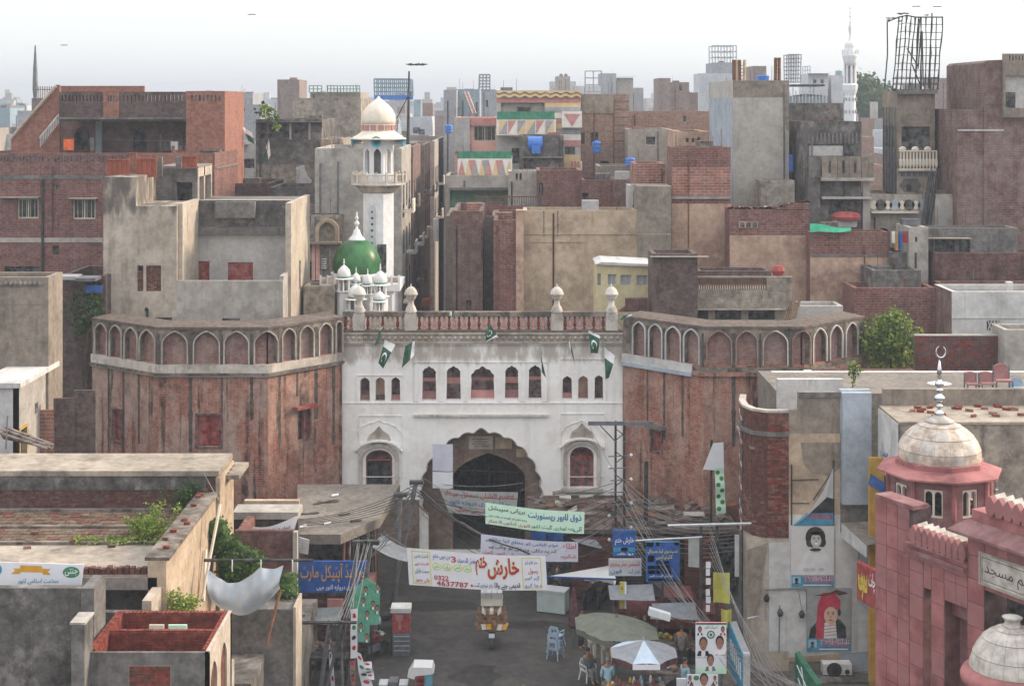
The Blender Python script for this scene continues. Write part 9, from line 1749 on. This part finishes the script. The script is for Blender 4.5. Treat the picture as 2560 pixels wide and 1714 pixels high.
far('big hazy block with a flat overhanging roof on the skyline',(B.u(1770),B.v(500),B.u(1880)),340,'hazy_grey');far('stepped hazy wing right of the overhanging roof block',(B.u(1875),B.v(530),B.u(1995)),345,'hazy_tan',wins=[B.r(1935,580,1960,602)+('blue',)],ledges=[(B.u(1870),B.v(520),B.u(2010),1.5,'hazy_grey')]);far('lowest hazy step right of the overhanging roof block',(B.u(1990),B.v(598),B.u(2065)),350,'hazy_grey')
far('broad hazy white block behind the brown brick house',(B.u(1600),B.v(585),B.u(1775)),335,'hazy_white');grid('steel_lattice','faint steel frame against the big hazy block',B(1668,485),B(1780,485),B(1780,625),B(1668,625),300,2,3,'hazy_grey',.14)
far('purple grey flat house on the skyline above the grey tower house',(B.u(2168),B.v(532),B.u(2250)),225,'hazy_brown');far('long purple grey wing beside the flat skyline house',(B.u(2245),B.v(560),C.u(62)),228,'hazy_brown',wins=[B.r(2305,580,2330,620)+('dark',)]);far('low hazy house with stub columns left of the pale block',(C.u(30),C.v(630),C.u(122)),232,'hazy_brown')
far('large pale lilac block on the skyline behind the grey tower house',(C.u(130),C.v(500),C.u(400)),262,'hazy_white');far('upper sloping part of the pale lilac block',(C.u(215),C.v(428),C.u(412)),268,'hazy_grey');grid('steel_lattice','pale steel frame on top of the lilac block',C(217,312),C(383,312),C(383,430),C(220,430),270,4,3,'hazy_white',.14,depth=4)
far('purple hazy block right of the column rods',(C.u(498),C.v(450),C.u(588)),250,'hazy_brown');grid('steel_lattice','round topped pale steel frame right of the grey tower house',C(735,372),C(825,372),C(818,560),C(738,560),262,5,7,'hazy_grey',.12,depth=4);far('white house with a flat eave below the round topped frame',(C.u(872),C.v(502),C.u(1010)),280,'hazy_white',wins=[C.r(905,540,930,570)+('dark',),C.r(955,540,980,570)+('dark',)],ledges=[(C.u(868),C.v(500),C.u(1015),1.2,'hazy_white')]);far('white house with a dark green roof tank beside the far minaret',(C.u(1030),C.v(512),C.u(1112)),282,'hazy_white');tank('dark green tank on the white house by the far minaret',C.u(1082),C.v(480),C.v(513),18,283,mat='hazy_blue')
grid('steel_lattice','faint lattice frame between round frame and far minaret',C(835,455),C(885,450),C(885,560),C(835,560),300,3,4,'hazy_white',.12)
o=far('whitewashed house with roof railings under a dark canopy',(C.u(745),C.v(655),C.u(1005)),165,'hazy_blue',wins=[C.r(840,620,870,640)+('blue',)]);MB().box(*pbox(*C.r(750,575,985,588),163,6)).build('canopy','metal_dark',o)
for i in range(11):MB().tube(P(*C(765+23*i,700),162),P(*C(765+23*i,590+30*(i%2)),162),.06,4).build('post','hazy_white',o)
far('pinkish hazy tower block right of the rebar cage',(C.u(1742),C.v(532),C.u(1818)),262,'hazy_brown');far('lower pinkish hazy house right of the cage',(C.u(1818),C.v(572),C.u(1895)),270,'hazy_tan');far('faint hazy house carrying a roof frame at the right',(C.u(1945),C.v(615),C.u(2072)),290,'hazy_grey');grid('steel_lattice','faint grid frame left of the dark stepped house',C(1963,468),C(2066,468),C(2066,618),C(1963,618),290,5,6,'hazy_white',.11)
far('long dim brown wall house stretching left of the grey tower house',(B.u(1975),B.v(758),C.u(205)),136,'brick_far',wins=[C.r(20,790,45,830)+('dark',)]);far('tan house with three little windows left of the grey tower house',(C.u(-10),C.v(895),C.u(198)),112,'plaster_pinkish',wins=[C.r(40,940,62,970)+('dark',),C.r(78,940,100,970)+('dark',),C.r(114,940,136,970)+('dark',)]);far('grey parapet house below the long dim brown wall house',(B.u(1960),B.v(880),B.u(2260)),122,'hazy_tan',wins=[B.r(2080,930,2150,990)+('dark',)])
# far white minaret
fy=178.0;fx=X(C.u(1158),fy);k7=fy/F/2.7221;z7=lambda y:Z(C.v(y),fy)
m2=T('minaret','distant slender white minaret with beaded spire on the right skyline','minaret',(fx,fy,0));pr=lambda L:[(r*k7,z7(y))for r,y in L]
MB().lathe((fx,fy,0),[(46*k7,0)]+pr([(40,805),(38,650),(50,610),(54,580),(46,572),(40,568)]),12).build('shaft','mosque_white',m2)
for y in(650,735):
 for i in range(10):a=2*math.pi*i/10;MB().ball((fx+41*k7*math.cos(a),fy+41*k7*math.sin(a),z7(y+25)),9*k7,6,.6,.6,1.6).build('carved_niche','hazy_grey',m2)
MB().lathe((fx,fy,0),pr([(25,568),(25,450)]),8).build('core','hazy_grey',m2)
for i in range(8):a=2*math.pi*i/8;MB().tube((fx+37*k7*math.cos(a),fy+37*k7*math.sin(a),z7(568)),(fx+37*k7*math.cos(a),fy+37*k7*math.sin(a),z7(448)),7*k7,6).build('column','mosque_white',m2)
MB().lathe((fx,fy,0),pr([(40,450),(44,420),(54,385),(56,372),(50,372),(40,370),(37,320),(36,300),(30,290),(12,280),(8,250),(6,235),(11,215),(13,190),(8,170),(4,160),(9,152),(4,146),(3,120),(8,112),(3,106),(3,92),(7,85),(3,80),(3,62),(6,56),(2,50),(1,32)]),16).build('lantern','mosque_white',m2,True)
for i in range(12):a=2*math.pi*i/12;MB().tube((fx+53*k7*math.cos(a),fy+53*k7*math.sin(a),z7(371)),(fx+53*k7*math.cos(a),fy+53*k7*math.sin(a),z7(340)),5*k7,4).build('baluster','mosque_white',m2)
# trees far off, right of the minaret
for i,(a,b,r,Y)in enumerate(((1240,640,3.2,290),(1300,620,4.2,300),(1360,640,4.0,295),(1395,680,3.0,288),(1275,720,3.6,286),(1345,730,3.6,284))):
 c=P(*C(a,b),Y);tree('far_tree',['leftmost','tall rounded','broad','rightmost low','front left','front middle'][i]+' hazy tree in the clump right of the far minaret',(c.x,c.y,0),c,[(c+V((R.uniform(-2,2),R.uniform(-1,1),R.uniform(-1.2,1.2))),r*R.uniform(.5,.8))for _ in range(6)],500,.8,'leaf_dark',60+i,trunk=.3)
# ---------------------------------------------------------------- the mass of the old city: low houses filling the distance
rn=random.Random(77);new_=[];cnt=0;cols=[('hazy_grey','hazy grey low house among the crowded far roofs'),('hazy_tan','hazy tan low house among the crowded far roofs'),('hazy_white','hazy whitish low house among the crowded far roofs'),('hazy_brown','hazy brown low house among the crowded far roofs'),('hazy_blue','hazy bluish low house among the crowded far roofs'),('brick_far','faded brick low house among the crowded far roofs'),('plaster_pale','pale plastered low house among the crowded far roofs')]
# only houses that can show above what stands nearer are built
sky_=[9999.0]*135
for u0,u1,v,y in sorted(BLD,key=lambda b:b[3]):
 if y<131:
  for i in range(max(0,int(u0/20)),min(134,int(u1/20))+1):sky_[i]=min(sky_[i],v)
marks=[(90,'behind the slanting stair wall'),(420,'behind the left brick house'),(650,'below the stepped hazy grey house'),(745,'by the purple grey block'),(850,'left of the cream minaret'),(1010,'right of the cream minaret'),(1100,'by the narrow lane'),(1190,'by the turquoise house'),(1330,'behind the painted house'),(1520,'behind the brown brick house'),(1680,'left of the grey tower house'),(1860,'behind the grey tower house'),(2020,'behind the balcony house'),(2140,'by the far white minaret'),(2290,'behind the rebar cage tower'),(2430,'left of the dark stepped house'),(2560,'beyond the dark stepped house')]
feat=['flat roofed','square','narrow','broad','plain','small','boxy','low','blank fronted','shabby','weathered','dusty']
for Y,hmin,hmax,wpx in((132,10,16,110),(143,12,17,95),(156,13,18,88),(172,14,19,80),(192,15,20,75),(218,15.5,20.5,66),(250,16,21,58),(290,16.5,21,52),(340,16.5,21.5,50),(400,16.5,21.8,46),(480,15,21.5,46),(580,16,23.5,42),(720,17,26,40),(900,18,28,38)):
 for i,v in new_:sky_[i]=min(sky_[i],v)
 new_=[];u=-60+rn.uniform(-40,0)
 while u<2620:
  w=wpx*rn.uniform(.55,1.5);z=rn.uniform(hmin,hmax);y=Y*rn.uniform(.97,1.03)
  if 980<u+w/2<1145 and Y<145:u+=w;continue
  vt=HV+(CZ-z)*F/y;ix=range(max(0,int((u+3)/20)),min(134,int((u+w-3)/20))+1);see=[i for i in ix if sky_[i]>vt+3]
  if len(see)<max(1,.12*len(ix)):u+=w;continue
  for i in ix:new_.append((i,vt))
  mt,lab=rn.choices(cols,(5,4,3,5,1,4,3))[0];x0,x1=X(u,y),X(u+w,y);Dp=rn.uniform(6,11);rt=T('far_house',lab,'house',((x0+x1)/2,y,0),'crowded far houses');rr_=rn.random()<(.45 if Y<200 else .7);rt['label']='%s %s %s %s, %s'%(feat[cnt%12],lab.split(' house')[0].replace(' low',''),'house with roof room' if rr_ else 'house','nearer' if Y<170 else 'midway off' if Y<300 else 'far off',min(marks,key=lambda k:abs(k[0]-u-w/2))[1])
  b=MB();t=.25;b.box(x0,x1,y,y+Dp,0,z-.7).box(x0,x1,y,y+t,z-.7,z).box(x0,x0+t,y+t,y+Dp,z-.7,z).box(x1-t,x1,y+t,y+Dp,z-.7,z).box(x0+t,x1-t,y+Dp-t,y+Dp,z-.7,z)
  b.build('wall',mt,rt)
  if rr_:a=rn.uniform(x0,lerp(x0,x1,.5));e=a+(x1-x0)*rn.uniform(.25,.45);hh=rn.uniform(1.8,3.4)*(1+Y/900);mm=rn.choice(cols)[0];MB().box(a,e,y+1.5,y+4,z-.699,z+hh*.7).build('roof_room',mm,rt)
  if Y<300:
   for k in range(rn.randint(1,4 if Y<220 else 2)):
    a=rn.uniform(x0+.4,x1-1.4);zz=z-rn.uniform(1.2,4.5);f=MB().box(a,a+rn.uniform(.7,1.2),y-.05,y-.003,zz-rn.uniform(.9,1.4),zz).build('window',rn.choice(['dark_glass','dark_hole','wood_brown']),rt)
  if rn.random()<.12 and Y<420:MB().lathe((lerp(x0,x1,.7),y+2,z-.69),[(.5,0),(.55,.8),(.5,1.2),(.2,1.35)],10).build('roof_tank',rn.choice(['tank_blue','tank_blue','metal_grey','cement']),rt)
  if rn.random()<.3 and Y>180:MB().tube((lerp(x0,x1,.3),y+2,z-.7),(lerp(x0,x1,.3),y+2,z+rn.uniform(1.5,4)),.06,4).build('antenna','metal_grey',rt)
  u+=w*rn.uniform(.95,1.05);cnt+=1
# ---------------------------------------------------------------- dusty morning air over the whole place
hz=MB().box(-1600,1600,-350,2500,-1.0,52.0).build('haze',None);kind(hz,'stuff')
hm=bpy.data.materials.new('haze');hm.use_nodes=True;hm.node_tree.nodes.clear()
vo=hm.node_tree.nodes.new('ShaderNodeOutputMaterial');vp=hm.node_tree.nodes.new('ShaderNodeVolumePrincipled')
vp.inputs['Color'].default_value=(.60,.66,.75,1);vp.inputs['Density'].default_value=HAZE;vp.inputs['Anisotropy'].default_value=.1
hm.node_tree.links.new(vp.outputs[0],vo.inputs['Volume']);hz.data.materials.append(hm)
